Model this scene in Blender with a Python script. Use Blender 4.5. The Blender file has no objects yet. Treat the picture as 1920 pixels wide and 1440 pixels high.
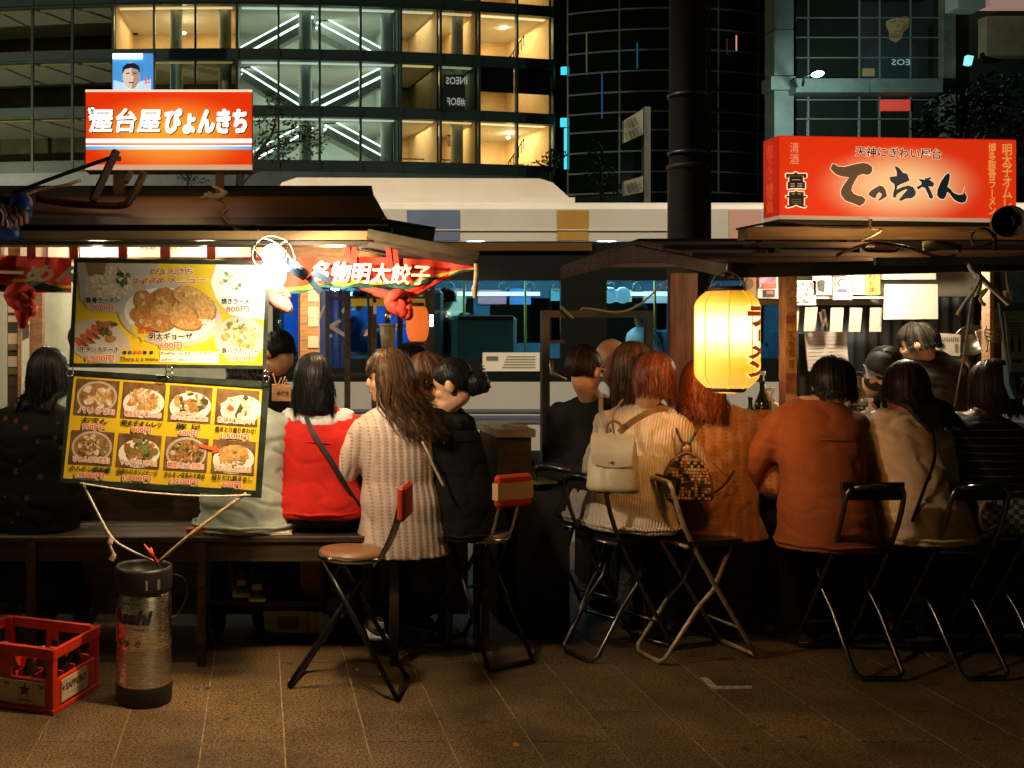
import bpy, bmesh, math, random
import numpy as np
from mathutils import Vector as V, Matrix as Mx, noise as mnoise
R = math.radians
rnd = random.Random(11)
scene = bpy.context.scene
C = scene.collection

# ---------------------------------------------------------------- camera, sky, exposure
cam_d = bpy.data.cameras.new('camera')
cam_d.sensor_width = 36.0
cam_d.lens = 36.0
cam_d.shift_x = 472 / 1920
cam_d.shift_y = -94 / 1920
cam_d.clip_start = 0.05
cam_d.clip_end = 600
cam = bpy.data.objects.new('camera', cam_d)
cam.location = (0, 0, 1.5)
cam.rotation_euler = (R(90), 0, 0)
C.objects.link(cam)
scene.camera = cam

world = bpy.data.worlds.new('World')
scene.world = world
world.use_nodes = True
wn = world.node_tree
for n in list(wn.nodes):
    wn.nodes.remove(n)
wo = wn.nodes.new('ShaderNodeOutputWorld')
wb = wn.nodes.new('ShaderNodeBackground')
ws = wn.nodes.new('ShaderNodeTexSky')
ws.sky_type = 'NISHITA'
ws.sun_disc = False
ws.sun_elevation = R(-4)
ws.sun_rotation = R(200)
wb.inputs['Strength'].default_value = 0.12
wt = wn.nodes.new('ShaderNodeMix')
wt.data_type = 'RGBA'
wt.blend_type = 'MULTIPLY'
wt.inputs[0].default_value = 1.0
wt.inputs[7].default_value = (.60, 1.0, .18, 1)      # city glow: green-yellow cast of the night air
wn.links.new(ws.outputs[0], wt.inputs[6])
wn.links.new(wt.outputs[2], wb.inputs[0])
wn.links.new(wb.outputs[0], wo.inputs[0])

scene.view_settings.view_transform = 'Standard'
scene.view_settings.look = 'None'
scene.view_settings.exposure = 0.0
scene.view_settings.gamma = 1.0
scene.view_settings.use_curve_mapping = False
scene.render.engine = 'CYCLES'
scene.cycles.use_denoising = True
try:
    scene.cycles.denoiser = 'OPENIMAGEDENOISE'
except Exception:
    pass
scene.cycles.max_bounces = 6
scene.cycles.diffuse_bounces = 3
scene.cycles.glossy_bounces = 3
scene.cycles.transmission_bounces = 4
scene.cycles.transparent_max_bounces = 12
scene.cycles.caustics_reflective = False
scene.cycles.caustics_refractive = False
scene.cycles.sample_clamp_indirect = 4.0

# ---------------------------------------------------------------- helpers
F, CX, CY, EYE = 1920.0, 488.0, 626.0, 1.5


def P(px, py, D):
    """photograph pixel (1920x1440) at distance D -> world point"""
    return V(((px - CX) / F * D, D, EYE - (py - CY) / F * D))


def PX(px, D):
    return (px - CX) / F * D


def PZ(py, D):
    return EYE - (py - CY) / F * D


ROOT = {}


def tag(o, label=None, cat=None, group=None, kind=None):
    if label: o['label'] = label
    if cat: o['category'] = cat
    if group: o['group'] = group
    if kind: o['kind'] = kind
    return o


def thing(name, label, cat, loc=(0, 0, 0), rz=0.0, group=None, rot=None):
    o = bpy.data.objects.new(name, None)
    o.empty_display_size = 0.1
    C.objects.link(o)
    o.location = loc
    o.rotation_euler = rot if rot else (0, 0, rz)
    from mathutils import Euler
    ROOT[o.name] = Mx.LocRotScale(V(loc), Euler(rot if rot else (0, 0, rz)), V((1, 1, 1)))
    return tag(o, label, cat, group)


def copy_tree(o, parent=None):
    c = o.copy()
    C.objects.link(c)
    c.parent = parent
    for ch in o.children:
        copy_tree(ch, c)
    return c


_M = {}


def mat(name, col=(.5, .5, .5), rough=.6, metal=0.0, var=0.0, scale=8.0, stretch=(1, 1, 1), bump=0.0, bscale=60.0,
        emit=0.0, ecol=None, col2=None, spec=.5, trans=0.0, detail=4.0, coat=0.0, contrast=(.35, .65), coord='Object', sheen=0.0, sss=0.0, bstretch=None, alpha=1.0, stain=0):
    if name in _M: return _M[name]
    m = bpy.data.materials.new(name)
    m.use_nodes = True
    nt = m.node_tree
    b = nt.nodes['Principled BSDF']
    b.inputs['Base Color'].default_value = (*col, 1)
    b.inputs['Roughness'].default_value = rough
    b.inputs['Metallic'].default_value = metal
    b.inputs['Specular IOR Level'].default_value = spec
    b.inputs['Transmission Weight'].default_value = trans
    b.inputs['Coat Weight'].default_value = coat
    b.inputs['Sheen Weight'].default_value = sheen
    b.inputs['Alpha'].default_value = alpha
    if sss:
        b.inputs['Subsurface Weight'].default_value = sss
        b.inputs['Subsurface Radius'].default_value = (.02, .008, .004)
    if emit:
        b.inputs['Emission Color'].default_value = (*(ecol or col), 1)
        b.inputs['Emission Strength'].default_value = emit
    L = nt.links.new
    if var or bump:
        tc = nt.nodes.new('ShaderNodeTexCoord')
        mp = nt.nodes.new('ShaderNodeMapping')
        mp.inputs['Scale'].default_value = stretch
        if coord == 'World':
            gp = nt.nodes.new('ShaderNodeNewGeometry')
            L(gp.outputs['Position'], mp.inputs[0])
        else:
            L(tc.outputs[coord], mp.inputs[0])
    if var:
        nz = nt.nodes.new('ShaderNodeTexNoise')
        nz.inputs['Scale'].default_value = scale
        nz.inputs['Detail'].default_value = detail
        nz.inputs['Roughness'].default_value = .65
        L(mp.outputs[0], nz.inputs['Vector'])
        cr = nt.nodes.new('ShaderNodeValToRGB')
        cr.color_ramp.elements[0].position = contrast[0]
        cr.color_ramp.elements[1].position = contrast[1]
        c2 = col2 if col2 else tuple(min(1, c * (1 + var)) for c in col)
        c1 = tuple(c * (1 - var) for c in col) if not col2 else col
        cr.color_ramp.elements[0].color = (*c1, 1)
        cr.color_ramp.elements[1].color = (*c2, 1)
        L(nz.outputs['Fac'], cr.inputs[0])
        if stain:
            n2 = nt.nodes.new('ShaderNodeTexNoise')
            n2.inputs['Scale'].default_value = stain
            n2.inputs['Detail'].default_value = 6
            n2.inputs['Roughness'].default_value = .7
            L(mp.outputs[0], n2.inputs['Vector'])
            r2 = nt.nodes.new('ShaderNodeMapRange')
            r2.inputs['From Min'].default_value = .35
            r2.inputs['From Max'].default_value = .62
            r2.inputs['To Min'].default_value = .45
            r2.inputs['To Max'].default_value = 1.1
            L(n2.outputs['Fac'], r2.inputs[0])
            mu = nt.nodes.new('ShaderNodeMix')
            mu.data_type = 'RGBA'
            mu.blend_type = 'MULTIPLY'
            mu.inputs[0].default_value = 1
            L(cr.outputs[0], mu.inputs[6])
            L(r2.outputs[0], mu.inputs[7])
            L(mu.outputs[2], b.inputs['Base Color'])
        else:
            L(cr.outputs[0], b.inputs['Base Color'])
        if rough > .15:
            mr = nt.nodes.new('ShaderNodeMapRange')
            mr.inputs['To Min'].default_value = max(0, rough - .12)
            mr.inputs['To Max'].default_value = min(1, rough + .12)
            L(nz.outputs['Fac'], mr.inputs[0])
            L(mr.outputs[0], b.inputs['Roughness'])
    if bump:
        nb = nt.nodes.new('ShaderNodeTexNoise')
        nb.inputs['Scale'].default_value = bscale
        nb.inputs['Detail'].default_value = 3
        if bstretch:
            mp2 = nt.nodes.new('ShaderNodeMapping')
            mp2.inputs['Scale'].default_value = bstretch
            L(tc.outputs[coord], mp2.inputs[0])
            L(mp2.outputs[0], nb.inputs['Vector'])
        else:
            L(mp.outputs[0], nb.inputs['Vector'])
        bp = nt.nodes.new('ShaderNodeBump')
        bp.inputs['Strength'].default_value = bump
        bp.inputs['Distance'].default_value = .01
        L(nb.outputs['Fac'], bp.inputs['Height'])
        L(bp.outputs[0], b.inputs['Normal'])
    _M[name] = m
    return m


def emis(name, col, s):
    if name in _M: return _M[name]
    m = mat(name, tuple(min(1, c * .8) for c in col), .5, emit=s, ecol=col)
    return m


def glassm(name, tint=(.9, 1, .95), refl=.12, rough=.02, thru=.9):
    """thin pane: transparent with a fresnel mirror on top"""
    if name in _M: return _M[name]
    m = bpy.data.materials.new(name)
    m.use_nodes = True
    nt = m.node_tree
    for n in list(nt.nodes): nt.nodes.remove(n)
    o = nt.nodes.new('ShaderNodeOutputMaterial')
    mx = nt.nodes.new('ShaderNodeMixShader')
    t = nt.nodes.new('ShaderNodeBsdfTransparent')
    t.inputs[0].default_value = (tint[0] * thru, tint[1] * thru, tint[2] * thru, 1)
    g = nt.nodes.new('ShaderNodeBsdfGlossy')
    g.inputs[0].default_value = (1, 1, 1, 1)
    g.inputs['Roughness'].default_value = rough
    lw = nt.nodes.new('ShaderNodeLayerWeight')
    lw.inputs[0].default_value = refl
    nt.links.new(lw.outputs['Fresnel'], mx.inputs[0])
    nt.links.new(t.outputs[0], mx.inputs[1])
    nt.links.new(g.outputs[0], mx.inputs[2])
    nt.links.new(mx.outputs[0], o.inputs[0])
    _M[name] = m
    return m


_txt = {}


def text_cut(body, off=0.0, cuts=6, line=1.0):
    """glyphs sliced by upright cuts so that the print can follow a curved surface"""
    v, f, _ = text2d(body, off, 0, line)
    bm = bmesh.new()
    vs = [bm.verts.new((a, b, 0)) for a, b in v]
    for q in f:
        try: bm.faces.new([vs[i] for i in q])
        except ValueError: pass
    for k in range(1, cuts):
        bmesh.ops.bisect_plane(bm, geom=bm.verts[:] + bm.edges[:] + bm.faces[:], plane_co=(k / cuts, 0, 0), plane_no=(1, 0, 0))
    for k in range(1, 3):
        bmesh.ops.bisect_plane(bm, geom=bm.verts[:] + bm.edges[:] + bm.faces[:], plane_co=(0, k / 3, 0), plane_no=(0, 1, 0))
    bm.verts.index_update()
    out = ([(w.co.x, w.co.y) for w in bm.verts], [tuple(w.index for w in q.verts) for q in bm.faces])
    bm.free()
    return out


def text2d(body, off=0.0, shear=0.0, line=1.0):
    """glyph outlines of a string, filled: verts (n,2) in a 0..1 box (u right, v up), faces, aspect"""
    k = (body, off, shear, line)
    if k in _txt: return _txt[k]
    cu = bpy.data.curves.new('glyphs', 'FONT')
    cu.body = body
    cu.size = 1
    cu.offset = off
    cu.shear = shear
    cu.space_line = line
    cu.align_x = 'CENTER'
    cu.resolution_u = 2
    ob = bpy.data.objects.new('glyphs', cu)
    C.objects.link(ob)
    dg = bpy.context.evaluated_depsgraph_get()
    me = bpy.data.meshes.new_from_object(ob.evaluated_get(dg))
    v = np.array([tuple(x.co)[:2] for x in me.vertices]) if len(me.vertices) else np.zeros((1, 2))
    f = [tuple(p.vertices) for p in me.polygons]
    bpy.data.objects.remove(ob)
    bpy.data.curves.remove(cu)
    bpy.data.meshes.remove(me)
    lo, hi = v.min(0), v.max(0)
    d = np.maximum(hi - lo, 1e-6)
    r = ((v - lo) / d, f, d[0] / d[1])
    _txt[k] = r
    return r


class MB:
    def __init__(s):
        s.v, s.f, s.m, s.s = [], [], [], []

    def add(s, vs, fs, m=0, smooth=False):
        o = len(s.v)
        s.v.extend([tuple(x) for x in vs])
        for f in fs:
            s.f.append(tuple(i + o for i in f))
            s.m.append(m)
            s.s.append(smooth)
        return s

    def box(s, c, d, m=0, rot=None, bev=0.0):
        c = V(c)
        x, y, z = d[0] / 2, d[1] / 2, d[2] / 2
        if bev and min(x, y, z) > bev * 1.2:
            vs = []
            for sx in (-1, 1):
                for sy in (-1, 1):
                    for sz in (-1, 1):
                        vs += [V((sx * (x - bev), sy * (y - bev), sz * z)), V((sx * (x - bev), sy * y, sz * (z - bev))), V((sx * x, sy * (y - bev), sz * (z - bev)))]
            bm = bmesh.new()
            for q in vs: bm.verts.new(q)
            r = bmesh.ops.convex_hull(bm, input=bm.verts)
            bm.verts.index_update()
            vv = [w.co.copy() for w in bm.verts]
            ff = [tuple(w.index for w in f.verts) for f in bm.faces]
            bm.free()
        else:
            vv = [V((sx * x, sy * y, sz * z)) for sx in (-1, 1) for sy in (-1, 1) for sz in (-1, 1)]
            ff = [(0, 1, 3, 2), (4, 6, 7, 5), (0, 4, 5, 1), (2, 3, 7, 6), (0, 2, 6, 4), (1, 5, 7, 3)]
        if rot is not None: vv = [rot @ q for q in vv]
        return s.add([q + c for q in vv], ff, m)

    def hexa(s, p, m=0):
        """8 corners: bottom 4 ccw, top 4 ccw"""
        return s.add(p, [(3, 2, 1, 0), (4, 5, 6, 7), (0, 1, 5, 4), (1, 2, 6, 5), (2, 3, 7, 6), (3, 0, 4, 7)], m)

    def bar(s, a, b, w, h, m=0, up=(0, 0, 1)):
        a, b = V(a), V(b)
        t = (b - a).normalized()
        u = V(up)
        if abs(t.dot(u)) > .98: u = V((0, 1, 0))
        x = t.cross(u).normalized()
        z = x.cross(t)
        rot = Mx((x, t, z)).transposed()
        return s.box((a + b) / 2, (w, (b - a).length, h), m, rot)

    def tube(s, pts, r, n=8, m=0, caps=True, closed=False):
        pts = [V(p) for p in pts]
        k = len(pts)
        rs = r if isinstance(r, (list, tuple)) else [r] * k
        T = []
        for i in range(k):
            a = pts[i - 1] if (i > 0 or closed) else pts[i]
            b = pts[(i + 1) % k] if (i < k - 1 or closed) else pts[i]
            t = (b - a)
            T.append(t.normalized() if t.length > 1e-9 else V((0, 0, 1)))
        u = T[0].orthogonal().normalized()
        vs = []
        for i in range(k):
            u = (u - T[i] * u.dot(T[i]))
            u = u.normalized() if u.length > 1e-6 else T[i].orthogonal().normalized()
            w = T[i].cross(u)
            for j in range(n):
                a = 2 * math.pi * j / n
                vs.append(pts[i] + (u * math.cos(a) + w * math.sin(a)) * rs[i])
        fs = []
        for i in range(k if closed else k - 1):
            for j in range(n):
                a, b = i * n + j, i * n + (j + 1) % n
                i2 = (i + 1) % k
                fs.append((a, b, i2 * n + (j + 1) % n, i2 * n + j))
        if caps and not closed:
            fs.append(tuple(range(n - 1, -1, -1)))
            fs.append(tuple((k - 1) * n + j for j in range(n)))
        return s.add(vs, fs, m, True)

    def lathe(s, prof, c=(0, 0, 0), n=24, m=0, rot=None, arc=None):
        """profile [(r,z)] about z"""
        c = V(c)
        vs, fs = [], []
        full = arc is None
        na = n if full else n + 1
        for (r, z) in prof:
            for j in range(na):
                a = 2 * math.pi * j / n if full else arc[0] + (arc[1] - arc[0]) * j / n
                q = V((r * math.cos(a), r * math.sin(a), z))
                if rot is not None: q = rot @ q
                vs.append(q + c)
        for i in range(len(prof) - 1):
            for j in range(n if full else n):
                j2 = (j + 1) % na if full else j + 1
                fs.append((i * na + j, i * na + j2, (i + 1) * na + j2, (i + 1) * na + j))
        return s.add(vs, fs, m, True)

    def ell(s, c, r, nu=16, nv=10, m=0, rot=None):
        if not isinstance(r, (tuple, list)): r = (r, r, r)
        c = V(c)
        vs, fs = [], []
        for i in range(nv + 1):
            th = math.pi * i / nv
            for j in range(nu):
                a = 2 * math.pi * j / nu
                q = V((r[0] * math.sin(th) * math.cos(a), r[1] * math.sin(th) * math.sin(a), r[2] * math.cos(th)))
                if rot is not None: q = rot @ q
                vs.append(q + c)
        for i in range(nv):
            for j in range(nu):
                fs.append((i * nu + j, (i + 1) * nu + j, (i + 1) * nu + (j + 1) % nu, i * nu + (j + 1) % nu))
        return s.add(vs, fs, m, True)

    def poly(s, pts, m=0):
        return s.add(pts, [tuple(range(len(pts)))], m)

    def prism(s, pts, d, m=0):
        """polygon pts extruded by vector d"""
        d = V(d)
        n = len(pts)
        pts = [V(p) for p in pts]
        vs = pts + [p + d for p in pts]
        fs = [tuple(range(n)), tuple(range(2 * n - 1, n - 1, -1))] + [(i, n + i, n + (i + 1) % n, (i + 1) % n) for i in range(n)]
        return s.add(vs, fs, m)

    def grid(s, fn, nu, nv, m=0, smooth=True):
        vs = [fn(i / nu, j / nv) for j in range(nv + 1) for i in range(nu + 1)]
        fs = [(j * (nu + 1) + i, j * (nu + 1) + i + 1, (j + 1) * (nu + 1) + i + 1, (j + 1) * (nu + 1) + i) for j in range(nv) for i in range(nu)]
        return s.add(vs, fs, m, smooth)

    def txt(s, body, fn, m=0, off=0.0, shear=0.0, line=1.0):
        """flat print: fn(u,v) in 0..1 -> point"""
        v, f, _ = text2d(body, off, shear, line)
        return s.add([fn(a, b) for a, b in v], f, m)

    def ptxt(s, body, x0, y0, x1, y1, D, m=0, off=0.0, shear=0.0, roll=0.0, line=1.0, bold=0.0):
        """flat print facing the street inside a pixel box at distance D; roll in degrees (clockwise positive)"""
        cx, cy = (x0 + x1) / 2, (y0 + y1) / 2
        c, sn = math.cos(R(roll)), math.sin(R(roll))

        def fn(u, v):
            dx, dy = x0 + u * (x1 - x0) - cx, y1 - v * (y1 - y0) - cy
            return P(cx + dx * c - dy * sn, cy + dx * sn + dy * c, D)
        if bold:
            nb_ = 10 if bold > 1.2 else 7
            for i in range(nb_):
                a = i * 6.2832 / nb_
                o = V((bold * math.cos(a) / F * D, .00012 * (i + 1), bold * math.sin(a) / F * D))
                s.txt(body, lambda u, v: fn(u, v) + o, m, 0, shear, line)
            return s
        return s.txt(body, fn, m, off, shear, line)

    def prect(s, x0, y0, x1, y1, D, m=0, th=None):
        q = [P(x0, y1, D), P(x1, y1, D), P(x1, y0, D), P(x0, y0, D)]
        return s.prism(q, (0, th, 0), m) if th else s.poly(q, m)

    def ppoly(s, pts, D, m=0, th=None):
        q = [P(x, y, D) for x, y in pts]
        return s.prism(q, (0, th, 0), m) if th else s.poly(q, m)

    def pell(s, cx, cy, rx, ry, D, m=0, n=20, roll=0, jit=0.0):
        c, sn = math.cos(R(roll)), math.sin(R(roll))
        q = []
        for i in range(n):
            a = 2 * math.pi * i / n
            k = 1 + (rnd.uniform(-jit, jit) if jit else 0)
            dx, dy = rx * k * math.cos(a), ry * k * math.sin(a)
            q.append(P(cx + dx * c - dy * sn, cy - (dx * sn + dy * c), D))
        return s.poly(q, m)

    def mesh(s, name, mats):
        me = bpy.data.meshes.new(name)
        me.from_pydata(s.v, [], s.f)
        if not isinstance(mats, (list, tuple)): mats = [mats]
        for m in mats: me.materials.append(m)
        me.polygons.foreach_set('material_index', s.m)
        me.polygons.foreach_set('use_smooth', s.s)
        me.update()
        return me

    def build(s, name, mats, parent=None, local=False, label=None, cat=None, group=None, kind=None):
        """links the collected shapes as ONE mesh object; world coordinates unless local"""
        if parent is not None and not local:
            M = ROOT[parent.name].inverted()
            s.v = [tuple(M @ V(q)) for q in s.v]
        elif parent is None and not local and s.v and kind is None:
            a = np.array(s.v)
            lo, hi = a.min(0), a.max(0)
            base = V(((lo[0] + hi[0]) / 2, (lo[1] + hi[1]) / 2, lo[2]))
            s.v = [tuple(V(q) - base) for q in s.v]
        else:
            base = None
        me = s.mesh(name, mats)
        o = bpy.data.objects.new(name, me)
        C.objects.link(o)
        if parent is not None:
            o.parent = parent
            ROOT[o.name] = ROOT[parent.name]
        elif s.v and not local and kind is None:
            o.location = base
            ROOT[o.name] = Mx.Translation(base)
        else:
            ROOT[o.name] = Mx.Identity(4)
        return tag(o, label, cat, group, kind)


def inst(name, me, parent, M=None):
    """a further piece sharing mesh data; M in the parent's local space"""
    o = bpy.data.objects.new(name, me)
    C.objects.link(o)
    o.parent = parent
    ROOT[o.name] = ROOT[parent.name]
    if M is not None: o.matrix_local = M
    return o


def lamp(name, loc, power, col, parent=None, radius=.03, kind='POINT', **kw):
    l = bpy.data.lights.new(name, kind)
    l.energy = power
    l.color = col
    if kind in ('POINT', 'SPOT'): l.shadow_soft_size = radius
    for k, v in kw.items(): setattr(l, k, v)
    o = bpy.data.objects.new(name, l)
    C.objects.link(o)
    if parent is not None:
        o.parent = parent
        o.location = ROOT[parent.name].inverted() @ V(loc)
    else:
        o.location = loc
    return o


def smoothpts(pts, k=6):
    """Catmull-Rom through pts"""
    pts = [V(p) for p in pts]
    out = []
    for i in range(len(pts) - 1):
        p0 = pts[max(i - 1, 0)]; p1 = pts[i]; p2 = pts[i + 1]; p3 = pts[min(i + 2, len(pts) - 1)]
        for j in range(k):
            t = j / k
            out.append(.5 * ((2 * p1) + (-p0 + p2) * t + (2 * p0 - 5 * p1 + 4 * p2 - p3) * t * t + (-p0 + 3 * p1 - 3 * p2 + p3) * t ** 3))
    out.append(pts[-1])
    return out


def grow(poly, d):
    """push a 2D polygon outwards by d (either winding)"""
    n = len(poly)
    area = sum(poly[i][0] * poly[(i + 1) % n][1] - poly[(i + 1) % n][0] * poly[i][1] for i in range(n))
    sgn = 1 if area > 0 else -1
    out = []
    for i in range(n):
        a, b, c = V(poly[i - 1]), V(poly[i]), V(poly[(i + 1) % n])
        e1, e2 = (b - a), (c - b)
        n1 = V((e1.y, -e1.x)).normalized() if e1.length else V((0, 0))
        n2 = V((e2.y, -e2.x)).normalized() if e2.length else V((0, 0))
        nn = (n1 + n2)
        nn = nn.normalized() if nn.length > 1e-6 else n1
        out.append(tuple(b + nn * d * sgn))
    return out
# ---------------------------------------------------------------- ground
M_grout = mat('pale grout', (.36, .27, .16), .9, var=.5, scale=14)
TILE = [mat('granite %d' % i, c, .55, var=.85, scale=110, contrast=(.40, .60), col2=None, bump=.35, bscale=220, spec=.3, coord='World', stain=1.6)
        for i, c in enumerate([(.165, .106, .047), (.18, .115, .05), (.155, .10, .046), (.172, .11, .048)])]
M_asph = mat('asphalt', (.05, .05, .052), .8, var=.4, scale=40, bump=.3, bscale=200)
M_kerb = mat('kerb concrete', (.3, .29, .27), .8, var=.25, scale=12)
pave = MB().box((1.5, 2.15, -.06), (40, 11.3, .112), 0).build('pavement', M_grout, kind='structure')
tw, tl = .303, .606
tile_me = []
for m in TILE:
    tile_me.append(MB().box((0, 0, 0), (tw - .0052, tl - .0025, .02), 0, bev=.002).mesh('tile', m))
for i in range(-11, 20):
    for j in range(7):
        y0 = 3.765 + (j - 1) * tl + (0 if i % 2 else tl / 2)
        if len(pave.children) >= 299: break
        inst('tile', rnd.choice(tile_me), pave, Mx.Translation((.088 + (i + .5) * tw + rnd.uniform(-.0008, .0008), y0 + tl / 2, -.0095 + rnd.uniform(-.001, .001))) @ Mx.Rotation(math.pi * rnd.randint(0, 1), 4, 'Z'))
MB().box((1.5, 7.92, -.065), (40, .2, .13), 0, bev=.015).build('kerb', M_kerb, kind='structure')
MB().box((0, 150, -.14), (600, 284.1, .02), 0).build('road', M_asph, kind='structure')
MB().box((0, 56, -.07), (300, 24, .14), 0).build('far_pavement', mat('far paving', (.2, .19, .17), .8, var=.2), kind='structure')
MB().box((0, -150, -.14), (600, 290, .02), 0).build('ground', M_asph, kind='structure')

# ---------------------------------------------------------------- curved glass mall across the road
D0, RAD, XT = 66.0, 95.0, -3.0
M_frame = mat('dark green mullion', (.10, .14, .12), .45, metal=.1)
M_glass = glassm('mall glass', (.95, 1, .95), .06, .03, .92)
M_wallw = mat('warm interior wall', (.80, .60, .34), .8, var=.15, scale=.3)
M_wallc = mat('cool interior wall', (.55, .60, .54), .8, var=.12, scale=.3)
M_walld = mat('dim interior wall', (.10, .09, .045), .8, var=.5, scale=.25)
M_slab = mat('interior slab', (.62, .58, .5), .8)
M_col = mat('interior column', (.55, .62, .58), .6)


def arc(s, d=0.0, z=0.0):
    a = s / RAD
    return V((XT + (RAD - d) * math.sin(a), D0 + RAD - (RAD - d) * math.cos(a), z))


SP = 2.67
S0 = 1.50
def col_s(k): return S0 + SP * k
LV = [12.35, 15.85, 19.5, 23.05, 26.6]            # floor levels at the bands
BH = .72
mall = thing('glass_mall', 'curved glass mall with lit escalators behind the left stall', 'building', (0, 66, 0))


def arcbox(mb, s0, s1, d0, d1, z0, z1, m=0, n=8):
    n = max(1, n)
    for i in range(n):
        a, b = s0 + (s1 - s0) * i / n, s0 + (s1 - s0) * (i + 1) / n
        mb.hexa([arc(a, d0, z0), arc(b, d0, z0), arc(b, d1, z0), arc(a, d1, z0), arc(a, d0, z1), arc(b, d0, z1), arc(b, d1, z1), arc(a, d1, z1)], m)


K0, K1 = -9, 8
sL, sR = col_s(K0), col_s(K1)
for zi, z in enumerate(LV):
    mb = MB(); arcbox(mb, sL, sR, -.12, .25, z - BH / 2, z + BH / 2, 0, 20)
    arcbox(mb, sL, sR, -.2, -.12, z - BH / 2, z - BH / 2 + .08, 0, 20)
    arcbox(mb, sL, sR, -.2, -.12, z + BH / 2 - .08, z + BH / 2, 0, 20)
    mb.build('spandrel_band', M_frame, mall)
    mb = MB(); arcbox(mb, sL, sR, .3, 7.5, z - .3, z + .1, 0, 16)
    mb.build('floor_slab', M_slab, mall)
mb = MB(); arcbox(mb, sL, sR, -.02, .25, LV[0] - 2.2, LV[0] - BH / 2, 0, 20)
mb.build('stone_skirt', mat('pale skirt', (.30, .35, .33), .7, var=.15, scale=.5), mall)
mb = MB(); arcbox(mb, sL, sR, .1, .5, -.1, LV[0] - 2.2, 0, 20)
mb.build('lower_wall', mat('dark lower wall', (.05, .055, .05), .5), mall)
for k in range(K0, K1 + 1):
    s = col_s(k)
    mb = MB()
    arcbox(mb, s - .07, s + .07, -.18, .12, LV[0] - BH / 2, LV[-1], 0, 1)
    mb.build('mullion', M_frame, mall)
for r in range(4):
    for k in range(K0, K1):
        s = col_s(k)
        mb = MB(); arcbox(mb, s + .08, s + SP - .08, .0, .03, LV[r] + BH / 2, LV[r + 1] - BH / 2, 0, 1)
        mb.build('pane', M_glass, mall)
# rooms: (k0, k1, [per row r=0 (lowest) .. 3] (wall material, ceiling colour, ceiling strength))
WARM, COOL, DIM = (1, .70, .36), (.88, 1, .88), (.8, .62, .25)
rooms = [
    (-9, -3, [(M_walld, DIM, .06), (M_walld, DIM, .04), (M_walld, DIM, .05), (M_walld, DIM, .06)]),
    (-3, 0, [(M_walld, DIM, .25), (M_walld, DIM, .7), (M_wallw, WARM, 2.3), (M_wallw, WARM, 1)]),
    (0, 4, [(M_wallc, COOL, 1.5), (M_wallc, COOL, 1.4), (M_wallc, COOL, 1.5), (M_wallc, COOL, 1)]),
    (4, 5, [(M_wallw, (1, .8, .5), 1.9), (M_walld, DIM, 2.0), (M_wallw, (1, .85, .6), 1.7), (M_wallc, COOL, .5)]),
    (5, 6, [(M_wallw, WARM, 2.4), (M_walld, (.8, .9, .6), .9), (M_wallw, WARM, 2.0), (M_wallc, COOL, .5)]),
    (6, 8, [(M_wallw, WARM, 3.6), (M_wallw, WARM, 1.6), (M_wallw, WARM, 3.4), (M_wallw, WARM, 1.5)]),
]
ROOMK = 17.0
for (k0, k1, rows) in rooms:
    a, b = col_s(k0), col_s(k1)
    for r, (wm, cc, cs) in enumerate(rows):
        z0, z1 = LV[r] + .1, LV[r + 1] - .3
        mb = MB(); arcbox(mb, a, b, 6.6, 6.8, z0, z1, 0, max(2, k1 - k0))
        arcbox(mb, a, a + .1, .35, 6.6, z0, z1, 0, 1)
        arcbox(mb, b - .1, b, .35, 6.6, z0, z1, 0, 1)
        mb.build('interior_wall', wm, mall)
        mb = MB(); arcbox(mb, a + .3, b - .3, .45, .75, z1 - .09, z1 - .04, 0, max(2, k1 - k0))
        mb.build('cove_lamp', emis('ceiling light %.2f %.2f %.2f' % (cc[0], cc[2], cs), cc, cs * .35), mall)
        q0, q1 = arc(a, 3.2, z1 - .12), arc(b, 3.2, z1 - .12)
        w_ = (q1 - q0).length
        al = lamp('room_light', (q0 + q1) / 2, cs * w_ * ROOMK, cc, mall, kind='AREA', shape='RECTANGLE', size=w_ * .9, size_y=3.4)
        al.rotation_euler = (0, 0, math.atan2(q1.y - q0.y, q1.x - q0.x))
# columns inside
for sx in (-2.55, 1.0 - .3, 5.9 + .15, 11.6, 16.5):
    for r in range(4):
        q = arc(sx, 1.3, 0)
        MB().lathe([(.42, LV[r] + .1), (.42, LV[r + 1] - .3)], (q.x, q.y, 0), 16).build('interior_column', M_col, mall)
# roller blinds / black upper half in two panes of the middle row
for k in (6, 7):
    mb = MB(); arcbox(mb, col_s(k) + .1, col_s(k) + SP - .1, .2, .24, LV[1] + BH / 2 + 1.35, LV[2] - BH / 2, 0, 1)
    mb.build('blind', mat('black blind', (.012, .012, .01), .7), mall)
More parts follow.
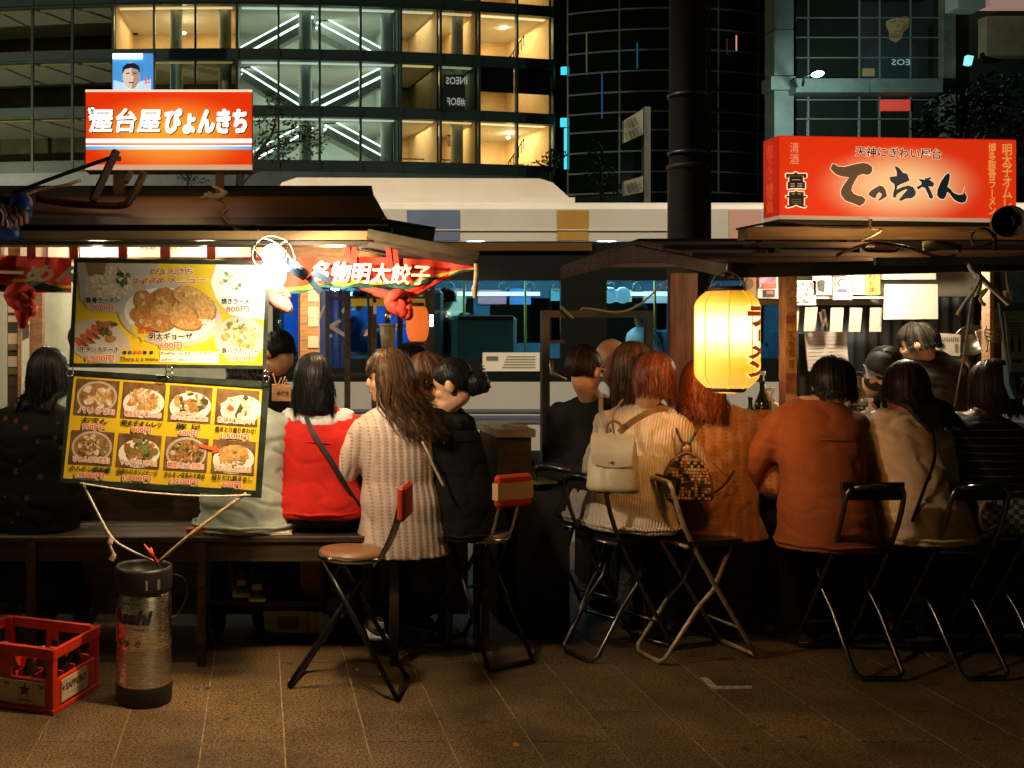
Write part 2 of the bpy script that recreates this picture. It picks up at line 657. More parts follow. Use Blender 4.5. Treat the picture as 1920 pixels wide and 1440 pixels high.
# stair rails and railings
M_blk = mat('black metal', (.015, .014, .012), .4, metal=.4)
for r in (0, 2):
    mb = MB()
    a, b = arc(col_s(7) + .5, 2.2, LV[r] + .15), arc(col_s(7) + 1.8, 2.4, LV[r] + 1.9)
    for q in range(7):
        t = q / 6; p = a.lerp(b, t)
        mb.bar(p, p + V((0, 0, .75)), .05, .05)
    mb.bar(a + V((0, 0, .75)), b + V((0, 0, .75)), .07, .07)
    mb.build('stair_rail', M_blk, mall)
    mb = MB()
    for q in range(9):
        p = arc(col_s(5) + .1 + q * .2, 3, LV[r] + .1); mb.bar(p, p + V((.15 * (-1) ** q, 0, 1.0)), .04, .04)
    mb.bar(arc(col_s(4) + .3, 3, LV[r] + 1.1), arc(col_s(5) + 1.8, 3, LV[r] + 1.1), .07, .07)
    mb.build('railing', M_blk, mall)
for x, y, D in ((941, 52, 71.5), (953, 258, 72.0), (800, 60, 70.5), (345, 62, 69.5)):
    MB().ell(P(x, y, D), (.16, .16, .1), 10, 6).build('wall_lamp', emis('wall lamp glow', (1, .85, .6), 6), mall)
    lamp('wall_light', P(x, y, D) + V((0, -.4, -.2)), 60, (1, .78, .45), mall, .1)
for x, y, w_, h_ in ((800, 258, 9, 9), (575, 180, 13, 9), (845, 262, 6, 12), (245, 60, 14, 6)):
    MB().prect(x - w_, y - h_, x + w_, y + h_, 72.3, 0, .05).build('wall_picture', mat('dark picture', (.05, .055, .05), .4), mall)
r5 = random.Random(9)
for k in (-3, -2, -1, 4, 5, 6, 7):
    for r in (0, 2):
        q = arc(col_s(k) + r5.uniform(.6, 1.9), r5.uniform(3, 5.5), 0)
        MB().box((q.x, q.y, LV[r] + .1 + .45), (r5.uniform(.5, 1.1), .5, .9)).build('interior_furniture', mat('interior furniture %d' % (k % 3), [(.14, .08, .04), (.3, .24, .17), (.08, .08, .08)][k % 3], .6), mall)
# teal exit lamps at the corner
for (x, y, w, h) in ((1063, 132, 10, 7), (1061, 229, 9, 8)):
    MB().prect(x - w, y - h, x + w, y + h, 68.2, 0, .2).build('corner_lamp', emis('teal lamp', (.05, .6, .75), 1.3), mall)
MB().prect(1060, 240, 1069, 316, 68.2, 0, .3).build('teal_strip', emis('teal lamp', (.05, .6, .75), 1.3), mall)
MB().prect(831, 140, 872, 208, 65.9, 0, .05).build('reflection_patch', mat('dark banner', (.05, .055, .045), .7), mall)  # reflection in the panes, painted as a dark sheet with glowing mirrored letters
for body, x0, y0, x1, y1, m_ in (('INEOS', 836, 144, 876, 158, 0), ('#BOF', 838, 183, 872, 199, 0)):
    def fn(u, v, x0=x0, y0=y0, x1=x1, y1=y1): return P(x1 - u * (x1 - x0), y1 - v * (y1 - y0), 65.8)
    MB().txt(body, fn, 0, .02).build('reflected_lettering', mat('pale print and reflection', (.6, .62, .55), .6, emit=.35), mall)

# escalators
M_esc = mat('escalator cladding', (.36, .40, .36), .5, metal=.2, var=.1, scale=.4)
M_strip = emis('escalator light', (.85, 1, .97), 2.4)
M_hand = mat('handrail', (.03, .03, .03), .5)
esc_lab = ['upper escalator rising right behind the top row of panes', 'upper escalator descending right behind the top row of panes',
           'middle escalator descending right beside the picture frame', 'middle escalator rising right in bright white light',
           'lower escalator rising right behind the small tree', 'lower escalator descending right above the bus roof']
esc = [(2, .25, 5.2, 1, 2.4, 1), (2, 5.6, 11.2, -1, 3.6, .8), (1, .3, 5.0, -1, 2.4, .8), (1, 5.0, 10.6, 1, 2.2, 1), (0, .3, 5.3, 1, 3.4, .8), (0, 6.0, 11.3, -1, 2.4, 1)]
for lab, (r, sa, sb, dr, dep, br) in zip(esc_lab, esc):
    sa += S0; sb += S0
    zl, zh = LV[r] + .35, LV[r + 1] - .5
    A, B = arc(sa, dep, zl if dr > 0 else zh), arc(sb, dep, zh if dr > 0 else zl)
    t = thing('escalator', lab, 'escalator', A, group='escalators inside the glass mall')
    nrm = V((0, 1, 0))
    MB().bar(A - V((0, 0, .35)), B - V((0, 0, .35)), 1.3, .5, 0, up=(0, 0, 1)).build('truss', M_esc, t)
    for off in (-.6, .6):
        o = V((0, off, 0))
        mb = MB(); mb.bar(A + o + V((0, 0, .02)), B + o + V((0, 0, .02)), .07, .14, 0); mb.build('light_strip', M_strip, t)
        mb = MB(); mb.bar(A + o + V((0, 0, .62)), B + o + V((0, 0, .62)), .07, .1, 0); mb.build('handrail_light', M_strip if off < 0 else M_hand, t)
        MB().bar(A + o + V((0, 0, .32)), B + o + V((0, 0, .32)), .03, .5, 0).build('balustrade', M_esc, t)

# advertising screen in front of the mall
scr = thing('advertising_screen', 'bright blue advertising screen with a man above the orange stall sign', 'screen', P(248, 200, 63))
MB().prect(211, 100, 286, 190, 63.0, 0, .4).build('screen_body', mat('screen blue', (.1, .4, .8), .5, emit=.8, ecol=(.06, .32, .75)), scr)
MB().prect(211, 100, 267, 110, 62.9, 0, .08).build('header_strip', emis('screen white', (.8, .95, 1), 1.8), scr)
MB().ppoly([(213, 150), (240, 158), (283, 148), (283, 189), (213, 189)], 62.95, 0, .03).build('pale_backdrop', emis('screen pale', (.55, .78, .95), .85), scr)
MB().pell(246, 142, 16, 25, 62.9, 0).build('face', emis('screen skin', (.85, .62, .5), .8), scr)
MB().ppoly([(246, 117), (258, 122), (262, 140), (260, 155), (252, 166), (246, 167), (249, 152), (251, 145), (247, 140)], 62.88, 0, .01).build('face_shade', emis('screen skin shade', (.55, .34, .26), .7), scr)
mb = MB().ppoly([(229, 140), (230, 126), (238, 119), (252, 118), (261, 124), (263, 138), (258, 130), (246, 127), (234, 130)], 62.86, 0, .02)
mb.ppoly([(236, 137), (243, 136), (243, 138), (236, 139)], 62.86).ppoly([(249, 136), (256, 137), (256, 139), (249, 138)], 62.86)
mb.ppoly([(241, 154), (251, 154), (250, 156), (242, 156)], 62.86)
mb.build('dark_hair', mat('screen dark', (.02, .03, .05), .5, emit=.06, ecol=(.1, .15, .25)), scr)
mb = MB().prect(272, 146, 275, 158, 62.9).prect(277, 148, 281, 151, 62.9).prect(277, 153, 281, 156, 62.9)
mb.build('red_print', emis('screen red', (.8, .1, .08), 1), scr)

# ---------------------------------------------------------------- dark round tower and office block on the right
tower = thing('dark_round_tower', 'dark round glass tower ringed by thin pale bars', 'tower', (13.5 * 1.6, 74, 0))
DT = 60.0
M_dglass = mat('dark tower glass', (.006, .009, .006), .12, spec=.6)
M_ring = mat('tower bars', (.42, .46, .38), .5)
TRa = 13.4
cxT = PX(1262, DT)
def tpos(a, rr, z): return V((cxT + rr * math.sin(a), DT + TRa - rr * math.cos(a), z))
angs = [R(x) for x in (-25.5, -13, -.5, 12, 24.5, 37)]
zt = [PZ(y, DT) for y in (360, 321, 282, 243, 208, 170, 131, 92, 53, 14, -25)]
for i in range(5):
    for j in range(10):
        mb = MB()
        a0, a1 = angs[i] + .006, angs[i + 1] - .006
        n = 4
        for q in range(n):
            b0, b1 = a0 + (a1 - a0) * q / n, a0 + (a1 - a0) * (q + 1) / n
            mb.add([tpos(b0, TRa, zt[j] + .05), tpos(b1, TRa, zt[j] + .05), tpos(b1, TRa, zt[j + 1] - .05), tpos(b0, TRa, zt[j + 1] - .05)], [(0, 1, 2, 3)], 0, True)
        mb.build('pane', M_dglass, tower)
for z in zt:
    mb = MB().tube([tpos(angs[0] + (angs[-1] - angs[0]) * q / 24, TRa + .02, z) for q in range(25)], .055, 6)
    mb.build('ring_bar', M_ring, tower)
for a in angs:
    MB().tube([tpos(a, TRa + .01, zt[0]), tpos(a, TRa + .01, zt[-1])], .05, 6).build('upright_bar', M_ring, tower)
mb = MB().lathe([(TRa - .4, -.1), (TRa - .4, zt[-1])], (cxT, DT + TRa, 0), 24, 0, None, (R(-90) + angs[0], R(-90) + angs[-1]))
mb.build('tower_core', mat('tower core', (.008, .01, .007), .6), tower)
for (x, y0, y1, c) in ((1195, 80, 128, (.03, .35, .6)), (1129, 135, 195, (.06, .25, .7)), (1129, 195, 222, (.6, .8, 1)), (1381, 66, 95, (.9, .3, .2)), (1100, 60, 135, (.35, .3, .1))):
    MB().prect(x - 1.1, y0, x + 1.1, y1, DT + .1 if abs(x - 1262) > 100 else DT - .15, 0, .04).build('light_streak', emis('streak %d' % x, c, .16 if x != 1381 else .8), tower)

off = thing('office_block', 'dark office block with a pale stone column and gridded glass above the red sign', 'building', P(1600, 626, 42))
DO = 42.0
M_stone = mat('pale stone', (.09, .12, .11), .6, var=.25, scale=.8)
M_og = mat('dark office glass', (.008, .011, .009), .08, spec=.7)
for j, (y0, y1) in enumerate(((-40, 54), (56, 141), (143, 168), (170, 330))):
    MB().prect(1452 if j != 2 else 1446, y0, 1488 if j != 2 else 1492, y1, DO - (0 if j != 2 else .1), 0, .8).build('column_block', M_stone, off)
for x0, x1 in ((1493, 1630), (1632, 1768)):
    MB().prect(x0, 147, x1, 173, DO - .6, 0, 1.4).build('ledge_block', M_stone, off)
for i, (x0, x1) in enumerate(((1494, 1515), (1517, 1611), (1613, 1649), (1651, 1707), (1709, 1768))):
    for j, (y0, y1) in enumerate(((-40, -6), (-4, 32), (34, 69), (71, 107), (109, 146), (176, 186), (188, 222), (224, 262), (264, 330))):
        MB().prect(x0, y0, x1, y1, DO + .25, 0, .03).build('pane', M_og, off)
mb = MB()
for x in (1516, 1612, 1650, 1708): mb.prect(x - 1.2, -40, x + 1.2, 330, DO + .2, 0, .1)
for y in (-5, 33, 70, 108, 187, 223, 263): mb.prect(1494, y - 1, 1768, y + 1, DO + .2, 0, .1)
mb.build('glazing_bars', mat('grey bars', (.2, .23, .22), .4, metal=.5), off)
MB().prect(1770, -40, 1792, 330, DO - .1, 0, 1).build('stone_pier', mat('stone pier', (.09, .09, .07), .6, var=.3, scale=1), off)
MB().prect(1794, -40, 2100, 330, DO + .4, 0, 2).build('dark_wall', mat('office wall', (.014, .016, .012), .7, var=.3, scale=.4), off)
MB().prect(1850, 30, 2000, 104, DO - .2, 0, .5).build('beige_shutter', mat('beige shutter', (.22, .17, .10), .7, var=.2, scale=1), off)
MB().prect(1856, -30, 2000, 7, DO - .8, 0, .9).build('pink_sign', mat('pink sign', (.6, .36, .3), .5, emit=.25, ecol=(.9, .5, .42)), off)
MB().prect(1797, -30, 1848, 14, DO - .9, 0, .9).build('grey_box', mat('grey box', (.28, .3, .28), .5), off)
MB().prect(1651, 187, 1707, 208, DO + .12, 0, .03).build('red_notice', mat('red notice', (.55, .05, .03), .5, emit=.5, ecol=(.6, .05, .03)), off)
MB().ppoly([(1815, 103), (1826, 105), (1822, 122), (1812, 120)], DO - .5, 0, .2).build('sign_lamp', emis('teal sign', (.3, .8, .8), 1), off)
# reflected poster of a man, painted as flat sheets on the gridded glass
po = thing('poster_reflection', 'dim poster of a man in a dark jersey behind gridded glass', 'poster', P(1675, 146, DO + .24))
MB().prect(1613, 4, 1740, 146, DO + .238, 0, .008).build('reflection_sheet', mat('poster dark', (.012, .015, .014), .6), po)
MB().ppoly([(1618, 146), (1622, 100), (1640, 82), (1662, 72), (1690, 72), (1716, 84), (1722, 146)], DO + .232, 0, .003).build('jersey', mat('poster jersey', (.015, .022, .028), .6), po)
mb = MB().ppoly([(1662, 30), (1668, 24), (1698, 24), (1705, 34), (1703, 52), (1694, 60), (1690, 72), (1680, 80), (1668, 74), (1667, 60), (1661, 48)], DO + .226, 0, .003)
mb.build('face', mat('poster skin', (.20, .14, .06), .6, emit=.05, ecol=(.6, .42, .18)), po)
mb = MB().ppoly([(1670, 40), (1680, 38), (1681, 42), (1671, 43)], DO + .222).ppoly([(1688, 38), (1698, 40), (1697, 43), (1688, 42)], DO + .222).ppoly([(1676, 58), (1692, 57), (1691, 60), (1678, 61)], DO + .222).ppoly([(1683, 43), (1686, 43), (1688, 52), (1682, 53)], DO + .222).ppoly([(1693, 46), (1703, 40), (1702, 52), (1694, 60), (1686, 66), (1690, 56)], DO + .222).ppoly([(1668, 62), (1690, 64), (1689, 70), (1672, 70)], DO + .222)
mb.build('features', mat('reflected face shade', (.13, .088, .036), .6, emit=.03, ecol=(.5, .33, .13)), po)
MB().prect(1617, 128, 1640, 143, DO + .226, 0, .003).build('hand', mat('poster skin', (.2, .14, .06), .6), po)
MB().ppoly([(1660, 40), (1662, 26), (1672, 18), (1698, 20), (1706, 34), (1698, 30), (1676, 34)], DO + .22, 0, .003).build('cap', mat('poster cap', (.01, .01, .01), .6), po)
MB().txt('EOS', lambda u, v: P(1706 - u * 34, 122 - v * 11, DO + .2)).build('reflected_lettering', mat('reflected print', (.3, .45, .45), .6, emit=.35, ecol=(.4, .6, .6)), po)
# teal street lamp
sl = thing('street_lamp', 'white street lamp head glowing above the stone ledge', 'street lamp', P(1505, 160, 40.5))
q = P(1533, 139, 38)
MB().tube([P(1505, 160, 40.5), P(1508, 143, 39.5), q + V((-.2, .3, .04)), q + V((0, 0, .04))], .05, 8).build('lamp_post', mat('lamp post', (.05, .06, .055), .5, metal=.5), sl)
MB().ell(q, (.20, .25, .10), 16, 8).build('lamp_head', emis('street white', (.75, 1, .9), 22), sl)
lamp('street_light', q + V((0, -.5, -.4)), 1500, (.75, 1, .9), sl, .2)

# hanging side sign
ss = thing('side_sign', 'dim hanging street sign with pale panels beside the dark pole', 'sign', P(1195, 380, 16))
MB().prect(1196 + 12, 200, 1220, 380, 16, 0, .12).build('sign_post', mat('sign post', (.03, .035, .025), .6), ss)
MB().ppoly([(1170, 226), (1206, 204), (1206, 252), (1170, 268)], 15.9, 0, .08).build('sign_panel', mat('sign panel pale', (.10, .105, .06), .6), ss)
MB().ppoly([(1170, 340), (1206, 330), (1206, 360), (1170, 367)], 15.9, 0, .08).build('lower_panel', mat('sign panel pale', (.1, .105, .06), .6), ss)
MB().ptxt('自転車\n放置禁止', 1175, 220, 1202, 258, 15.85, 0, .02, roll=-20).build('lettering', mat('sign ink', (.02, .02, .015), .7), ss)
MB().ptxt('放置禁止', 1174, 341, 1203, 358, 15.85, 0, .02, roll=-10).build('lettering', mat('sign ink', (.02, .02, .015), .7), ss)

# dark utility pole behind the right stall
up = thing('utility_pole', 'thick black utility pole rising behind the right stall roof', 'pole', (PX(1290, 8.0), 8.0, -.0))
M_pole = mat('dark pole', (.012, .012, .009), .7, var=.4, scale=3)
MB().lathe([(.148, -.1), (.146, PZ(312, 8.0))], (PX(1289, 8), 8.0, 0), 20).build('sleeve', mat('pole sleeve', (.02, .018, .01), .6, var=.4, scale=4), up)
MB().lathe([(.135, PZ(312, 8)), (.13, 8.5)], (PX(1289, 8), 8.0, 0), 20).build('shaft', M_pole, up)
MB().lathe([(.15, PZ(318, 8)), (.155, PZ(316, 8)), (.155, PZ(310, 8)), (.14, PZ(309, 8))], (PX(1289, 8), 8.0, 0), 20).build('collar', mat('pole collar', (.06, .05, .025), .6), up)

for z in (2.15, 2.9, 3.35, 4.2):
    MB().lathe([(.142, z), (.147, z), (.147, z + .02), (.142, z + .02)], (PX(1289, 8), 8.0, 0), 20).build('steel_band', mat('steel band', (.2, .2, .18), .4, metal=.8), up)
MB().tube([V((PX(1289, 8) + .15, 7.96, .3)), V((PX(1289, 8) + .15, 7.96, 8))], .018, 8).build('conduit', mat('grey conduit', (.06, .06, .055), .5), up)

# ---------------------------------------------------------------- trees
M_bark = mat('dark bark', (.03, .022, .014), .9, var=.4, scale=10)
LEAF = [mat('leaf %d' % i, c, .85, spec=.1) for i, c in enumerate([(.035, .06, .025), (.02, .04, .018), (.05, .07, .03)])]


def tree(label, D, base_px, blobs, limbs, nleaf, lsize, group='street trees beyond the bus'):
    t = thing('street_tree', label, 'tree', P(base_px[0], base_px[1], D), group=group)
    mb = MB()
    for pts, r0, r1 in limbs:
        q = smoothpts([P(x, y, D + dz) for x, y, dz in pts], 4)
        mb.tube(q, [r0 + (r1 - r0) * i / (len(q) - 1) for i in range(len(q))], 6)
    mb.build('trunk', M_bark, t)
    mb = MB()
    for (x, y, rx, ry) in blobs:
        c = P(x, y, D)
        sx, sy = rx / F * D, ry / F * D
        for i in range(int(nleaf * rx * ry / 1000)):
            while True:
                a, b, d = rnd.uniform(-1, 1), rnd.uniform(-1, 1), rnd.uniform(-1, 1)
                if a * a + b * b + d * d < 1: break
            p = c + V((a * sx, d * sx * .8, b * sy))
            u = V((rnd.gauss(0, 1), rnd.gauss(0, 1), rnd.gauss(0, .6))).normalized()
            w = u.orthogonal().normalized()
            w = Mx.Rotation(rnd.uniform(0, 6.28), 3, u) @ w
            l = lsize * rnd.uniform(.6, 1.3)
            mb.add([p - u * l, p + w * l * .35, p + u * l, p - w * l * .35], [(0, 1, 2, 3)], rnd.randint(0, 2))
    mb.build('crown', LEAF, t)
    return t


tree('small leafy tree beside the orange stall sign', 22, (450, 780),
     [(500, 230, 26, 26), (540, 262, 38, 18), (520, 200, 26, 18), (570, 245, 30, 18), (600, 262, 24, 14), (520, 290, 40, 14), (505, 172, 12, 10), (585, 280, 25, 10), (490, 270, 22, 22), (545, 225, 20, 12)],
     [([(452, 790, 0), (450, 340, 0), (470, 315, 0), (485, 285, .1)], .11, .05), ([(485, 285, .1), (510, 250, 0), (520, 205, 0)], .045, .012), ([(485, 285, .1), (540, 268, -.2), (600, 262, 0)], .04, .01),
      ([(455, 345, 0), (480, 322, .2), (530, 318, 0)], .03, .01), ([(510, 250, 0), (560, 240, .1)], .02, .008)], 190, .06)
tree('sparse bush under the orange stall sign', 22, (355, 780), [(350, 335, 20, 12), (370, 338, 22, 8)], [([(352, 780, 0), (352, 345, 0), (360, 332, 0)], .04, .01)], 260, .045)
tree('low shrub beside the mall corner', 40, (1030, 700), [(1020, 310, 32, 12), (1045, 290, 18, 14), (1035, 300, 20, 20)], [([(1030, 700, 0), (1030, 320, 0), (1040, 285, 0)], .1, .02)], 240, .10)
tree('dark dense tree in front of the office block', 30, (1800, 730), [(1800, 215, 70, 50), (1870, 190, 60, 60), (1740, 240, 30, 24), (1900, 260, 60, 50)], [([(1800, 730, 0), (1805, 350, 0), (1815, 230, 0)], .2, .05), ([(1810, 300, 0), (1870, 200, .5)], .1, .03)], 110, .12)
tree('dark slim tree at the foot of the round tower', 34, (1130, 720), [(1125, 330, 30, 34), (1110, 280, 20, 30), (1150, 350, 30, 20)], [([(1130, 720, 0), (1128, 360, 0), (1120, 290, 0)], .1, .03)], 110, .11)

# ---------------------------------------------------------------- bus
DB = 11.5
bus = thing('city_bus', 'white city bus with blue and orange panels passing behind both stalls', 'bus', (PX(1210, DB), DB + 1.2, -.13))
M_bw = mat('bus white paint', (.60, .57, .50), .35, var=.06, scale=1, coat=.3)
M_bk = mat('bus black', (.010, .011, .009), .3)
M_bblue = mat('bus blue panel', (.13, .18, .28), .4, var=.1, scale=2)
M_bor = mat('bus orange panel', (.42, .24, .05), .4, var=.1, scale=2)
M_bpk = mat('bus pink panel', (.62, .36, .30), .4)
bx0, bx1 = PX(330, DB), PX(2090, DB)
bw = 2.45
Zf = lambda y: PZ(y, DB)
mb = MB()
# upper white side with shoulder, roof
prof = [(0, Zf(452)), (0, Zf(392)), (.03, Zf(383)), (.10, Zf(378)), (bw - .1, Zf(378)), (bw - .03, Zf(383)), (bw, Zf(392)), (bw, Zf(452))]
mb.prism([V((bx0, DB + a, z)) for a, z in prof], (bx1 - bx0, 0, 0), 0)
mb.build('upper_body', M_bw, bus)
mb = MB().prism([V((PX(498, DB), DB + .5, Zf(377))), V((PX(1096, DB), DB + .5, Zf(377))), V((PX(1096, DB), DB + .5, Zf(362))), V((PX(1060, DB), DB + .5, Zf(330))), V((PX(1035, DB), DB + .5, Zf(322))),
                V((PX(560, DB), DB + .5, Zf(320))), V((PX(530, DB), DB + .5, Zf(330)))], (0, 1.5, 0))
mb.build('roof_unit', mat('bus roof unit', (.58, .52, .43), .45, var=.06, scale=2), bus)
mb = MB().box((PX(797, DB), DB + .42, Zf(369)), (PX(1096, DB) - PX(498, DB), .14, .08)).build('roof_unit_lip', M_bw, bus)
for x0, x1, m_, n in ((763, 862, M_bblue, 'blue_panel'), (1045, 1103, M_bor, 'orange_panel'), (1368, 1425, M_bpk, 'pink_panel')):
    MB().prect(x0, 394, x1, 451, DB - .006, 0, .005).build(n, m_, bus)
MB().prect(330, 430, 1258, 432, DB - .012, 0, .004).build('trim_line', mat('bus trim', (.7, .62, .5), .3), bus)
# window band: pillars, panes
wins = [(360, 560), (566, 690), (697, 806), (815, 1052), (1138, 1256), (1300, 1420), (1428, 1640), (1648, 1860), (1868, 2070)]
mb = MB()
mb.box(((bx0 + bx1) / 2, DB + .03, (Zf(453) + Zf(526)) / 2), (bx1 - bx0, .05, Zf(453) - Zf(526)))
mb.box(((bx0 + bx1) / 2, DB + .03, (Zf(672) + Zf(716)) / 2), (bx1 - bx0, .05, Zf(672) - Zf(716)))
edges = [330] + [v for w in wins for v in w] + [2090]
for a, b in zip(edges[0::2], edges[1::2]):
    mb.box(((PX(a, DB) + PX(b, DB)) / 2, DB + .03, (Zf(526) + Zf(672)) / 2), (PX(b, DB) - PX(a, DB), .05, Zf(526) - Zf(672)))
mb.build('window_band', M_bk, bus)
for a, b in wins:
    MB().prect(a, 526, b, 672, DB + .02, 0, .008).build('pane', glassm('bus glass', (.75, .95, 1), .12, .03, .85), bus)
mb = MB().prism([V((bx0, DB + .0, Zf(716))), V((bx0, DB + .0, -.13 + .32)), V((bx0, DB + bw, -.13 + .32)), V((bx0, DB + bw, Zf(716)))], (bx1 - bx0, 0, 0), 0)
mb.build('lower_body', M_bw, bus)
for y in (770, 782, 790):
    MB().prect(330, y - 3, 2090, y + 3, DB - .008, 0, .006).build('blue_grey_line', mat('bus grey line', (.16, .17, .22), .4), bus)
mb = MB().prect(905, 661, 1012, 696, DB + .0, 0, .003).build('route_sign', mat('bus route sign', (.62, .55, .4), .5, emit=.25, ecol=(.8, .65, .4)), bus)
mb = MB()
for i in range(5): mb.prect(950 - i * 2, 668 + i * 5, 1004, 669.5 + i * 5, DB - .004)
mb.prect(912, 668, 934, 676, DB - .004)
mb.build('route_print', mat('bus route ink', (.18, .17, .12), .6), bus)
mb = MB().prect(480, 455, 1110, 470, DB - .02, 0, .02).build('band_strip', mat('bus brown strip', (.16, .08, .025), .35, metal=.3), bus)
for x in (640, 1760):
    for dy in (.05, bw - .33):
        w = thing('wheel', None, None, (PX(x, DB), DB + dy, .36)); w.parent = bus
        w.matrix_parent_inverse = Mx.Identity(4)
        w.location = V((PX(x, DB), DB + dy, .36)) - bus.location
        rx = Mx.Rotation(R(-90), 3, 'X')
        MB().lathe([(.28, 0), (.48, .01), (.5, .06), (.5, .22), (.47, .28), (.2, .28)], (0, 0, 0), 28, 0, rx).build('tyre', mat('tyre', (.015, .015, .015), .8), w, local=True)
        MB().lathe([(.02, .0), (.1, -.02), (.26, .02), (.29, .03)], (0, 0, 0), 20, 0, rx).build('rim', mat('bus rim', (.4, .4, .4), .4, metal=.8), w, local=True)
# inside: floor, far side, seats, ceiling lamps
mb = MB().box(((bx0 + bx1) / 2, DB + bw / 2, .75), (bx1 - bx0 - .2, bw - .2, .06)).build('cabin_floor', mat('bus floor', (.08, .10, .11), .7), bus)
mb = MB()
zc0, zc1 = Zf(716), Zf(453)
mb.box(((bx0 + bx1) / 2, DB + bw - .03, (zc0 + Zf(655)) / 2), (bx1 - bx0, .06, Zf(655) - zc0 + .1))
mb.box(((bx0 + bx1) / 2, DB + bw - .03, (zc1 + Zf(545)) / 2), (bx1 - bx0, .06, zc1 - Zf(545)))
for i in range(9): mb.box((bx0 + (bx1 - bx0) * i / 8, DB + bw - .03, (Zf(655) + Zf(545)) / 2), (.22, .06, Zf(545) - Zf(655)))
mb.build('far_side', mat('bus inner wall', (.05, .13, .20), .6, var=.3, scale=2), bus)
MB().box((PX(700, DB), DB + bw - .1, Zf(600)), (1.9, .04, .8)).build('blue_advert', mat('bus blue advert', (.02, .10, .5), .4, var=.5, scale=3, emit=.25, ecol=(.02, .12, .55)), bus)
mb = MB()
for i in range(7): mb.box((bx0 + .8 + i * 1.45, DB + bw / 2, Zf(460)), (.9, .25, .03))
mb.build('ceiling_lamp', emis('bus lamp', (.45, .85, 1), 7), bus)
mb = MB()
for i in range(2):
    mb.lathe([(.0, 0), (.085, .0), (.1, .02), (.085, .04), (0, .04)], (PX(1185 + i * 26, DB) + .05, DB + .9, Zf(548)), 16, 0, Mx.Rotation(R(90), 3, 'X'))
mb.build('cabin_fan', mat('bus fan', (.3, .6, .75), .4, emit=.6, ecol=(.3, .65, .85)), bus)
M_seat = mat('bus seat', (.03, .09, .16), .8, var=.2)
for i, x in enumerate((760, 900, 1010, 1330, 1480, 1600, 1720, 1840)):
    q = V((PX(x, DB), DB + 1.0, .78))
    mb = MB().box(q + V((0, 0, .32)), (.44, .9, .1), bev=.03).box(q + V((-.2, 0, .56)), (.1, .9, .42), bev=.03)
    mb.build('seat', M_seat, bus)
M_pole2 = mat('bus grab pole', (.75, .55, .1), .35)
for x in (870, 985, 1100, 1228): MB().tube([V((PX(x, DB + .8), DB + .8, .78)), V((PX(x, DB + .8), DB + .8, Zf(455)))], .016, 8).build('grab_pole', M_pole2, bus)
MB().box((PX(905, DB), DB + bw - .12, Zf(575)), (.5, .04, .55)).build('pale_notice', mat('bus notice', (.6, .62, .4), .6, emit=.25, ecol=(.6, .65, .4)), bus)
mb = MB().box((PX(925, DB), DB + .6, Zf(640)), (.75, .4, .6), bev=.05).build('machine_box', mat('bus machine', (.35, .55, .52), .5), bus)
MB().box((PX(925, DB), DB + .39, Zf(596)), (.65, .02, .05)).build('red_edge', mat('bus red', (.5, .05, .04), .5), bus)
MB().box((PX(828, DB), DB + .7, Zf(610)), (.25, .3, .85), bev=.04).build('pale_partition', mat('bus partition', (.5, .6, .55), .5), bus)
for bx, by, lab, pw, dr in ((-3.3, 7.9, 'tall road lamp on the kerb beyond the left stall', 3900, (.30, .62, -.72)), (9.6, 7.9, 'tall road lamp on the kerb beyond the right stall', 3500, (-.25, .62, -.72)),
                        (-24.0, 52.0, 'road lamp across the road before the glass mall', 9000, (.5, .8, .1))):
    qb = V((bx, by, 0))  # added lamps out of view that light the bus and the far fronts
    st = thing('road_lamp', lab, 'street lamp', qb, group='road lamps along the street')
    MB().tube([qb, qb + V((0, 0, 8.6)), qb + V((.2, .3, 8.9)), qb + V((.9, .5, 9.0))], [.07, .05, .04, .035], 10).build('lamp_post', mat('lamp post', (.05, .06, .055), .5, metal=.5), st)
    MB().ell(qb + V((1.1, .5, 9.0)), (.3, .16, .06), 16, 8).build('lamp_head', emis('added road lamp glow', (1, .85, .6), 10), st)
    sl_ = lamp('added_road_light', qb + V((1.1, .5, 8.85)), pw, (1, .84, .62), st, .15, kind='SPOT', spot_size=R(100 if by < 20 else 140), spot_blend=.5)
    sl_.rotation_euler = V(dr).to_track_quat('-Z', 'Y').to_euler()
mb = MB()
for x in (700, 930, 1200, 1420, 1700): MB().box((PX(x, DB + bw), DB + bw - .16, Zf(536)), (1.1, .04, .05)).build('cabin_light_strip', emis('cabin strip', (.75, .93, 1), 2.2), bus)
r7 = random.Random(4)
for i in range(16):
    x = PX(600 + i * 62, DB + bw) + r7.uniform(-.1, .1)
    c_ = r7.choice([(.75, .8, .82), (.1, .3, .7), (.7, .3, .35), (.75, .7, .4), (.2, .55, .6)])
    MB().box((x, DB + bw - .09, Zf(540) + r7.uniform(-.02, .02)), (r7.uniform(.2, .5), .03, r7.uniform(.14, .22))).build('cabin_poster', mat('cabin poster %.2f' % c_[0] + '%.2f' % c_[1], c_, .5), bus)
for i in range(26):
    x = PX(600, DB) + i * .32
    MB().tube([V((x, DB + .75, Zf(470))), V((x, DB + .75, Zf(520)))], .008, 6).tube([V((x + .05 * math.cos(q), DB + .75, Zf(532) + .05 * math.sin(q))) for q in [k * .785 for k in range(8)]], .009, 6, closed=True).build('hand_strap', mat('strap white', (.7, .72, .7), .5), bus, kind='stuff')
lamp('cabin_light', (PX(930, DB), DB + 1.1, Zf(470)), 24, (.45, .85, 1), bus, .1)
lamp('cabin_light', (PX(1200, DB), DB + 1.1, Zf(470)), 34, (.7, .88, 1), bus, .1)
lamp('cabin_light', (PX(660, DB), DB + 1.1, Zf(470)), 16, (.35, .7, 1), bus, .1)
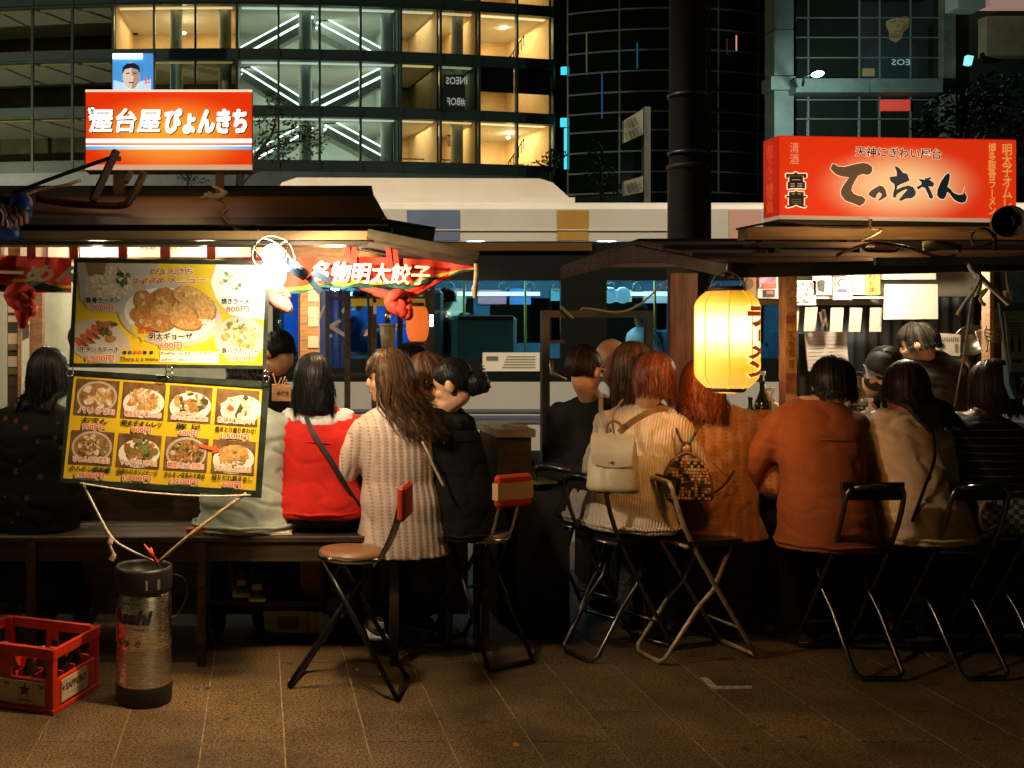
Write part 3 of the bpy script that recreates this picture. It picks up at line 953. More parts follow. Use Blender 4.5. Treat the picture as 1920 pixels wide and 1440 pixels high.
# ---------------------------------------------------------------- shared stall materials
M_wood = mat('brown wood', (.36, .20, .085), .6, var=.35, scale=9, stretch=(1, 1, 8), bump=.2, bscale=40)
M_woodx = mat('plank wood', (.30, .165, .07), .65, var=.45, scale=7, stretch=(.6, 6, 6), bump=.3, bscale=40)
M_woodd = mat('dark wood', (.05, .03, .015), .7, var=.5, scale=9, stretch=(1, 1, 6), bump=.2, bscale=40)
M_blackf = mat('black frame', (.014, .015, .012), .45, var=.3, scale=8)
M_paper = mat('paper', (.72, .66, .55), .8, var=.05, scale=6)
M_paper2 = mat('cream paper', (.62, .52, .38), .8, var=.1, scale=9)
M_ink = mat('print black', (.02, .02, .018), .6)
M_inkb = mat('print brown', (.12, .06, .03), .7)
M_white = mat('print white', (.82, .8, .76), .6)
M_redp = mat('print red', (.62, .07, .025), .6)
M_org = mat('print orange red', (.75, .13, .03), .6)
M_yel = mat('print yellow', (.72, .52, .02), .5, var=.06, scale=5)
M_steel = mat('brushed steel', (.5, .47, .4), .28, metal=1.0, bump=.02)
M_chrome = mat('chrome', (.6, .6, .58), .18, metal=1.0)
M_rope = mat('rope', (.42, .30, .17), .9, var=.3, scale=40, bump=.5, bscale=120)
M_ropew = mat('white cord', (.62, .58, .48), .8, var=.2, scale=60)
M_cable = mat('black cable', (.012, .012, .011), .5)
BULB = (1, .66, .34)


def cord(name, pts, r, m, label=None, cat=None, parent=None, group=None, k=6, n=6):
    mb = MB().tube(smoothpts(pts, k), r, n)
    return mb.build(name, m, parent, label=label, cat=cat, group=group)


# ---------------------------------------------------------------- LEFT STALL
ls = thing('food_stall', 'left food stall with a long brown roof and blue sheet at the back', 'food stall', (-.9, 5.6, 0))
xl, xr = -3.4, .553
M_roofb = mat('roof brown sheet', (.22, .125, .05), .5, var=.25, scale=2.5, stretch=(.3, 1, 1))
M_roofd = mat('roof dark trim', (.035, .028, .018), .5, var=.3, scale=4, stretch=(.2, 1, 1))


def strip(name, prof, m, x0=xl, x1=xr):
    MB().prism([V((x0, a, b)) for a, b in prof], (x1 - x0, 0, 0), 0).build(name, m, ls)


strip('eave_board', [(4.24, PZ(450, 4.24)), (4.24, PZ(433, 4.24)), (4.30, PZ(433, 4.24)), (4.30, PZ(450, 4.24))], mat('eave board', (.30, .19, .085), .45, var=.3, scale=5, stretch=(.2, 1, 1)), x1=PX(690, 4.24))
strip('eave_lip', [(4.22, PZ(459, 4.22)), (4.22, PZ(452, 4.22)), (4.34, PZ(452, 4.22)), (4.34, PZ(459, 4.22))], M_roofd, x1=PX(690, 4.22))
strip('gutter_trim', [(4.31, PZ(434, 4.31)), (4.48, PZ(407, 4.48)), (4.50, PZ(407, 4.48)), (4.50, PZ(434, 4.31))], M_roofd)
strip('lower_ledge', [(4.33, PZ(429, 4.33)), (4.33, PZ(421, 4.33)), (4.40, PZ(421, 4.33)), (4.40, PZ(429, 4.33))], mat('roof ledge', (.06, .05, .03), .4), x1=xr - .01)
strip('roof_sheet', [(4.50, PZ(407, 4.5)), (4.95, PZ(368, 4.95)), (4.97, PZ(368, 4.95)), (4.97, PZ(372, 4.95)), (4.52, PZ(412, 4.52))], M_roofb)
strip('ridge_board', [(4.96, PZ(368, 4.96)), (5.06, PZ(348, 5.06)), (5.2, PZ(348, 5.06)), (5.2, PZ(368, 4.96))], M_roofd, x1=PX(697, 5.06))
strip('rear_roof', [(5.2, PZ(348, 5.06)), (6.9, 2.02), (6.9, 1.99), (5.2, PZ(352, 5.06))], M_roofd)
strip('ceiling_sheet', [(4.36, PZ(452, 4.36) + .02), (6.85, 1.99), (6.85, 1.98), (4.36, PZ(452, 4.36) + .01)], mat('stall ceiling', (.5, .40, .26), .8, var=.2, scale=3))
MB().prism([V((xr - .02, 4.45, PZ(445, 4.45))), V((xr - .02, 4.5, PZ(407, 4.5))), V((xr - .02, 4.96, PZ(368, 4.96))), V((xr - .02, 5.06, PZ(349, 5.06))), V((xr - .02, 6.85, 2.0)), V((xr - .02, 6.85, 1.95))], (.018, 0, 0)).build('gable_sheet', M_roofd, ls)
# side awning that slopes down to the right
aw = [V((PX(688, 4.24), 4.24, PZ(452, 4.24))), V((PX(890, 4.24), 4.24, PZ(494, 4.24))), V((PX(890, 4.24) + .02, 6.6, PZ(494, 4.24) + .02)), V((PX(688, 4.24), 6.6, PZ(452, 4.24)))]
up_ = V((0, 0, .022))
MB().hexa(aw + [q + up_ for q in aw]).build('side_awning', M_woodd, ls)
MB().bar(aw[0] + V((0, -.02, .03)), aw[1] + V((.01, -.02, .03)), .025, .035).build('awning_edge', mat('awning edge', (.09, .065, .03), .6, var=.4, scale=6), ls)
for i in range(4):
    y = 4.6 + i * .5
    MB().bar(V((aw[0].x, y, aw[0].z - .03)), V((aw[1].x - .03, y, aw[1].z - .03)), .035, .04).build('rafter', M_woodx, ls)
# posts
pillar = MB().box((PX(581, 5.15), 5.17, 1.0), (.098, .07, 2.0)).box((PX(566, 5.15), 5.2, 1.0), (.03, .05, 2.0)).build('post', M_wood, ls)
for y in (553, 585, 600, 640):
    MB().prect(577, y - 10 if y != 600 else 596, 597, y + 12 if y != 600 else 612, 5.128, 0, .003).build('sticker', M_paper2, ls)
MB().box((PX(25, 5.15), 5.17, 1.0), (.055, .06, 2.0)).build('post', M_woodd, ls)
MB().box((PX(68, 5.2), 5.22, 1.0), (.065, .06, 2.0)).build('post', M_wood, ls)
MB().box((PX(35, 5.1), 5.12, 1.0), (.012, .03, 2.0)).build('post_batten', M_wood, ls)
for i, y in enumerate((566, 592, 625, 645, 668, 690)):
    MB().prect(15, y, 32, y + (20 if i % 2 == 0 else 12), 5.128, 0, .003).build('sticker', [M_paper2, mat('olive sticker', (.12, .12, .04), .7)][1 if i in (3, 5) else 0], ls)
# rear frame
DF = 6.3
for x0, x1, m_ in ((611, 618, M_blackf), (647, 657, M_woodd), (698, 706, M_woodd), (747, 755, M_blackf), (798, 806, M_woodd)):
    MB().prect(x0, 545, x1, 626 + 1920 * 1.5 / DF, DF, 0, .05).build('rear_post', m_, ls)
MB().prect(611, 556, 806, 563, DF + .01, 0, .03).build('rear_rail', M_blackf, ls)
MB().prect(611, 700, 806, 707, DF + .01, 0, .03).build('rear_rail', M_blackf, ls)
MB().prect(706, 609, 748, 615, DF, 0, .04).build('rear_rail', M_blackf, ls)
MB().prect(706, 655, 748, 664, DF - .1, 0, .12).build('small_shelf', mat('white shelf', (.4, .42, .38), .5), ls)
# blue sheet with white rope marks
mb = MB()
bs = MB().grid(lambda u, v: P(585 + u * 64, 690 - v * 145, DF + .16 + .02 * math.sin(u * 9)), 10, 6).build('blue_sheet', mat('blue tarp', (.012, .06, .36), .45, var=.3, scale=4), ls)
mb = MB()
mb.ppoly([(615, 612), (622, 606), (637, 598), (640, 603), (627, 612), (650, 627), (646, 632), (622, 618)], DF + .12)
mb.ppoly([(640, 582), (645, 576), (650, 580), (643, 588)], DF + .12).ppoly([(617, 627), (623, 626), (624, 632), (618, 633)], DF + .12)
mb.ppoly([(598, 590), (606, 574), (611, 570), (604, 590), (599, 600)], DF + .12)
mb.build('pale_print', mat('blue sheet print', (.6, .6, .5), .6), ls)
for x0, x1 in ((658, 688), (693, 699), (706, 722), (770, 797)):
    MB().prect(x0, 560, x1, 574, DF - .02, 0, .008).build('yellow_label', mat('yellow label', (.75, .6, .03), .6), ls)
MB().prect(700, 568, 706, 589, DF - .05, 0, .006).build('white_tag', M_paper, ls)
# rear plastic sheet and counter
MB().grid(lambda u, v: V((-3.3 + u * 3.38, 6.62 + .02 * math.sin(u * 60) + .015 * math.sin(u * 23 + v * 3), .2 + v * 1.78)), 80, 6).build('rear_sheet', mat('stall plastic sheet', (.42, .44, .36), .4, var=.15, scale=3), ls)
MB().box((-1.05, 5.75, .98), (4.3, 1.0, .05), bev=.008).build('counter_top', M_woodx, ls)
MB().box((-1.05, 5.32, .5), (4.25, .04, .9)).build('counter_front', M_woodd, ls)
MB().prect(510, 722, 546, 752, 5.18, 0, .12).build('chopstick_box', M_wood, ls)
MB().ptxt('串焼鳥', 520, 733, 542, 743, 5.176, 0, .02).build('lettering', M_ink, ls)
mb = MB()
for a, b in (((520, 722), (512, 700)), ((524, 722), (535, 706)), ((528, 722), (538, 712)), ((517, 722), (528, 708))):
    mb.tube([P(a[0], a[1] + 8, 5.22), P(b[0], b[1], 5.25)], .004, 5)
mb.build('chopstick', M_wood, ls, kind='stuff')
# header papers under the eave, lit from behind the eave
cuts = [0, 46, 78, 128, 160, 222, 245, 305, 318, 388, 410, 470]
for i, (a, b) in enumerate(((-70, -5), (2, 15), (38, 50), (66, 86), (90, 128), (150, 222), (240, 300), (320, 388), (405, 470), (480, 520))):
    MB().prect(a, 462, b, 482, 4.62 + .02 * (i % 2), 0, .003).build('header_paper', M_paper, ls)
MB().ptxt('合わせ!', 262, 463, 292, 469, 4.6, 0, .01).build('lettering', M_inkb, ls)
MB().ptxt('サガリステーキ', 319, 463, 362, 470, 4.6, 0, .01).build('lettering', M_inkb, ls)
MB().box((PX(250, 4.7), 4.72, PZ(474, 4.7)), (2.9, .02, .085)).build('header_board', M_wood, ls)

# lamps of the left stall
def tube_lamp(name, label, x0, x1, D, z, power, col, group):
    t = thing(name, label, 'lamp', ((x0 + x1) / 2, D, z), group=group)
    MB().box(((x0 + x1) / 2, D, z + .03), (x1 - x0, .07, .03)).build('housing', M_white, t)
    MB().tube([V((x0 + .03, D, z)), V((x1 - .03, D, z))], .014, 10).build('glow_tube', emis('tube %s %.1f' % (name, col[2]), col, 14), t)
    n = 2
    for i in range(n):
        l = lamp('tube_light', ((x0 + (x1 - x0) * (i + .5) / n), D, z - .04), power / n, col, t, .04)
    return t


tube_lamp('fluorescent_lamp', 'white tube lamp under the left stall eave at the far left', -2.3, -1.1, 4.47, 1.93, 9, (1, .83, .55), 'tube lamps under the eaves')
tube_lamp('fluorescent_lamp', 'white tube lamp under the left stall eave above the yellow menu', -.95, .0, 4.47, 1.93, 14, (1, .83, .55), 'tube lamps under the eaves')
tube_lamp('fluorescent_lamp', 'ceiling tube lamp over the left stall counter', -1.6, -.2, 5.9, 1.93, 30, (1, .85, .6), 'tube lamps under the eaves')

M_cage = mat('lamp cage wire', (.5, .45, .35), .4, metal=.6)


def clamp_lamp(label, ball, D, aim, power):
    c = P(ball[0], ball[1], D)
    t = thing('clamp_lamp', label, 'lamp', c, group='bare clamp lamps on the left stall eave')
    MB().ell(c, .043, 16, 10).build('bulb', emis('bulb glow', (1, .86, .6), 60), t)
    a = V(aim).normalized()
    x = a.orthogonal().normalized(); y = a.cross(x)
    mb = MB()
    for i in range(6):
        an = i * math.pi / 3
        d = x * math.cos(an) + y * math.sin(an)
        mb.tube(smoothpts([c - a * .09 + d * .03, c - a * .02 + d * .075, c + a * .06 + d * .055, c + a * .085], 4), .0026, 5)
    mb.tube([c + x * .075 * math.cos(i * .524) + y * .075 * math.sin(i * .524) - a * .02 for i in range(12)], .0026, 5, closed=True)
    mb.build('wire_cage', M_cage, t)
    MB().tube([c - a * .05, c - a * .16], [.028, .022], 12).build('socket', mat('lamp socket', (.03, .05, .09), .4), t)
    k = c - a * .17
    mb = MB().bar(k, k + V((.05, .0, -.06)), .02, .025).bar(k + V((.02, 0, .02)), k + V((.09, 0, -.02)), .02, .025)
    mb.build('clamp', mat('blue clamp', (.02, .035, .06), .4), t)
    l_ = lamp('bulb_light', c + V((.068, .02, -.012)), power, (1, .78, .52), t, .045, kind='SPOT', spot_size=R(150), spot_blend=.9)
    l_.rotation_euler = V((.62, .62, -.62)).to_track_quat('-Z', 'Y').to_euler()
    return t


clamp_lamp('glaring bare bulb in a wire cage clamped over the yellow menu', (512, 478), 3.97, (-.5, -.2, .3), 125)
clamp_lamp('bare clamp lamp on the eave at the far left end of the left stall', (-330, 470), 4.10, (-.3, -.3, -.2), 5)  # added out of view for some extra light from the left
b2 = thing('hanging_bulb', 'small bright bulb hanging under the red banner', 'bulb', P(629, 535, 4.9))
MB().ell(P(629, 535, 4.9), .026, 14, 8).build('glass_bulb', emis('bulb glow', (1, .86, .6), 60), b2)
MB().tube([P(629, 527, 4.9), P(630, 500, 4.9)], [.014, .006], 8).build('socket', M_cable, b2)
lamp('bulb_light', P(629, 540, 4.86), 14, BULB, b2, .03)

# ---------------------------------------------------------------- red banner cloth
M_red = mat('red cloth', (.62, .035, .012), .75, var=.15, scale=6, bump=.15, bscale=30)
M_cy = mat('yellow cloth', (.70, .42, .02), .75)
M_cg = mat('green cloth', (.012, .07, .05), .75)


def cloth(mb, xs, curves, D, wav=.02):
    """strips between successive pixel curves, materials in order 0.."""
    for k in range(len(curves) - 1):
        def fn(u, v, k=k):
            x = xs[0] + u * (xs[1] - xs[0])
            y = curves[k](x) * (1 - v) + curves[k + 1](x) * v
            return P(x, y, D + wav * math.sin(x * .055) + .4 * wav * math.sin(x * .13 + y * .05))
        mb.grid(fn, 40, 3, k)


def lerp(pts):
    def f(x):
        if x <= pts[0][0]: return pts[0][1]
        for (a, ya), (b, yb) in zip(pts, pts[1:]):
            if x <= b: return ya + (yb - ya) * (x - a) / (b - a)
        return pts[-1][1]
    return f


def knot(mb, px, py, D, s=1.0, tail=0):
    c = P(px, py, D)
    for i in range(5):
        a = i * 1.3
        pts = [c + V((math.cos(a + t) * .04 * s, -.02 * s + .02 * s * math.sin(2 * t + i), math.sin(a * .7 + t) * .036 * s - .004 * i)) for t in [q * math.pi / 5 for q in range(8)]]
        mb.tube(pts, [.016 * s, .022 * s, .025 * s, .026 * s, .025 * s, .023 * s, .02 * s, .015 * s], 8)
    mb.ell(c, (.042 * s, .03 * s, .04 * s), 12, 8)
    if tail:
        mb.tube([c + V((0, 0, -.02)), c + V((.005, -.01, -tail * .5)), c + V((.0, 0, -tail))], [.03 * s, .034 * s, .012 * s], 8)


rb = thing('red_banner', 'red banner with white letters hanging right of the glaring lamp', 'banner', P(680, 560, 4.4))
top = lerp([(455, 482), (580, 483), (700, 482), (810, 487), (860, 496), (895, 500)])
mb = MB(); cloth(mb, (455, 893), [top, lerp([(455, 545), (560, 538), (600, 529), (650, 524), (720, 527), (770, 527), (830, 512), (893, 501)]),
       lambda x: lerp([(455, 556), (560, 545), (600, 535), (700, 532), (770, 533), (830, 517), (893, 502)])(x) + 2.5 * math.sin(x * .1),
       lambda x: lerp([(455, 562), (560, 550), (600, 540), (700, 540), (770, 540), (830, 523), (893, 503)])(x) + 2 * math.sin(x * .1 + 1)], 4.36)
mb.build('cloth', [M_red, M_cy, M_cg], rb)
MB().ptxt('名物明太餃子', 585, 493, 806, 531, 4.315, 0, 0, .15, roll=2, bold=1.0).build('lettering', mat('cream print', (.8, .72, .55), .7), rb)
mb = MB()
for q in ((655, 458, 650, 484), (662, 458, 664, 505), (729, 462, 733, 500), (738, 462, 744, 505)):
    MB().prism([P(q[0] - 6, q[1], 4.33), P(q[0] + 6, q[1], 4.33), P(q[2] + 6, q[3], 4.33), P(q[2] - 6, q[3], 4.33)], (0, .01, 0)).build('strap', mat('red strap', (.42, .04, .02), .8, var=.2), rb)
mb = MB()
for i, (a, b, c_) in enumerate((((640, 531), (700, 545), (742, 556)), ((660, 535), (705, 549), (740, 560)), ((835, 520), (790, 538), (750, 555)), ((850, 512), (790, 545), (752, 560)))):
    mb.tube(smoothpts([P(*a, 4.38), P(*b, 4.37), P(*c_, 4.35)]), [.008] * 6 + [.016] * 6 + [.02], 8)
mb.build('gathered_hem', M_red, rb)
mb = MB(); knot(mb, 747, 568, 4.33, 1.0); mb.build('cloth_knot', M_red, rb)
mb = MB(); knot(mb, 524, 558, 4.33, .9); mb.build('cloth_knot', mat('overlit red cloth', (.6, .2, .15), .75), rb)  # red knot near the bulb, its overexposure put into the colour
lb = thing('red_banner', 'red banner with white letters at the far left edge above the stickered post', 'banner', P(40, 560, 4.4))
mb = MB(); cloth(mb, (-160, 134), [lerp([(-160, 470), (0, 478), (134, 484)]), lerp([(-160, 515), (10, 528), (50, 521), (100, 532), (134, 536)]),
       lambda x: lerp([(-160, 522), (20, 534), (60, 528), (134, 540)])(x) + 3 * math.sin(x * .07), lambda x: lerp([(-160, 530), (20, 540), (134, 546)])(x) + 3 * math.sin(x * .07 + 1),
       lerp([(-160, 540), (20, 548), (134, 549)])], 4.36)
mb.build('cloth', [M_red, M_cy, M_cg, M_red], lb)
MB().ptxt('らーめん', -60, 496, 160, 528, 4.315, 0, .035, .15, roll=1.5).build('lettering', mat('cream print', (.8, .72, .55), .7), lb)
mb = MB()
for x in (58, 138, 229, 310, 395):
    MB().prism([P(x - 8, 458, 4.33), P(x + 8, 458, 4.33), P(x + 9, 486, 4.33), P(x - 7, 486, 4.33)], (0, .01, 0)).build('strap', mat('red strap', (.42, .04, .02), .8, var=.2), lb)
mb = MB(); knot(mb, 42, 558, 4.33, 1.1, .13); mb.build('cloth_knot', M_red, lb)
MB().ppoly([(40, 610), (54, 607), (55, 632), (42, 640)], 4.35, 0, .004).build('white_tag', M_paper, lb)

# ---------------------------------------------------------------- MENU BOARDS
DM = 4.2
FOOD = [mat('food %d' % i, c, .6, var=.45, scale=90, contrast=(.3, .7)) for i, c in enumerate([
    (.45, .20, .05), (.58, .32, .10), (.30, .12, .03), (.62, .45, .22), (.16, .20, .05), (.05, .07, .02), (.66, .55, .40), (.50, .10, .04), (.30, .17, .07), (.72, .62, .52)])]
M_plate = mat('printed plate', (.52, .48, .44), .5, var=.06, scale=20)
M_table = mat('printed table', (.16, .09, .035), .6, var=.4, scale=20)
FMATS = FOOD + [M_plate, M_table, M_white, M_yel]


def food(cx, cy, rx, ry, pal, n, smin, smax, D, seed=0, roll=0, mb=None, k=0):
    r = random.Random(seed)
    for i in range(n):
        a, q = r.uniform(0, 6.28), math.sqrt(r.random()) * .85
        dx, dy = rx * q * math.cos(a), ry * q * math.sin(a)
        c, s_ = math.cos(R(roll)), math.sin(R(roll))
        x, y = cx + dx * c - dy * s_, cy + dx * s_ + dy * c
        sz = r.uniform(smin, smax)
        mb.pell(x, y, sz, sz * r.uniform(.4, .9), D - .00015 * (i + 1) - .0002, r.choice(pal), 7, r.uniform(0, 180), .3)


def frame_board(name, label, quad, inner, D):
    t = thing(name, label, 'menu board', P((quad[0][0] + quad[1][0]) / 2, quad[2][1], D))
    MB().ppoly(quad, D, 0, .018).build('backing', mat('menu backing', (.012, .02, .016), .3), t)
    for a, b, c, d in ((0, 1, 1, 0), (1, 2, 2, 1), (2, 3, 3, 2), (3, 0, 0, 3)):
        MB().ppoly([quad[a], quad[b], inner[c], inner[d]], D - .008, 0, .008).build('frame_bar', mat('menu frame', (.02, .032, .026), .35, var=.4, scale=20), t)
    MB().ppoly(inner, D - .002, 0, .002).build('print_sheet', M_yel, t)
    return t


Dp = DM - .0035


def squash(mb):
    """print layers lie within a millimetre of the sheet"""
    mb.v = [(x, Dp + (y - Dp) * .10, z) for x, y, z in mb.v]
    return mb


ub = frame_board('menu_board', 'upper yellow menu board with a large oval plate of fried dumplings', [(129, 689), (499, 692), (508, 489), (139, 484)], [(138, 681), (492, 685), (499, 497), (145, 492)], DM)
dish = MB()
# corner scenes
dish.ppoly([(145, 493), (300, 495), (262, 530), (238, 560), (225, 585), (170, 583), (150, 560)], Dp, 10)
dish.pell(205, 530, 45, 32, Dp - .0003, 6, 20, -10); food(190, 540, 30, 18, [6, 9, 9], 14, 5, 14, Dp - .0004, 3, mb=dish); food(230, 520, 14, 18, [5, 4, 4, 5], 30, 2, 5, Dp - .003, 4, mb=dish)
dish.ppoly([(158, 490), (200, 490), (195, 515), (180, 520), (165, 515)], Dp - .0008, 8)
dish.ppoly([(405, 496), (499, 498), (497, 600), (430, 590), (405, 560), (395, 530)], Dp, 12)
food(436, 525, 24, 22, [4, 6, 6, 3], 26, 2, 6, Dp - .0004, 5, mb=dish)
dish.pell(185, 640, 60, 40, Dp - .0002, 10, 22, -15)
for i in range(5): dish.pell(152 + i * 10, 643 - i * 8, 15, 7, Dp - .0008 - .0002 * i, 7 if i < 4 else 2, 10, -35, .1)
for i in range(4): dish.pell(160 + i * 10, 646 - i * 8, 11, 2.4, Dp - .003 - .0002 * i, 5, 10, -35, .1)
food(207, 622, 20, 20, [2, 8, 2, 5], 22, 4, 9, Dp - .002, 6, mb=dish)
dish.pell(450, 635, 48, 42, Dp - .0002, 10, 22, 0)
food(452, 630, 40, 30, [1, 3, 6, 0, 1], 46, 4, 9, Dp - .0005, 7, mb=dish); food(440, 608, 22, 10, [4, 4, 3], 16, 3, 6, Dp - .009, 8, mb=dish)
# the oval plate
dish.pell(318, 590, 98, 60, Dp - .004, 10, 32, -8, 0)
dish.pell(318, 590, 86, 50, Dp - .0044, 12, 32, -8, 0)
gy = [(262, 558, 19, 21, -15, 0), (303, 556, 31, 23, 20, 0), (360, 550, 36, 21, -12, 1), (385, 578, 29, 30, 30, 1), (260, 590, 25, 17, -8, 0), (310, 584, 34, 18, 5, 1), (347, 588, 31, 19, -25, 1), (300, 609, 31, 17, 8, 0), (352, 607, 34, 15, -10, 1), (268, 606, 22, 12, 10, 0)]
gy = [(318 + (x - 318) * .9, 584 + (y - 584) * .86, a * .9, b * .86, ro, c_) for x, y, a, b, ro, c_ in gy]
for i, (x, y, a, b, ro, c_) in enumerate(gy):
    dish.pell(x, y + 2, a + 2, b + 2.2, Dp - .0046 - .0008 * i, 8 if i % 2 else 2, 12, ro, .06)
    dish.pell(x, y, a, b, Dp - .0048 - .0008 * i, c_, 12, ro, .08)
    food(x, y, a * .7, b * .6, [3, 3, 0, 1], 5, 3, 7, Dp - .0048 - .0008 * i, i, ro, mb=dish)
dish.ppoly([(247, 608), (255, 614), (257, 604), (264, 612), (270, 600), (275, 611), (284, 602), (285, 612), (297, 606), (292, 617), (300, 620), (291, 625), (297, 634), (284, 631), (282, 640), (274, 633), (266, 642), (262, 632), (250, 634), (257, 625), (246, 620)], Dp - .0102, 13)
dish.ppoly([(343, 612), (352, 596), (402, 600), (404, 611), (366, 617), (352, 622)], Dp - .0102, 12)
dish.ppoly([(228, 655), (295, 657), (295, 679), (224, 677)], Dp - .0004, 13)
dish.ppoly([(300, 658), (410, 660), (409, 681), (299, 679)], Dp - .006, 12)
squash(dish).build('dish_picture', FMATS, ub)


def lab(t, body, x0, y0, x1, y1, D, m, edge=None, off=.03, roll=0, name='lettering'):
    mb = MB()
    if edge is not None:
        mb.ptxt(body, x0, y0, x1, y1, D + .004, 1, roll=roll, bold=1.5)
    if off >= .03: mb.ptxt(body, x0, y0, x1, y1, D, 0, roll=roll, bold=.42 if len(body) < 8 else .3)
    else: mb.ptxt(body, x0, y0, x1, y1, D, 0, off, roll=roll)
    squash(mb).build(name, [m, edge or m], t)


Dt = DM - .026
lab(ub, 'ぴょんきち', 284, 502, 361, 514, Dt, M_redp, M_white)
lab(ub, 'おすすめ', 252, 520, 308, 531, Dt, M_redp, M_white)
lab(ub, 'メニュー', 316, 518, 386, 531, Dt, M_redp, M_white, .04)
lab(ub, '豚骨ラーメン', 160, 557, 223, 568, Dt, M_ink, M_white)
lab(ub, '700円', 174, 571, 211, 583, Dt, M_org, M_white)
lab(ub, '焼きラーメン', 415, 559, 478, 570, Dt, M_ink, M_white)
lab(ub, '800円', 424, 574, 466, 585, Dt, M_org, M_white)
lab(ub, '牛タンステーキ', 148, 650, 221, 660, Dt, M_ink, M_white)
lab(ub, '1,600円', 161, 666, 212, 678, Dt, M_org, M_white)
lab(ub, '名物', 257, 613, 286, 625, Dt, M_redp, None, .05)
lab(ub, '明太ギョーザ', 278, 624, 360, 637, Dt, M_ink, M_white, .04)
lab(ub, '600円', 299, 641, 340, 654, Dt, M_org, M_white)
lab(ub, 'ゆずギョーザも\n大好評!!', 350, 599, 400, 612, Dt, M_org, None, .0)
lab(ub, 'There is a menu', 224, 669, 295, 677, Dt, M_ink, None, .0)
lab(ub, 'PayPay  au PAY  LINE Pay', 302, 660, 405, 666, Dt, M_inkb, None, 0)
lab(ub, 'auPAY   d払い  メルペイ', 302, 671, 395, 677, Dt, M_redp, None, 0)
lab(ub, '豚バラホックム', 416, 652, 485, 662, Dt, M_ink, M_white)
lab(ub, '1,000円', 428, 667, 474, 678, Dt, M_org, M_white)
mb = MB()
for x, m_ in ((230, 0), (240, 1), (250, 2), (259, 2), (268, 0), (280, 0)): mb.prect(x, 658, x + 6, 664, Dt, m_)
squash(mb).build('flag_print', [M_ink, mat('print blue', (.05, .1, .4), .6), M_org], ub)

lb2 = frame_board('menu_board', 'lower yellow menu board with eight small dish photos, tilted', [(112, 904), (490, 934), (506, 716), (129, 693)], [(118, 897), (479, 920), (492, 727), (139, 702)], DM)


def q2(u, v):
    """lower sheet: u 0..1 across, v 0..1 down -> pixel"""
    tl_, tr_, br_, bl_ = (139, 702), (492, 727), (479, 920), (118, 897)
    return ((tl_[0] * (1 - u) + tr_[0] * u) * (1 - v) + (bl_[0] * (1 - u) + br_[0] * u) * v, (tl_[1] * (1 - u) + tr_[1] * u) * (1 - v) + (bl_[1] * (1 - u) + br_[1] * u) * v)


pics = [('おでん', '150円~', 'バリうま!!', [6, 9, 1, 3, 8], 22, 11, 6), ('明太子オムレツ', '800円', '明太子が一本入った!', [3, 1, 3, 0], 60, 8, 3), ('豚 足', '600円', 'コラーゲン\nたっぷり豚足!', [1, 5, 3, 8, 5, 0], 44, 10, 4),
        ('焼きとり盛り合わせ!', '1,500円', 'お得8本セット!', [9, 9, 6, 7, 6], 50, 8, 3), ('ホルモン鉄板焼', '1,300円', 'ぴょんきち定番!', [4, 8, 3, 5, 6, 2], 90, 7, 2), ('国産牛サガリステーキ', '1,900円', 'サッパリ!いける!!', [2, 8, 5, 0, 4], 56, 9, 3),
        ('ホルモン甘辛みそ炒め', '1,200円', '韓国人にも好評!!', [2, 5, 8, 0, 5, 6], 90, 7, 2), ('残りだれ焼きめし', '600円', 'うまいがしみわたる!', [1, 1, 3, 0, 4], 90, 6, 2)]
for i, (nm, pr, tagl, pal, n, smax, smin) in enumerate(pics):
    c, r = i % 4, i // 4
    u0, u1 = .02 + c * .247, .02 + c * .247 + .225
    v0, v1 = (.035, .385) if r == 0 else (.53, .855)
    mb = MB()
    mb.ppoly([q2(u0, v0), q2(u1, v0), q2(u1, v1), q2(u0, v1)], Dp, 11)
    cx, cy = q2((u0 + u1) / 2, (v0 + v1) / 2 - .01)
    if i in (0, 4, 6): mb.pell(cx, cy, 38, 30, Dp - .0004, 10, 22, 3); mb.pell(cx, cy, 34, 26, Dp - .0006, 8, 22, 3)
    else: mb.pell(cx + (8 if i == 3 else 0), cy + 6, 39, 27, Dp - .0004, 12, 22, 3)
    food(cx, cy, 33, 24, pal, n, smin, smax, Dp - .0008, 20 + i, mb=mb)
    if i == 1:
        for k in range(9): mb.ppoly([(cx - 26 + k * 6.4, cy - 18), (cx - 25 + k * 6.4, cy - 18), (cx - 21 + k * 6.4, cy + 18), (cx - 22 + k * 6.4, cy + 18)], Dp - .006, 6)
    if i == 3: mb.ppoly([(cx - 8, cy + 22), (cx + 14, cy - 22), (cx + 22, cy - 18), (cx, cy + 26)], Dp - .006, 5)
    if i == 5:
        for k in range(4): mb.pell(cx - 22 + k * 9, cy + 4, 12, 4, Dp - .006 - .0002 * k, 2, 10, -60)
    if i == 7:
        mb.pell(cx, cy - 6, 26, 16, Dp - .011, 1, 14, 0, .1); food(cx, cy - 8, 22, 14, [1, 3, 1], 30, 2, 4, Dp - .0115, 77, mb=mb)
    squash(mb).build('dish_picture', FMATS, lb2)
    x, y = q2((u0 + u1) / 2, v1 - .045); lab(lb2, tagl, x - 34, y - (6 if '\n' not in tagl else 10), x + 34, y + 5, Dt - .002, M_org, M_white, .01, 3.5)
    x, y = q2((u0 + u1) / 2, v1 + .045); w = min(38, 7 * len(nm) + 2); lab(lb2, nm, x - w, y - 5, x + w, y + 5.5, Dt, M_ink, None, .04, 3.5)
    x, y = q2((u0 + u1) / 2, v1 + .105); w = 4.4 * len(pr); lab(lb2, pr, x - w, y - 4.5, x + w, y + 5.5, Dt, M_org, M_white, .03, 3.5)
x, y = q2(.735, .62)
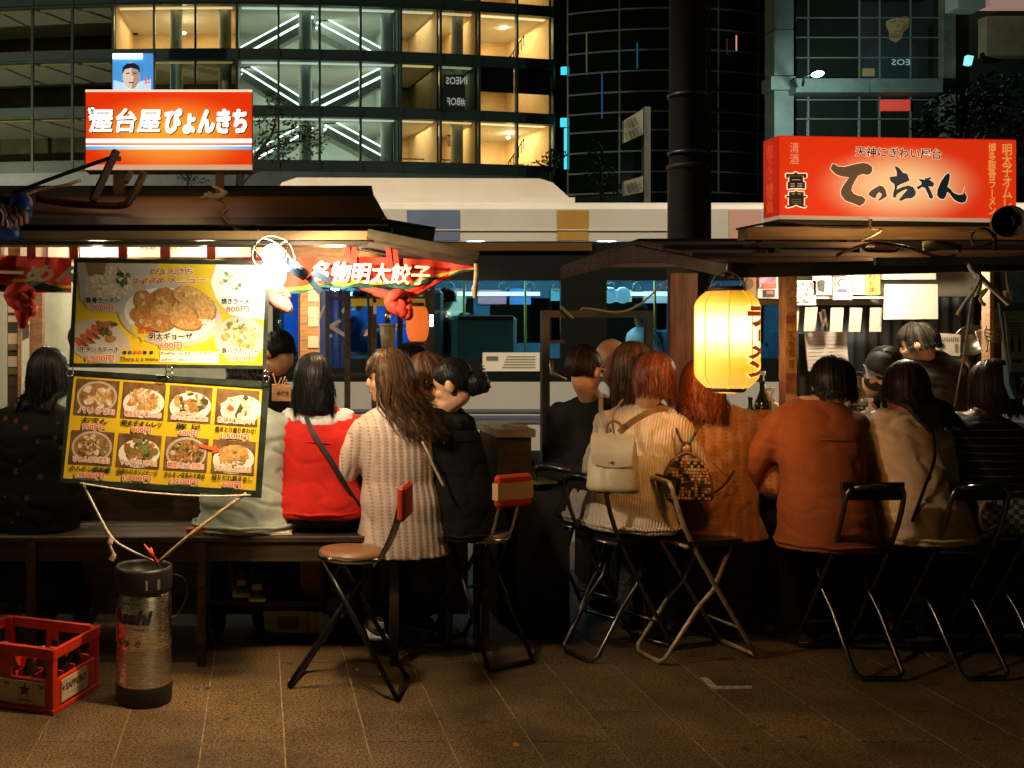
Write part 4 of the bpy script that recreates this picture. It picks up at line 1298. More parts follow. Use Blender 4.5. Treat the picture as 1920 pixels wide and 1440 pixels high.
MB().ppoly([(x - 14, y - 8), (x + 12, y - 2), (x + 13, y - 8), (x + 24, y + 5), (x + 8, y + 10), (x + 10, y + 4), (x - 15, y - 2)], Dp - .0029).build('arrow_print', M_org, lb2)
# rings and hooks between the boards, plastic and cords below
for (x, y) in ((131, 690), (317, 692), (499, 700)):
    h = thing('board_hook', {131: 'metal hook ring joining the two menu boards at their left corner', 317: 'metal hook ring joining the two menu boards at the middle', 499: 'metal hook ring joining the two menu boards at their right corner'}[x], 'hook', P(x, y, DM - .03), group='hook rings between the menu boards')
    for dy in (0, 10):
        c = P(x, y + dy, DM - .028)
        MB().tube([c + V((.013 * math.cos(a * .628), .004 * math.sin(a), .013 * math.sin(a * .628))) for a in range(10)], .0028, 6, closed=True).build('ring', M_chrome, h)
cord('tied_rope', [P(155, 905, 4.19), P(185, 965, 4.18), P(212, 1010, 4.17), P(245, 1032, 4.18), P(288, 1052, 4.2)], .0055, M_ropew, 'thin pale cord from the lower menu to the keg on its left side', 'cord')
cord('tied_rope', [P(462, 925, 4.19), P(420, 955, 4.17), P(350, 1008, 4.16), P(300, 1052, 4.2)], .008, M_rope, 'thick twisted cord from the lower menu to the keg on its right side', 'cord')
MB().tube(smoothpts([P(210, 1008, 4.17), P(206, 1022, 4.16), P(213, 1040, 4.16), P(208, 1052, 4.16)]), [.012] * 6 + [.007] * 6 + [.012] * 6 + [.004], 6).build('knot_tail', M_rope, label='frayed cord end dangling left of the keg', cat='cord')
cord('lashing_cord', [P(150, 906, 4.18), P(260, 922, 4.17), P(380, 930, 4.17), P(470, 928, 4.18)], .004, M_ropew, 'pale cord tied along the bottom edge of the lower menu', 'cord')
MB().grid(lambda u, v: P(175 + 150 * u, 912 + 8 * u + v * (6 + 45 * u * (1 - .3 * math.sin(u * 9))), 4.2 + .01 * math.sin(u * 25 + v * 4)), 18, 4).build('plastic_scrap', glassm('clear plastic', (.8, .82, .75), .25, .15, .75), label='torn clear plastic hanging below the lower menu board', cat='plastic')

# ---------------------------------------------------------------- orange stall sign
DS = 4.95
os_ = thing('stall_sign', 'glowing orange sign with white brush letters and striped band on the left stall roof', 'sign', P(316, 370, DS))
x0, x1, y0, y1 = 160, 473, 169, 318


def gradmat(name, edge, mid, strength, centre=(.5, .55), sx=1.6, sy=2.2):
    """backlit sheet: print colour from rim to middle, lit from inside"""
    m = bpy.data.materials.new(name); m.use_nodes = True
    nt = m.node_tree; b = nt.nodes['Principled BSDF']
    tc = nt.nodes.new('ShaderNodeTexCoord')
    mp = nt.nodes.new('ShaderNodeMapping')
    mp.vector_type = 'POINT'
    mp.inputs['Location'].default_value = (-centre[0] * sx, 0, -centre[1] * sy)
    mp.inputs['Scale'].default_value = (sx, 0, sy)
    gr = nt.nodes.new('ShaderNodeTexGradient'); gr.gradient_type = 'SPHERICAL'
    cr = nt.nodes.new('ShaderNodeValToRGB')
    cr.color_ramp.elements[0].color = (*edge, 1)
    cr.color_ramp.elements[1].color = (*mid, 1)
    cr.color_ramp.elements[0].position = .1
    cr.color_ramp.elements[1].position = .85
    cr.color_ramp.interpolation = 'EASE'
    for a, c in ((tc.outputs['Generated'], mp.inputs[0]), (mp.outputs[0], gr.inputs[0]), (gr.outputs[1], cr.inputs[0]), (cr.outputs[0], b.inputs['Emission Color'])):
        nt.links.new(a, c)
    b.inputs['Base Color'].default_value = (*[c * .6 for c in edge], 1)
    b.inputs['Roughness'].default_value = .35
    b.inputs['Emission Strength'].default_value = strength
    return m


MB().prect(x0 - 1, y0 - 1, x1 + 1, y1 + 1, DS, 0, .14).build('box', mat('sign box', (.3, .2, .12), .5), os_)
MB().prect(x0 + 1, y0 + 3, x1 - 1, y1 - 9, DS - .006, 0, .006).build('face', gradmat('orange sign face', (.78, .035, .003), (.90, .42, .03), .88, (.5, .42), 1.55, 1.55), os_)
MB().prect(x0, y0 - 1, x1, y0 + 3, DS - .01, 0, .02).build('top_trim', emis('sign pale trim', (1, .75, .55), .9), os_)
MB().prect(x0, y1 - 9, x1, y1, DS - .01, 0, .02).build('bottom_trim', mat('sign lower trim', (.62, .45, .30), .5, emit=.45, ecol=(1, .65, .4)), os_)
M_lit = emis('lit white print', (1, .97, .9), 1.25)
MB().prect(x0 + 1, 260, x1 - 1, 268, DS - .009, 0, .003).prect(x0 + 1, 272, x1 - 1, 274, DS - .009, 0, .003).build('white_band', M_lit, os_)
MB().prect(x0 + 1, 274.5, x1 - 1, 280, DS - .009, 0, .003).build('blue_band', gradmat('lit blue band', (.03, .45, .85), (.75, .85, .95), 1.0, (.5, .5), 1.7, .1), os_)
mb = MB()
for dx, dy, m_, dd, off in ((1.6, 1.6, 1, .0004, .062), (0, 0, 0, 0, .055)):
    mb.ptxt('屋台屋', 168 + dx, 204 + dy, 300 + dx, 247 + dy, DS - .014 + dd * 10, m_, 0, .12, bold=1.35 + dx * .2)
    mb.ptxt('ぴょんきち', 311 + dx, 205 + dy, 461 + dx, 249 + dy, DS - .014 + dd * 10, m_, 0, .08, bold=2.5 + dx * .2)
mb.build('lettering', [M_lit, mat('letter shade', (.08, .02, .005), .6)], os_)
MB().ppoly([(163, 200), (177, 199), (181, 226), (167, 228)], DS - .009, 0, .003).build('small_plate', mat('letter shade', (.08, .02, .005), .6), os_)
MB().ptxt('博\n多', 165, 201, 178, 226, DS - .012, 0, .04, roll=-6).build('lettering', M_lit, os_)
for xa, xb in ((212, 233), (404, 420)):
    MB().prect(xa, 318, xb, 372, DS + .03, 0, .06).build('leg', mat('sign leg', (.10, .06, .03), .7, var=.3), os_)
lamp('sign_glow', P(316, 240, DS - .35), 3, (1, .58, .22), os_, .3)

# roof clutter
M_pipe = mat('rusty pipe', (.10, .055, .03), .55, var=.5, scale=14, metal=.3)
cord('roof_pipe', [P(70, 372, 4.62), P(130, 381, 4.6), P(225, 385, 4.58), P(245, 372, 4.58), P(258, 350, 4.6), P(270, 324, 4.62)], .018, M_pipe, 'bent rusty pipe lying on the left stall roof', 'pipe', n=10)
MB().bar(P(174, 377, 4.55), P(218, 283, 4.6), .035, .03).bar(P(208, 296, 4.58), P(226, 298, 4.6), .02, .02).build('roof_stick', mat('dark stick', (.05, .03, .018), .6, var=.3), label='dark slanted stick propped on the roof against the orange sign', cat='stick')
cord('roof_rod', [P(25, 362, 4.7), P(110, 330, 4.66), P(212, 294, 4.6)], .009, mat('dark rod', (.03, .02, .015), .5), 'thin dark rod rising from the roof to the slanted stick', 'rod')
MB().bar(P(236, 342, 4.75), P(246, 322, 4.8), .02, .02).build('short_stick', M_pipe, label='short brown stick behind the slanted roof stick', cat='stick')
cord('roof_rope', [P(20, 378, 4.5), P(70, 357, 4.66), P(120, 348, 4.72), P(150, 338, 4.8)], .008, M_rope, 'pale rope along the left end of the roof', 'rope')
mb = MB()
for i in range(5):
    a = i * 1.1
    mb.tube(smoothpts([P(375 + 6 * i, 372 - 2 * i, 4.6), P(395 + 10 * math.cos(a), 365 + 4 * math.sin(a), 4.56), P(425 - 4 * i, 362 + 3 * i, 4.6), P(400 + 5 * i, 350 + 2 * i, 4.75)]), .007, 6)
mb.tube(smoothpts([P(410, 372, 4.6), P(428, 388, 4.5), P(418, 404, 4.46), P(440, 428, 4.32), P(470, 436, 4.28), P(485, 432, 4.26)]), .007, 6)
mb.build('rope_tangle', M_rope, label='tangled rope on the roof trailing down to the eave', cat='rope')
mb = MB()
for i in range(9):
    a = rnd.uniform(0, 6.28)
    c = P(18 + 22 * math.cos(i * 2.1), 405 + 24 * math.sin(i * 1.7), 4.28 + .04 * math.sin(i))
    mb.ell(c, (.05 + .02 * (i % 3), .04, .035 + .015 * (i % 2)), 10, 7, 0, Mx.Rotation(a, 3, 'Y'))
for i in range(5):
    mb.tube(smoothpts([P(-10 + 12 * i, 380 + 4 * i, 4.22), P(10 + 9 * i, 400 + 6 * ((i * 3) % 4), 4.2), P(5 + 11 * i, 430 - 3 * i, 4.22)]), .012, 6, 1)
mb.build('tarp_bundle', [mat('blue tarp bundle', (.02, .05, .22), .35, var=.4, scale=12), mat('pale tarp fold', (.28, .14, .14), .4)], label='crumpled blue tarp bundle at the left end of the roof', cat='tarp')
pc = thing('plastic_tub', 'clear plastic tub tied on the right end of the left stall roof', 'tub', P(778, 456, 4.5))
M_cp = mat('cloudy plastic', (.45, .44, .42), .3, var=.2, scale=12, bump=.3, bscale=20)
for f in ([(738, 416), (817, 428), (812, 457), (735, 447)],):
    MB().ppoly(f, 4.42, 0, .16).build('tub_body', M_cp, pc)
MB().ppoly([(716, 408), (735, 412), (817, 426), (816, 431), (736, 418), (716, 414)], 4.40, 0, .2).build('dark_lid', M_blackf, pc)
cord('eave_rope', [P(893, 494, 4.2), P(893, 515, 4.2), P(891, 540, 4.2)], .010, M_rope, 'short knotted rope hanging from the tip of the side awning', 'rope')
MB().ell(P(890, 546, 4.2), (.014, .014, .03), 10, 8).build('rope_end', M_rope, label='frayed knot at the end of the hanging awning rope', cat='rope')

# hanging metal cup, yellow-white small lantern in the left stall
cup = thing('metal_strainer', 'grey metal cup strainer hanging at the back of the left stall', 'strainer', P(728, 655, 6.0))
c = P(727, 634, 6.0)
MB().lathe([(.0, -.075), (.036, -.075), (.042, -.02), (.052, .075), (.046, .078), (.04, .03), (.03, -.06), (0, -.06)], c, 20).build('cup_body', mat('worn tin', (.25, .23, .15), .5, metal=.3, var=.3, scale=14), cup)
MB().lathe([(.047, .076), (.056, .074), (.058, .082), (.048, .086)], c, 20).build('rim', mat('tin rim', (.55, .55, .5), .3, metal=.6), cup)
MB().tube([c + V((0, 0, .09)), c + V((0, 0, .17))], .018, 10).build('handle', M_steel, cup)
rl = thing('red_paper_lantern', 'small red paper lantern glowing at the right end of the left stall', 'lantern', P(783, 650, 5.6))
mb = MB(); pr = []
for i in range(25):
    t = i / 24; r = .036 + .026 * math.sin(math.pi * t) ** .45 + (.0016 if i % 2 else 0)
    pr.append((r, .19 * (1 - t)))
pr = pr[::-1]
MB().lathe(pr, P(783, 640, 5.6), 20).build('paper_shade', mat('red lantern paper', (.6, .1, .02), .7, emit=.55, ecol=(1, .22, .03)), rl)
MB().lathe([(.036, 0), (.038, -.02), (0, -.02)], P(783, 640, 5.6), 16).build('bottom_cap', M_blackf, rl)
MB().lathe([(.036, .19), (.038, .21), (0, .21)], P(783, 640, 5.6), 16).build('top_cap', M_blackf, rl)
wl = thing('white_bulb_lamp', 'bright white box lamp beside the small red lantern', 'lamp', P(797, 600, 6.5))
MB().prect(783, 590, 812, 612, 6.5, 0, .05).build('glow_box', emis('white box lamp', (.9, .98, 1), 5), wl)
lamp('box_light', P(797, 600, 6.4), 4, (.9, .98, 1), wl, .05)

# ---------------------------------------------------------------- KEG and CRATE
DK = 4.2
KX = PX(270, DK)
kg = thing('beer_keg', 'steel beer keg with black rubber collar and base below the menu boards', 'keg', (KX, DK, 0))
MB().lathe([(.095, .0), (.114, .003), (.1165, .02), (.1165, .075), (.112, .082)], (KX, DK, 0), 40).build('rubber_base', mat('keg rubber', (.014, .014, .013), .45), kg)
pf = [(.1125, .078), (.1135, .085), (.1125, .092), (.113, .22), (.1115, .226), (.1115, .232), (.113, .238), (.113, .445), (.109, .452)]
MB().lathe(pf, (KX, DK, 0), 48).build('steel_body', mat('keg steel', (.80, .76, .68), .27, metal=1.0, var=.04, scale=30, stretch=(1, 1, 12)), kg)
_kb = _M['keg steel'].node_tree.nodes['Principled BSDF']
_kb.inputs['Anisotropic'].default_value = .8
_kb.inputs['Anisotropic Rotation'].default_value = .25
_tg = _M['keg steel'].node_tree.nodes.new('ShaderNodeTangent')
_tg.direction_type = 'RADIAL'
_tg.axis = 'Z'
_M['keg steel'].node_tree.links.new(_tg.outputs[0], _kb.inputs['Tangent'])
MB().lathe([(.108, .45), (.116, .455), (.118, .47), (.118, .54), (.114, .552), (.106, .552), (.102, .54), (.1, .50), (.0, .497)], (KX, DK, 0), 44).build('rubber_collar', mat('keg rubber', (.014, .014, .013), .25, coat=.4), kg)
MB().prism([V((KX + .02, DK - .1178, .475)), V((KX + .075, DK - .094, .475)), V((KX + .075, DK - .094, .515)), V((KX + .02, DK - .1178, .515))], (.002, .03, 0)).build('handle_slot', mat('handle slot', (.4, .4, .36), .35, metal=.6), kg)
MB().lathe([(.0, .50), (.03, .50), (.03, .515), (.02, .52), (0, .52)], (KX, DK, 0), 20).build('valve', M_steel, kg)


def ring_txt(mb, body, a0, a1, z0, z1, r, m, off=0, shear=0):
    def fn(u, v):
        a = R(-90) + a0 + (a1 - a0) * u
        return V((KX + r * math.cos(a), DK + r * math.sin(a), z0 + (z1 - z0) * v))
    v, f = text_cut(body, off, 10)
    mb.add([fn(p + shear * (q - .5) * .3, q) for p, q in v], f, m)


mb = MB(); ring_txt(mb, 'Asahi', R(-72), R(22), .335, .395, .1142, 0, .055, .28); mb.build('brand_lettering', mat('keg blue black', (.02, .022, .05), .5), kg)
mb = MB(); ring_txt(mb, 'アサヒビール株式会社', R(-60), R(16), .312, .322, .1142, 0, .01); ring_txt(mb, '19 ℓ', R(-52), R(0), .245, .272, .1142, 0, .02); ring_txt(mb, 'ASAHI BEER', R(-50), R(0), .415, .423, .1142, 0, .01)
for i in range(9): ring_txt(mb, '・', R(40), R(44), .26 + i * .012, .264 + i * .012, .1142, 0)
mb.build('small_lettering', mat('keg dark print', (.05, .045, .035), .5), kg)
mb = MB()
def rp(a, z): return V((KX + .1138 * math.cos(R(-90 + a)), DK + .1138 * math.sin(R(-90 + a)), z))
for i in range(8):
    a, b = -84 + i * 3, -84 + (i + 1) * 3
    mb.poly([rp(a, .25), rp(b, .25), rp(b, .41 - .0025 * i * i), rp(a, .41 - .0025 * (i - 1) ** 2 if i > 0 else .41)])
mb.build('red_mark', mat('keg red print', (.55, .08, .02), .5), kg)
hs = cord('keg_hose', [P(318, 1075, 4.28), P(345, 1085, 4.34), P(350, 1115, 4.36), P(335, 1150, 4.36), P(318, 1160, 4.34)], .004, M_cable, 'black hose looping beside the keg collar', 'hose')
clip = MB().tube([P(270, 1020, 4.17), P(285, 1040, 4.18), P(298, 1062, 4.19)], [.003, .009, .006], 6).tube([P(282, 1027, 4.18), P(290, 1048, 4.175)], .006, 6).build('red_clip', mat('red plastic clip', (.65, .06, .015), .4), label='red plastic clip where the cords meet on top of the keg', cat='clip')

M_crate = mat('crate red', (.60, .035, .010), .4, var=.12, scale=5)
ca = R(21)
cw, cd, ch = .455, .36, .262
cr = thing('beer_crate', 'red plastic beer crate holding dark bottles at the left edge', 'crate', (PX(100, 4.02), 4.02, 0), rz=-ca)
# local: near right corner at origin, front runs along -x, side along +y
def cbox(mb, x0, x1, y0, y1, z0, z1, m=0): mb.box(((x0 + x1) / 2 - 0, (y0 + y1) / 2, (z0 + z1) / 2), (abs(x1 - x0), abs(y1 - y0), abs(z1 - z0)), m, bev=.004)
t_ = .014
mb = MB()
for (px, py) in ((-.035, .0), (-cw, .0), (-.035, cd - .035), (-cw, cd - .035)):
    mb = MB(); cbox(mb, px, px + .035, py, py + .035, 0, ch); mb.build('corner_post', M_crate, cr, local=True)
for i in range(2):
    mb = MB(); cbox(mb, -cw / 2 - .03, -cw / 2 + .03, 0 if i == 0 else cd - t_, t_ if i == 0 else cd, .12, ch - .03); mb.build('middle_post', M_crate, cr, local=True)
mb = MB()
cbox(mb, -cw - .004, .004, -.004, t_, ch - .045, ch); cbox(mb, -cw - .004, .004, cd - t_, cd + .004, ch - .045, ch)
cbox(mb, -.01, .005, -.003, cd + .003, ch - .045, ch - .001); cbox(mb, -cw - .005, -cw + .01, -.003, cd + .003, ch - .045, ch - .001)
mb.build('top_rim', M_crate, cr, local=True)
mb = MB()
cbox(mb, -cw + .03, -.03, .002, t_, .02, .135); cbox(mb, -cw + .03, -.03, cd - t_, cd - .002, .02, .135)
cbox(mb, -t_, -.002, .03, cd - .03, .02, .135); cbox(mb, -cw + .002, -cw + t_, .03, cd - .03, .02, .135)
mb.build('lower_wall', M_crate, cr, local=True)
mb = MB(); cbox(mb, -cw - .003, .003, -.003, cd + .003, 0, .022); mb.build('base_tray', M_crate, cr, local=True)
mb = MB()
for i in range(1, 5): cbox(mb, -cw * i / 5 - .003, -cw * i / 5 + .003, .012, cd - .012, .02, .15)
for j in range(1, 4): cbox(mb, -cw + .012, -.012, cd * j / 4 - .003, cd * j / 4 + .003, .02, .148)
mb.build('divider', M_crate, cr, local=True)
M_lbl = mat('crate label', (.58, .48, .36), .7, var=.15, scale=10)
mb = MB(); mb.box((-.155, -.0015, .078), (.235, .005, .088)); mb.build('front_label', M_lbl, cr, local=True)
mb = MB(); mb.box((.0012, .155, .078), (.005, .2, .085)); mb.build('side_label', M_lbl, cr, local=True)
M_cl = mat('crate print', (.09, .015, .01), .6)
mb = MB()
star = []
for i in range(10):
    a = math.pi / 2 + i * math.pi / 5; r = .03 if i % 2 == 0 else .0125
    star.append(V((-.13 + r * math.cos(a), -.0046, .088 + r * math.sin(a))))
mb.poly(star)
mb.txt('SAPPORO', lambda u, v: V((-.165 + u * .07, -.0046, .042 + v * .01)), 0, .04)
mb.txt('20', lambda u, v: V((-.064 + u * .024, -.0046, .098 + v * .016)), 0, .05)
mb.txt('中', lambda u, v: V((-.225 + u * .022, -.0046, .098 + v * .017)), 0, .05)
mb.build('front_print', M_cl, cr, local=True)
mb = MB()
mb.txt('SAPPORO', lambda u, v: V((.0042, .085 + u * .16, .072 + v * .03)), 0, .05)
star2 = []
for i in range(10):
    a = math.pi / 2 + i * math.pi / 5; r = .016 if i % 2 == 0 else .007
    star2.append(V((.0042, .068 + r * math.cos(a), .088 + r * math.sin(a))))
mb.poly(star2)
mb.txt('サッポロビール', lambda u, v: V((.0042, .1 + u * .12, .05 + v * .012)), 0, .0)
mb.build('side_print', M_cl, cr, local=True)
M_bot = mat('brown bottle glass', (.02, .012, .006), .12, coat=.5)
Mc = ROOT[cr.name]
first = None
for (i, j) in ((.5, .5), (1.5, .5), (.5, 1.5), (2.5, .5), (1.5, 1.5), (1.5, 2.5), (.5, 2.5), (3.5, 1.5)):
    p = Mc @ V((-cw * i / 5 - (.0), cd * j / 4, .023))
    if first is None:
        first = MB().lathe([(.0, .0), (.032, .0), (.033, .01), (.033, .11), (.03, .135), (.016, .165), (.0135, .185), (.0145, .20), (.0, .20)], p, 14).build('beer_bottle', M_bot, label='dark empty beer bottle standing in the red crate', cat='bottle', group='bottles in the red crate')
        zoff = first.location - p
    else:
        o = first.copy(); C.objects.link(o); o.location = p + zoff
b3 = thing('hanging_bulb', 'second glaring bulb just under the caged clamp lamp, in front of the yellow menu corner', 'bulb', P(508, 520, 3.95))
MB().ell(P(510, 515, 3.95), (.055, .05, .055), 18, 10).build('glass_bulb', emis('bulb glow', (1, .86, .6), 60), b3)
MB().tube([P(520, 496, 3.96), P(512, 508, 3.95)], [.016, .02], 10).build('socket', M_cable, b3)
_l = lamp('bulb_light', P(510, 518, 3.88), 130, BULB, b3, .05, kind='SPOT', spot_size=R(120), spot_blend=1.0)
_l.rotation_euler = V((-.50, .06, -1)).to_track_quat('-Z', 'Y').to_euler()
# ---------------------------------------------------------------- RIGHT STALL
rs = thing('food_stall', 'right food stall with a dark plank roof, papered back wall and stickered post', 'food stall', (2.9, 5.6, 0))
M_rustic = mat('old roof plank', (.10, .055, .022), .75, var=.6, scale=6, stretch=(.5, 5, 5), bump=.4, bscale=30)
M_rlit = mat('pale roof plank', (.42, .24, .10), .65, var=.35, scale=6, stretch=(.5, 6, 6), bump=.3, bscale=40)
XR = PX(1372, 4.4)
xR2 = 5.2
# front eave beam (slightly rising to the right), in planks
za, zb = PZ(521, 4.4), PZ(495, 4.4)
MB().hexa([V((XR, 4.38, za)), V((xR2, 4.38, zb + .02)), V((xR2, 4.44, zb + .02)), V((XR, 4.44, za)), V((XR, 4.38, za + .055)), V((xR2, 4.38, zb + .085)), V((xR2, 4.44, zb + .085)), V((XR, 4.44, za + .055))]).build('eave_beam', mat('eave dark timber', (.035, .028, .018), .6, var=.5, scale=5, stretch=(.4, 3, 3)), rs)
MB().hexa([V((PX(1640, 4.36), 4.35, PZ(497, 4.36))), V((xR2, 4.35, PZ(493, 4.36))), V((xR2, 4.37, PZ(493, 4.36))), V((PX(1640, 4.36), 4.37, PZ(497, 4.36))), V((PX(1640, 4.36), 4.35, PZ(483, 4.36))), V((xR2, 4.35, PZ(474, 4.36))), V((xR2, 4.37, PZ(474, 4.36))), V((PX(1640, 4.36), 4.37, PZ(483, 4.36)))]).build('eave_trim', mat('grey trim', (.10, .11, .09), .5, var=.3, scale=6), rs)
# roof slopes: front up to ridge, then down at the back, in planks
ridge_y, ridge_z = 5.4, 1.955
for i in range(3):
    t0, t1 = i / 3, (i + 1) / 3
    y0, y1 = 4.40 + (ridge_y - 4.40) * t0, 4.40 + (ridge_y - 4.40) * t1 + .03
    z0, z1 = za + .05 + (ridge_z - za - .05) * t0 + .012 * i, za + .05 + (ridge_z - za - .05) * t1 + .012 * i
    MB().prism([V((XR - .03, y0, z0)), V((XR - .03, y1, z1)), V((XR - .03, y1, z1 + .018)), V((XR - .03, y0, z0 + .018))], (xR2 - XR, 0, 0)).build('roof_plank', M_rustic, rs)
for i in range(3):
    t0, t1 = i / 3, (i + 1) / 3
    y0, y1 = ridge_y + 1.35 * t0, ridge_y + 1.35 * t1 + .02
    z0, z1 = ridge_z + .03 - .05 * t0, ridge_z + .03 - .05 * t1
    MB().prism([V((XR - .03, y0, z0)), V((XR - .03, y1, z1)), V((XR - .03, y1, z1 + .018)), V((XR - .03, y0, z0 + .018))], (xR2 - XR, 0, 0)).build('roof_plank', M_rustic, rs)
# side barge boards
MB().bar(V((XR - .035, 4.36, za + .03)), V((XR - .035, ridge_y, ridge_z - .02)), .03, .055).build('barge_board', mat('barge timber', (.075, .048, .018), .65, var=.5, scale=8, bump=.3, bscale=30), rs)
MB().bar(V((XR - .035, ridge_y, ridge_z - .02)), V((XR - .035, 6.75, 1.90)), .03, .07).build('barge_board', M_rustic, rs)
for y in (4.9, 5.9, 6.5):
    MB().box((XR + 1.5, y, ridge_z - .015 if y > 5 else 1.83), (3.0, .05, .035)).build('rafter', M_woodd, rs)
# loose planks lying on the roof
for x0, x1, y, D, th, m_, lab_ in ((1400, 2000, 437, 4.92, 12, M_rlit, 'long pale plank on the right stall roof under the red sign'), (1424, 1640, 459, 4.72, 5, M_rustic, 'short dark plank on the right stall roof')):
    MB().prect(x0, y - th, x1, y + th, D, 0, .09).build('roof_board', m_, label=lab_, cat='plank')
    mb = MB()
    for xx in range(x0 + 30, min(x1, 1900), 160): mb.prism([P(xx - 2, y + th + 30, D + .02), P(xx + 10, y + th + 30, D + .02), P(xx + 10, y + th, D + .02), P(xx - 2, y + th, D + .02)], (0, .06, 0))
    mb.build('board_support', M_woodd, rs, kind='stuff')
# posts
MB().box((PX(1481, 5.1), 5.12, .96), (.052, .075, 1.92)).build('post', mat('orange post', (.42, .19, .06), .6, var=.45, scale=12, stretch=(3, 3, .7), bump=.2, bscale=50), rs)
for i, (y0, y1, c) in enumerate(((515, 560, 0), (562, 585, 1), (590, 606, 2), (612, 700, 3), (702, 735, 2), (740, 765, 1))):
    MB().prect(1474, y0, 1494, y1, 5.076, 0, .004).build('sticker', mat('post sticker %d' % c, [(.38, .24, .13), (.45, .26, .12), (.30, .10, .04), (.55, .26, .06)][c], .7, var=.35, scale=30), rs)
MB().ptxt('名\n物\n料\n理', 1479, 620, 1489, 690, 5.07, 0, 0).build('lettering', M_inkb, rs)
for (x, w_, D, m_) in ((1862, .045, 5.3, M_woodd), (1852, .02, 5.25, M_wood), (1474, .05, 6.7, M_woodd), (2010, .06, 5.2, M_wood)):
    MB().box((PX(x, D), D, .98), (w_, .06, 1.96)).build('post', m_, rs)
MB().prect(1859, 583, 1878, 642, 5.24, 0, .006).build('yellow_sticker', mat('yellow sticker', (.6, .36, .03), .6, var=.3, scale=30), rs)
MB().prect(1257, 512, 1308, 800, 5.95, 0, .03).build('side_board', mat('red brown board', (.16, .055, .02), .6, var=.5, scale=6, stretch=(4, 4, .6)), rs)
# counter
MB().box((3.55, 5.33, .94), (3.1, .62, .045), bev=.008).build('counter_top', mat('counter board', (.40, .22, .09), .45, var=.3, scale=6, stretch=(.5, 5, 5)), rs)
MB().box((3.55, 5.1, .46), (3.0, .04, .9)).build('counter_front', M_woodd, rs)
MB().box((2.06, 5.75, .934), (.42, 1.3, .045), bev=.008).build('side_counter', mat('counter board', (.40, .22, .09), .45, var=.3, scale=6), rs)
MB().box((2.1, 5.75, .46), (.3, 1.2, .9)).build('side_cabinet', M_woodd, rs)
# back wall of corrugated sheet
DBK = 6.6
MB().grid(lambda u, v: V((PX(1492, DBK) + u * (PX(1830, DBK) - PX(1492, DBK)), DBK + .012 * math.sin(u * 95), .3 + v * 1.58)), 120, 2).build('corrugated_sheet', mat('blue grey sheet', (.13, .155, .17), .5, var=.3, scale=4, stretch=(1, 1, .3)), rs)
MB().prect(1490, 500, 1830, 556, DBK - .04, 0, .02).build('wall_board', mat('cream board', (.62, .54, .40), .8, var=.1), rs)
MB().prect(1398, 545, 1672, 572, DBK - .3, 0, .012).build('shelf_rail', mat('white shelf rail', (.5, .48, .43), .6), rs)
MB().prect(1400, 556, 1672, 560, DBK - .55, 0, .5).build('shelf', mat('white shelf board', (.5, .46, .4), .6), rs)
papers = [(1395, 512, 1418, 556, (.35, .18, .06)), (1421, 514, 1459, 559, (.72, .65, .6)), (1489, 526, 1530, 572, (.6, .58, .52)), (1524, 511, 1560, 553, (.60, .50, .35)), (1562, 505, 1598, 562, (.68, .6, .42)), (1600, 500, 1622, 552, (.66, .6, .48)), (1621, 500, 1650, 552, (.50, .34, .07))]
for i, (a, b, c, d, col) in enumerate(papers):
    MB().prect(a, b, c, d, DBK - .58, 0, .004).build('poster', mat('stall poster %d' % i, col, .75, var=.12, scale=14), rs)
DP_ = DBK - .588
mb = MB().prect(1424, 518, 1456, 540, DP_, 0).build('poster_print', mat('pink print', (.55, .25, .35), .7, var=.6, scale=20), rs)
MB().prect(1430, 531, 1456, 541, DP_ - .004, 0).build('poster_print', M_redp, rs)
MB().prect(1433, 543, 1453, 557, DP_, 0).build('poster_print', mat('dark print', (.03, .03, .03), .7, var=.8, scale=40), rs)
MB().ptxt('中華', 1437, 545, 1450, 552, DP_ - .004, 0, .04).build('lettering', M_org, rs)
MB().prect(1493, 530, 1526, 568, DP_, 0).build('poster_print', mat('grey print', (.45, .42, .38), .7, var=.8, scale=60, contrast=(.45, .55)), rs)
MB().ppoly([(1534, 528), (1540, 524), (1547, 526), (1546, 548), (1535, 544)], DP_, 0).build('poster_print', mat('dark print', (.03, .03, .03), .7), rs)
mb = MB()
mb.pell(1579, 530, 8, 8, DP_, 0, 16); mb.ppoly([(1568, 548), (1574, 540), (1585, 540), (1591, 548)], DP_, 0).prect(1566, 520, 1568, 548, DP_)
mb.build('poster_print', mat('navy print', (.06, .08, .16), .7), rs)
MB().pell(1579, 531, 6, 5, DP_ - .003, 0, 16).build('poster_print', M_paper, rs)
MB().ptxt('な\nり\nと\nま', 1628, 504, 1644, 548, DP_, 0, .02).build('lettering', M_inkb, rs)
MB().pell(1406, 532, 7, 10, DP_, 0, 14).build('poster_print', M_inkb, rs)
for i, (a, b, c, d) in enumerate(((1490, 575, 1499, 620), (1510, 576, 1533, 621), (1558, 577, 1582, 622), (1594, 577, 1617, 622), (1632, 577, 1655, 622))):
    k = 3 + (i % 2)
    MB().ppoly([(a, b), (c, b), (c - k, d), (a - k + 1, d)], DBK - .5, 0, .004).build('hanging_paper', mat('tan paper', (.52, .44, .36), .8, var=.06, scale=10), rs)
MB().ppoly([(1509, 624), (1586, 621), (1592, 690), (1516, 696)], DBK - .35, 0, .01).build('notice_sheet', mat('notice paper', (.56, .47, .40), .8, var=.1, scale=12), rs)
mb = MB()
for i in range(9): mb.ppoly([(1516, 632 + i * 7), (1545, 631 + i * 7), (1545, 632 + i * 7), (1516, 633 + i * 7)], DBK - .356).ppoly([(1552, 631 + i * 7), (1582, 630 + i * 7), (1582, 631 + i * 7), (1552, 632 + i * 7)], DBK - .356)
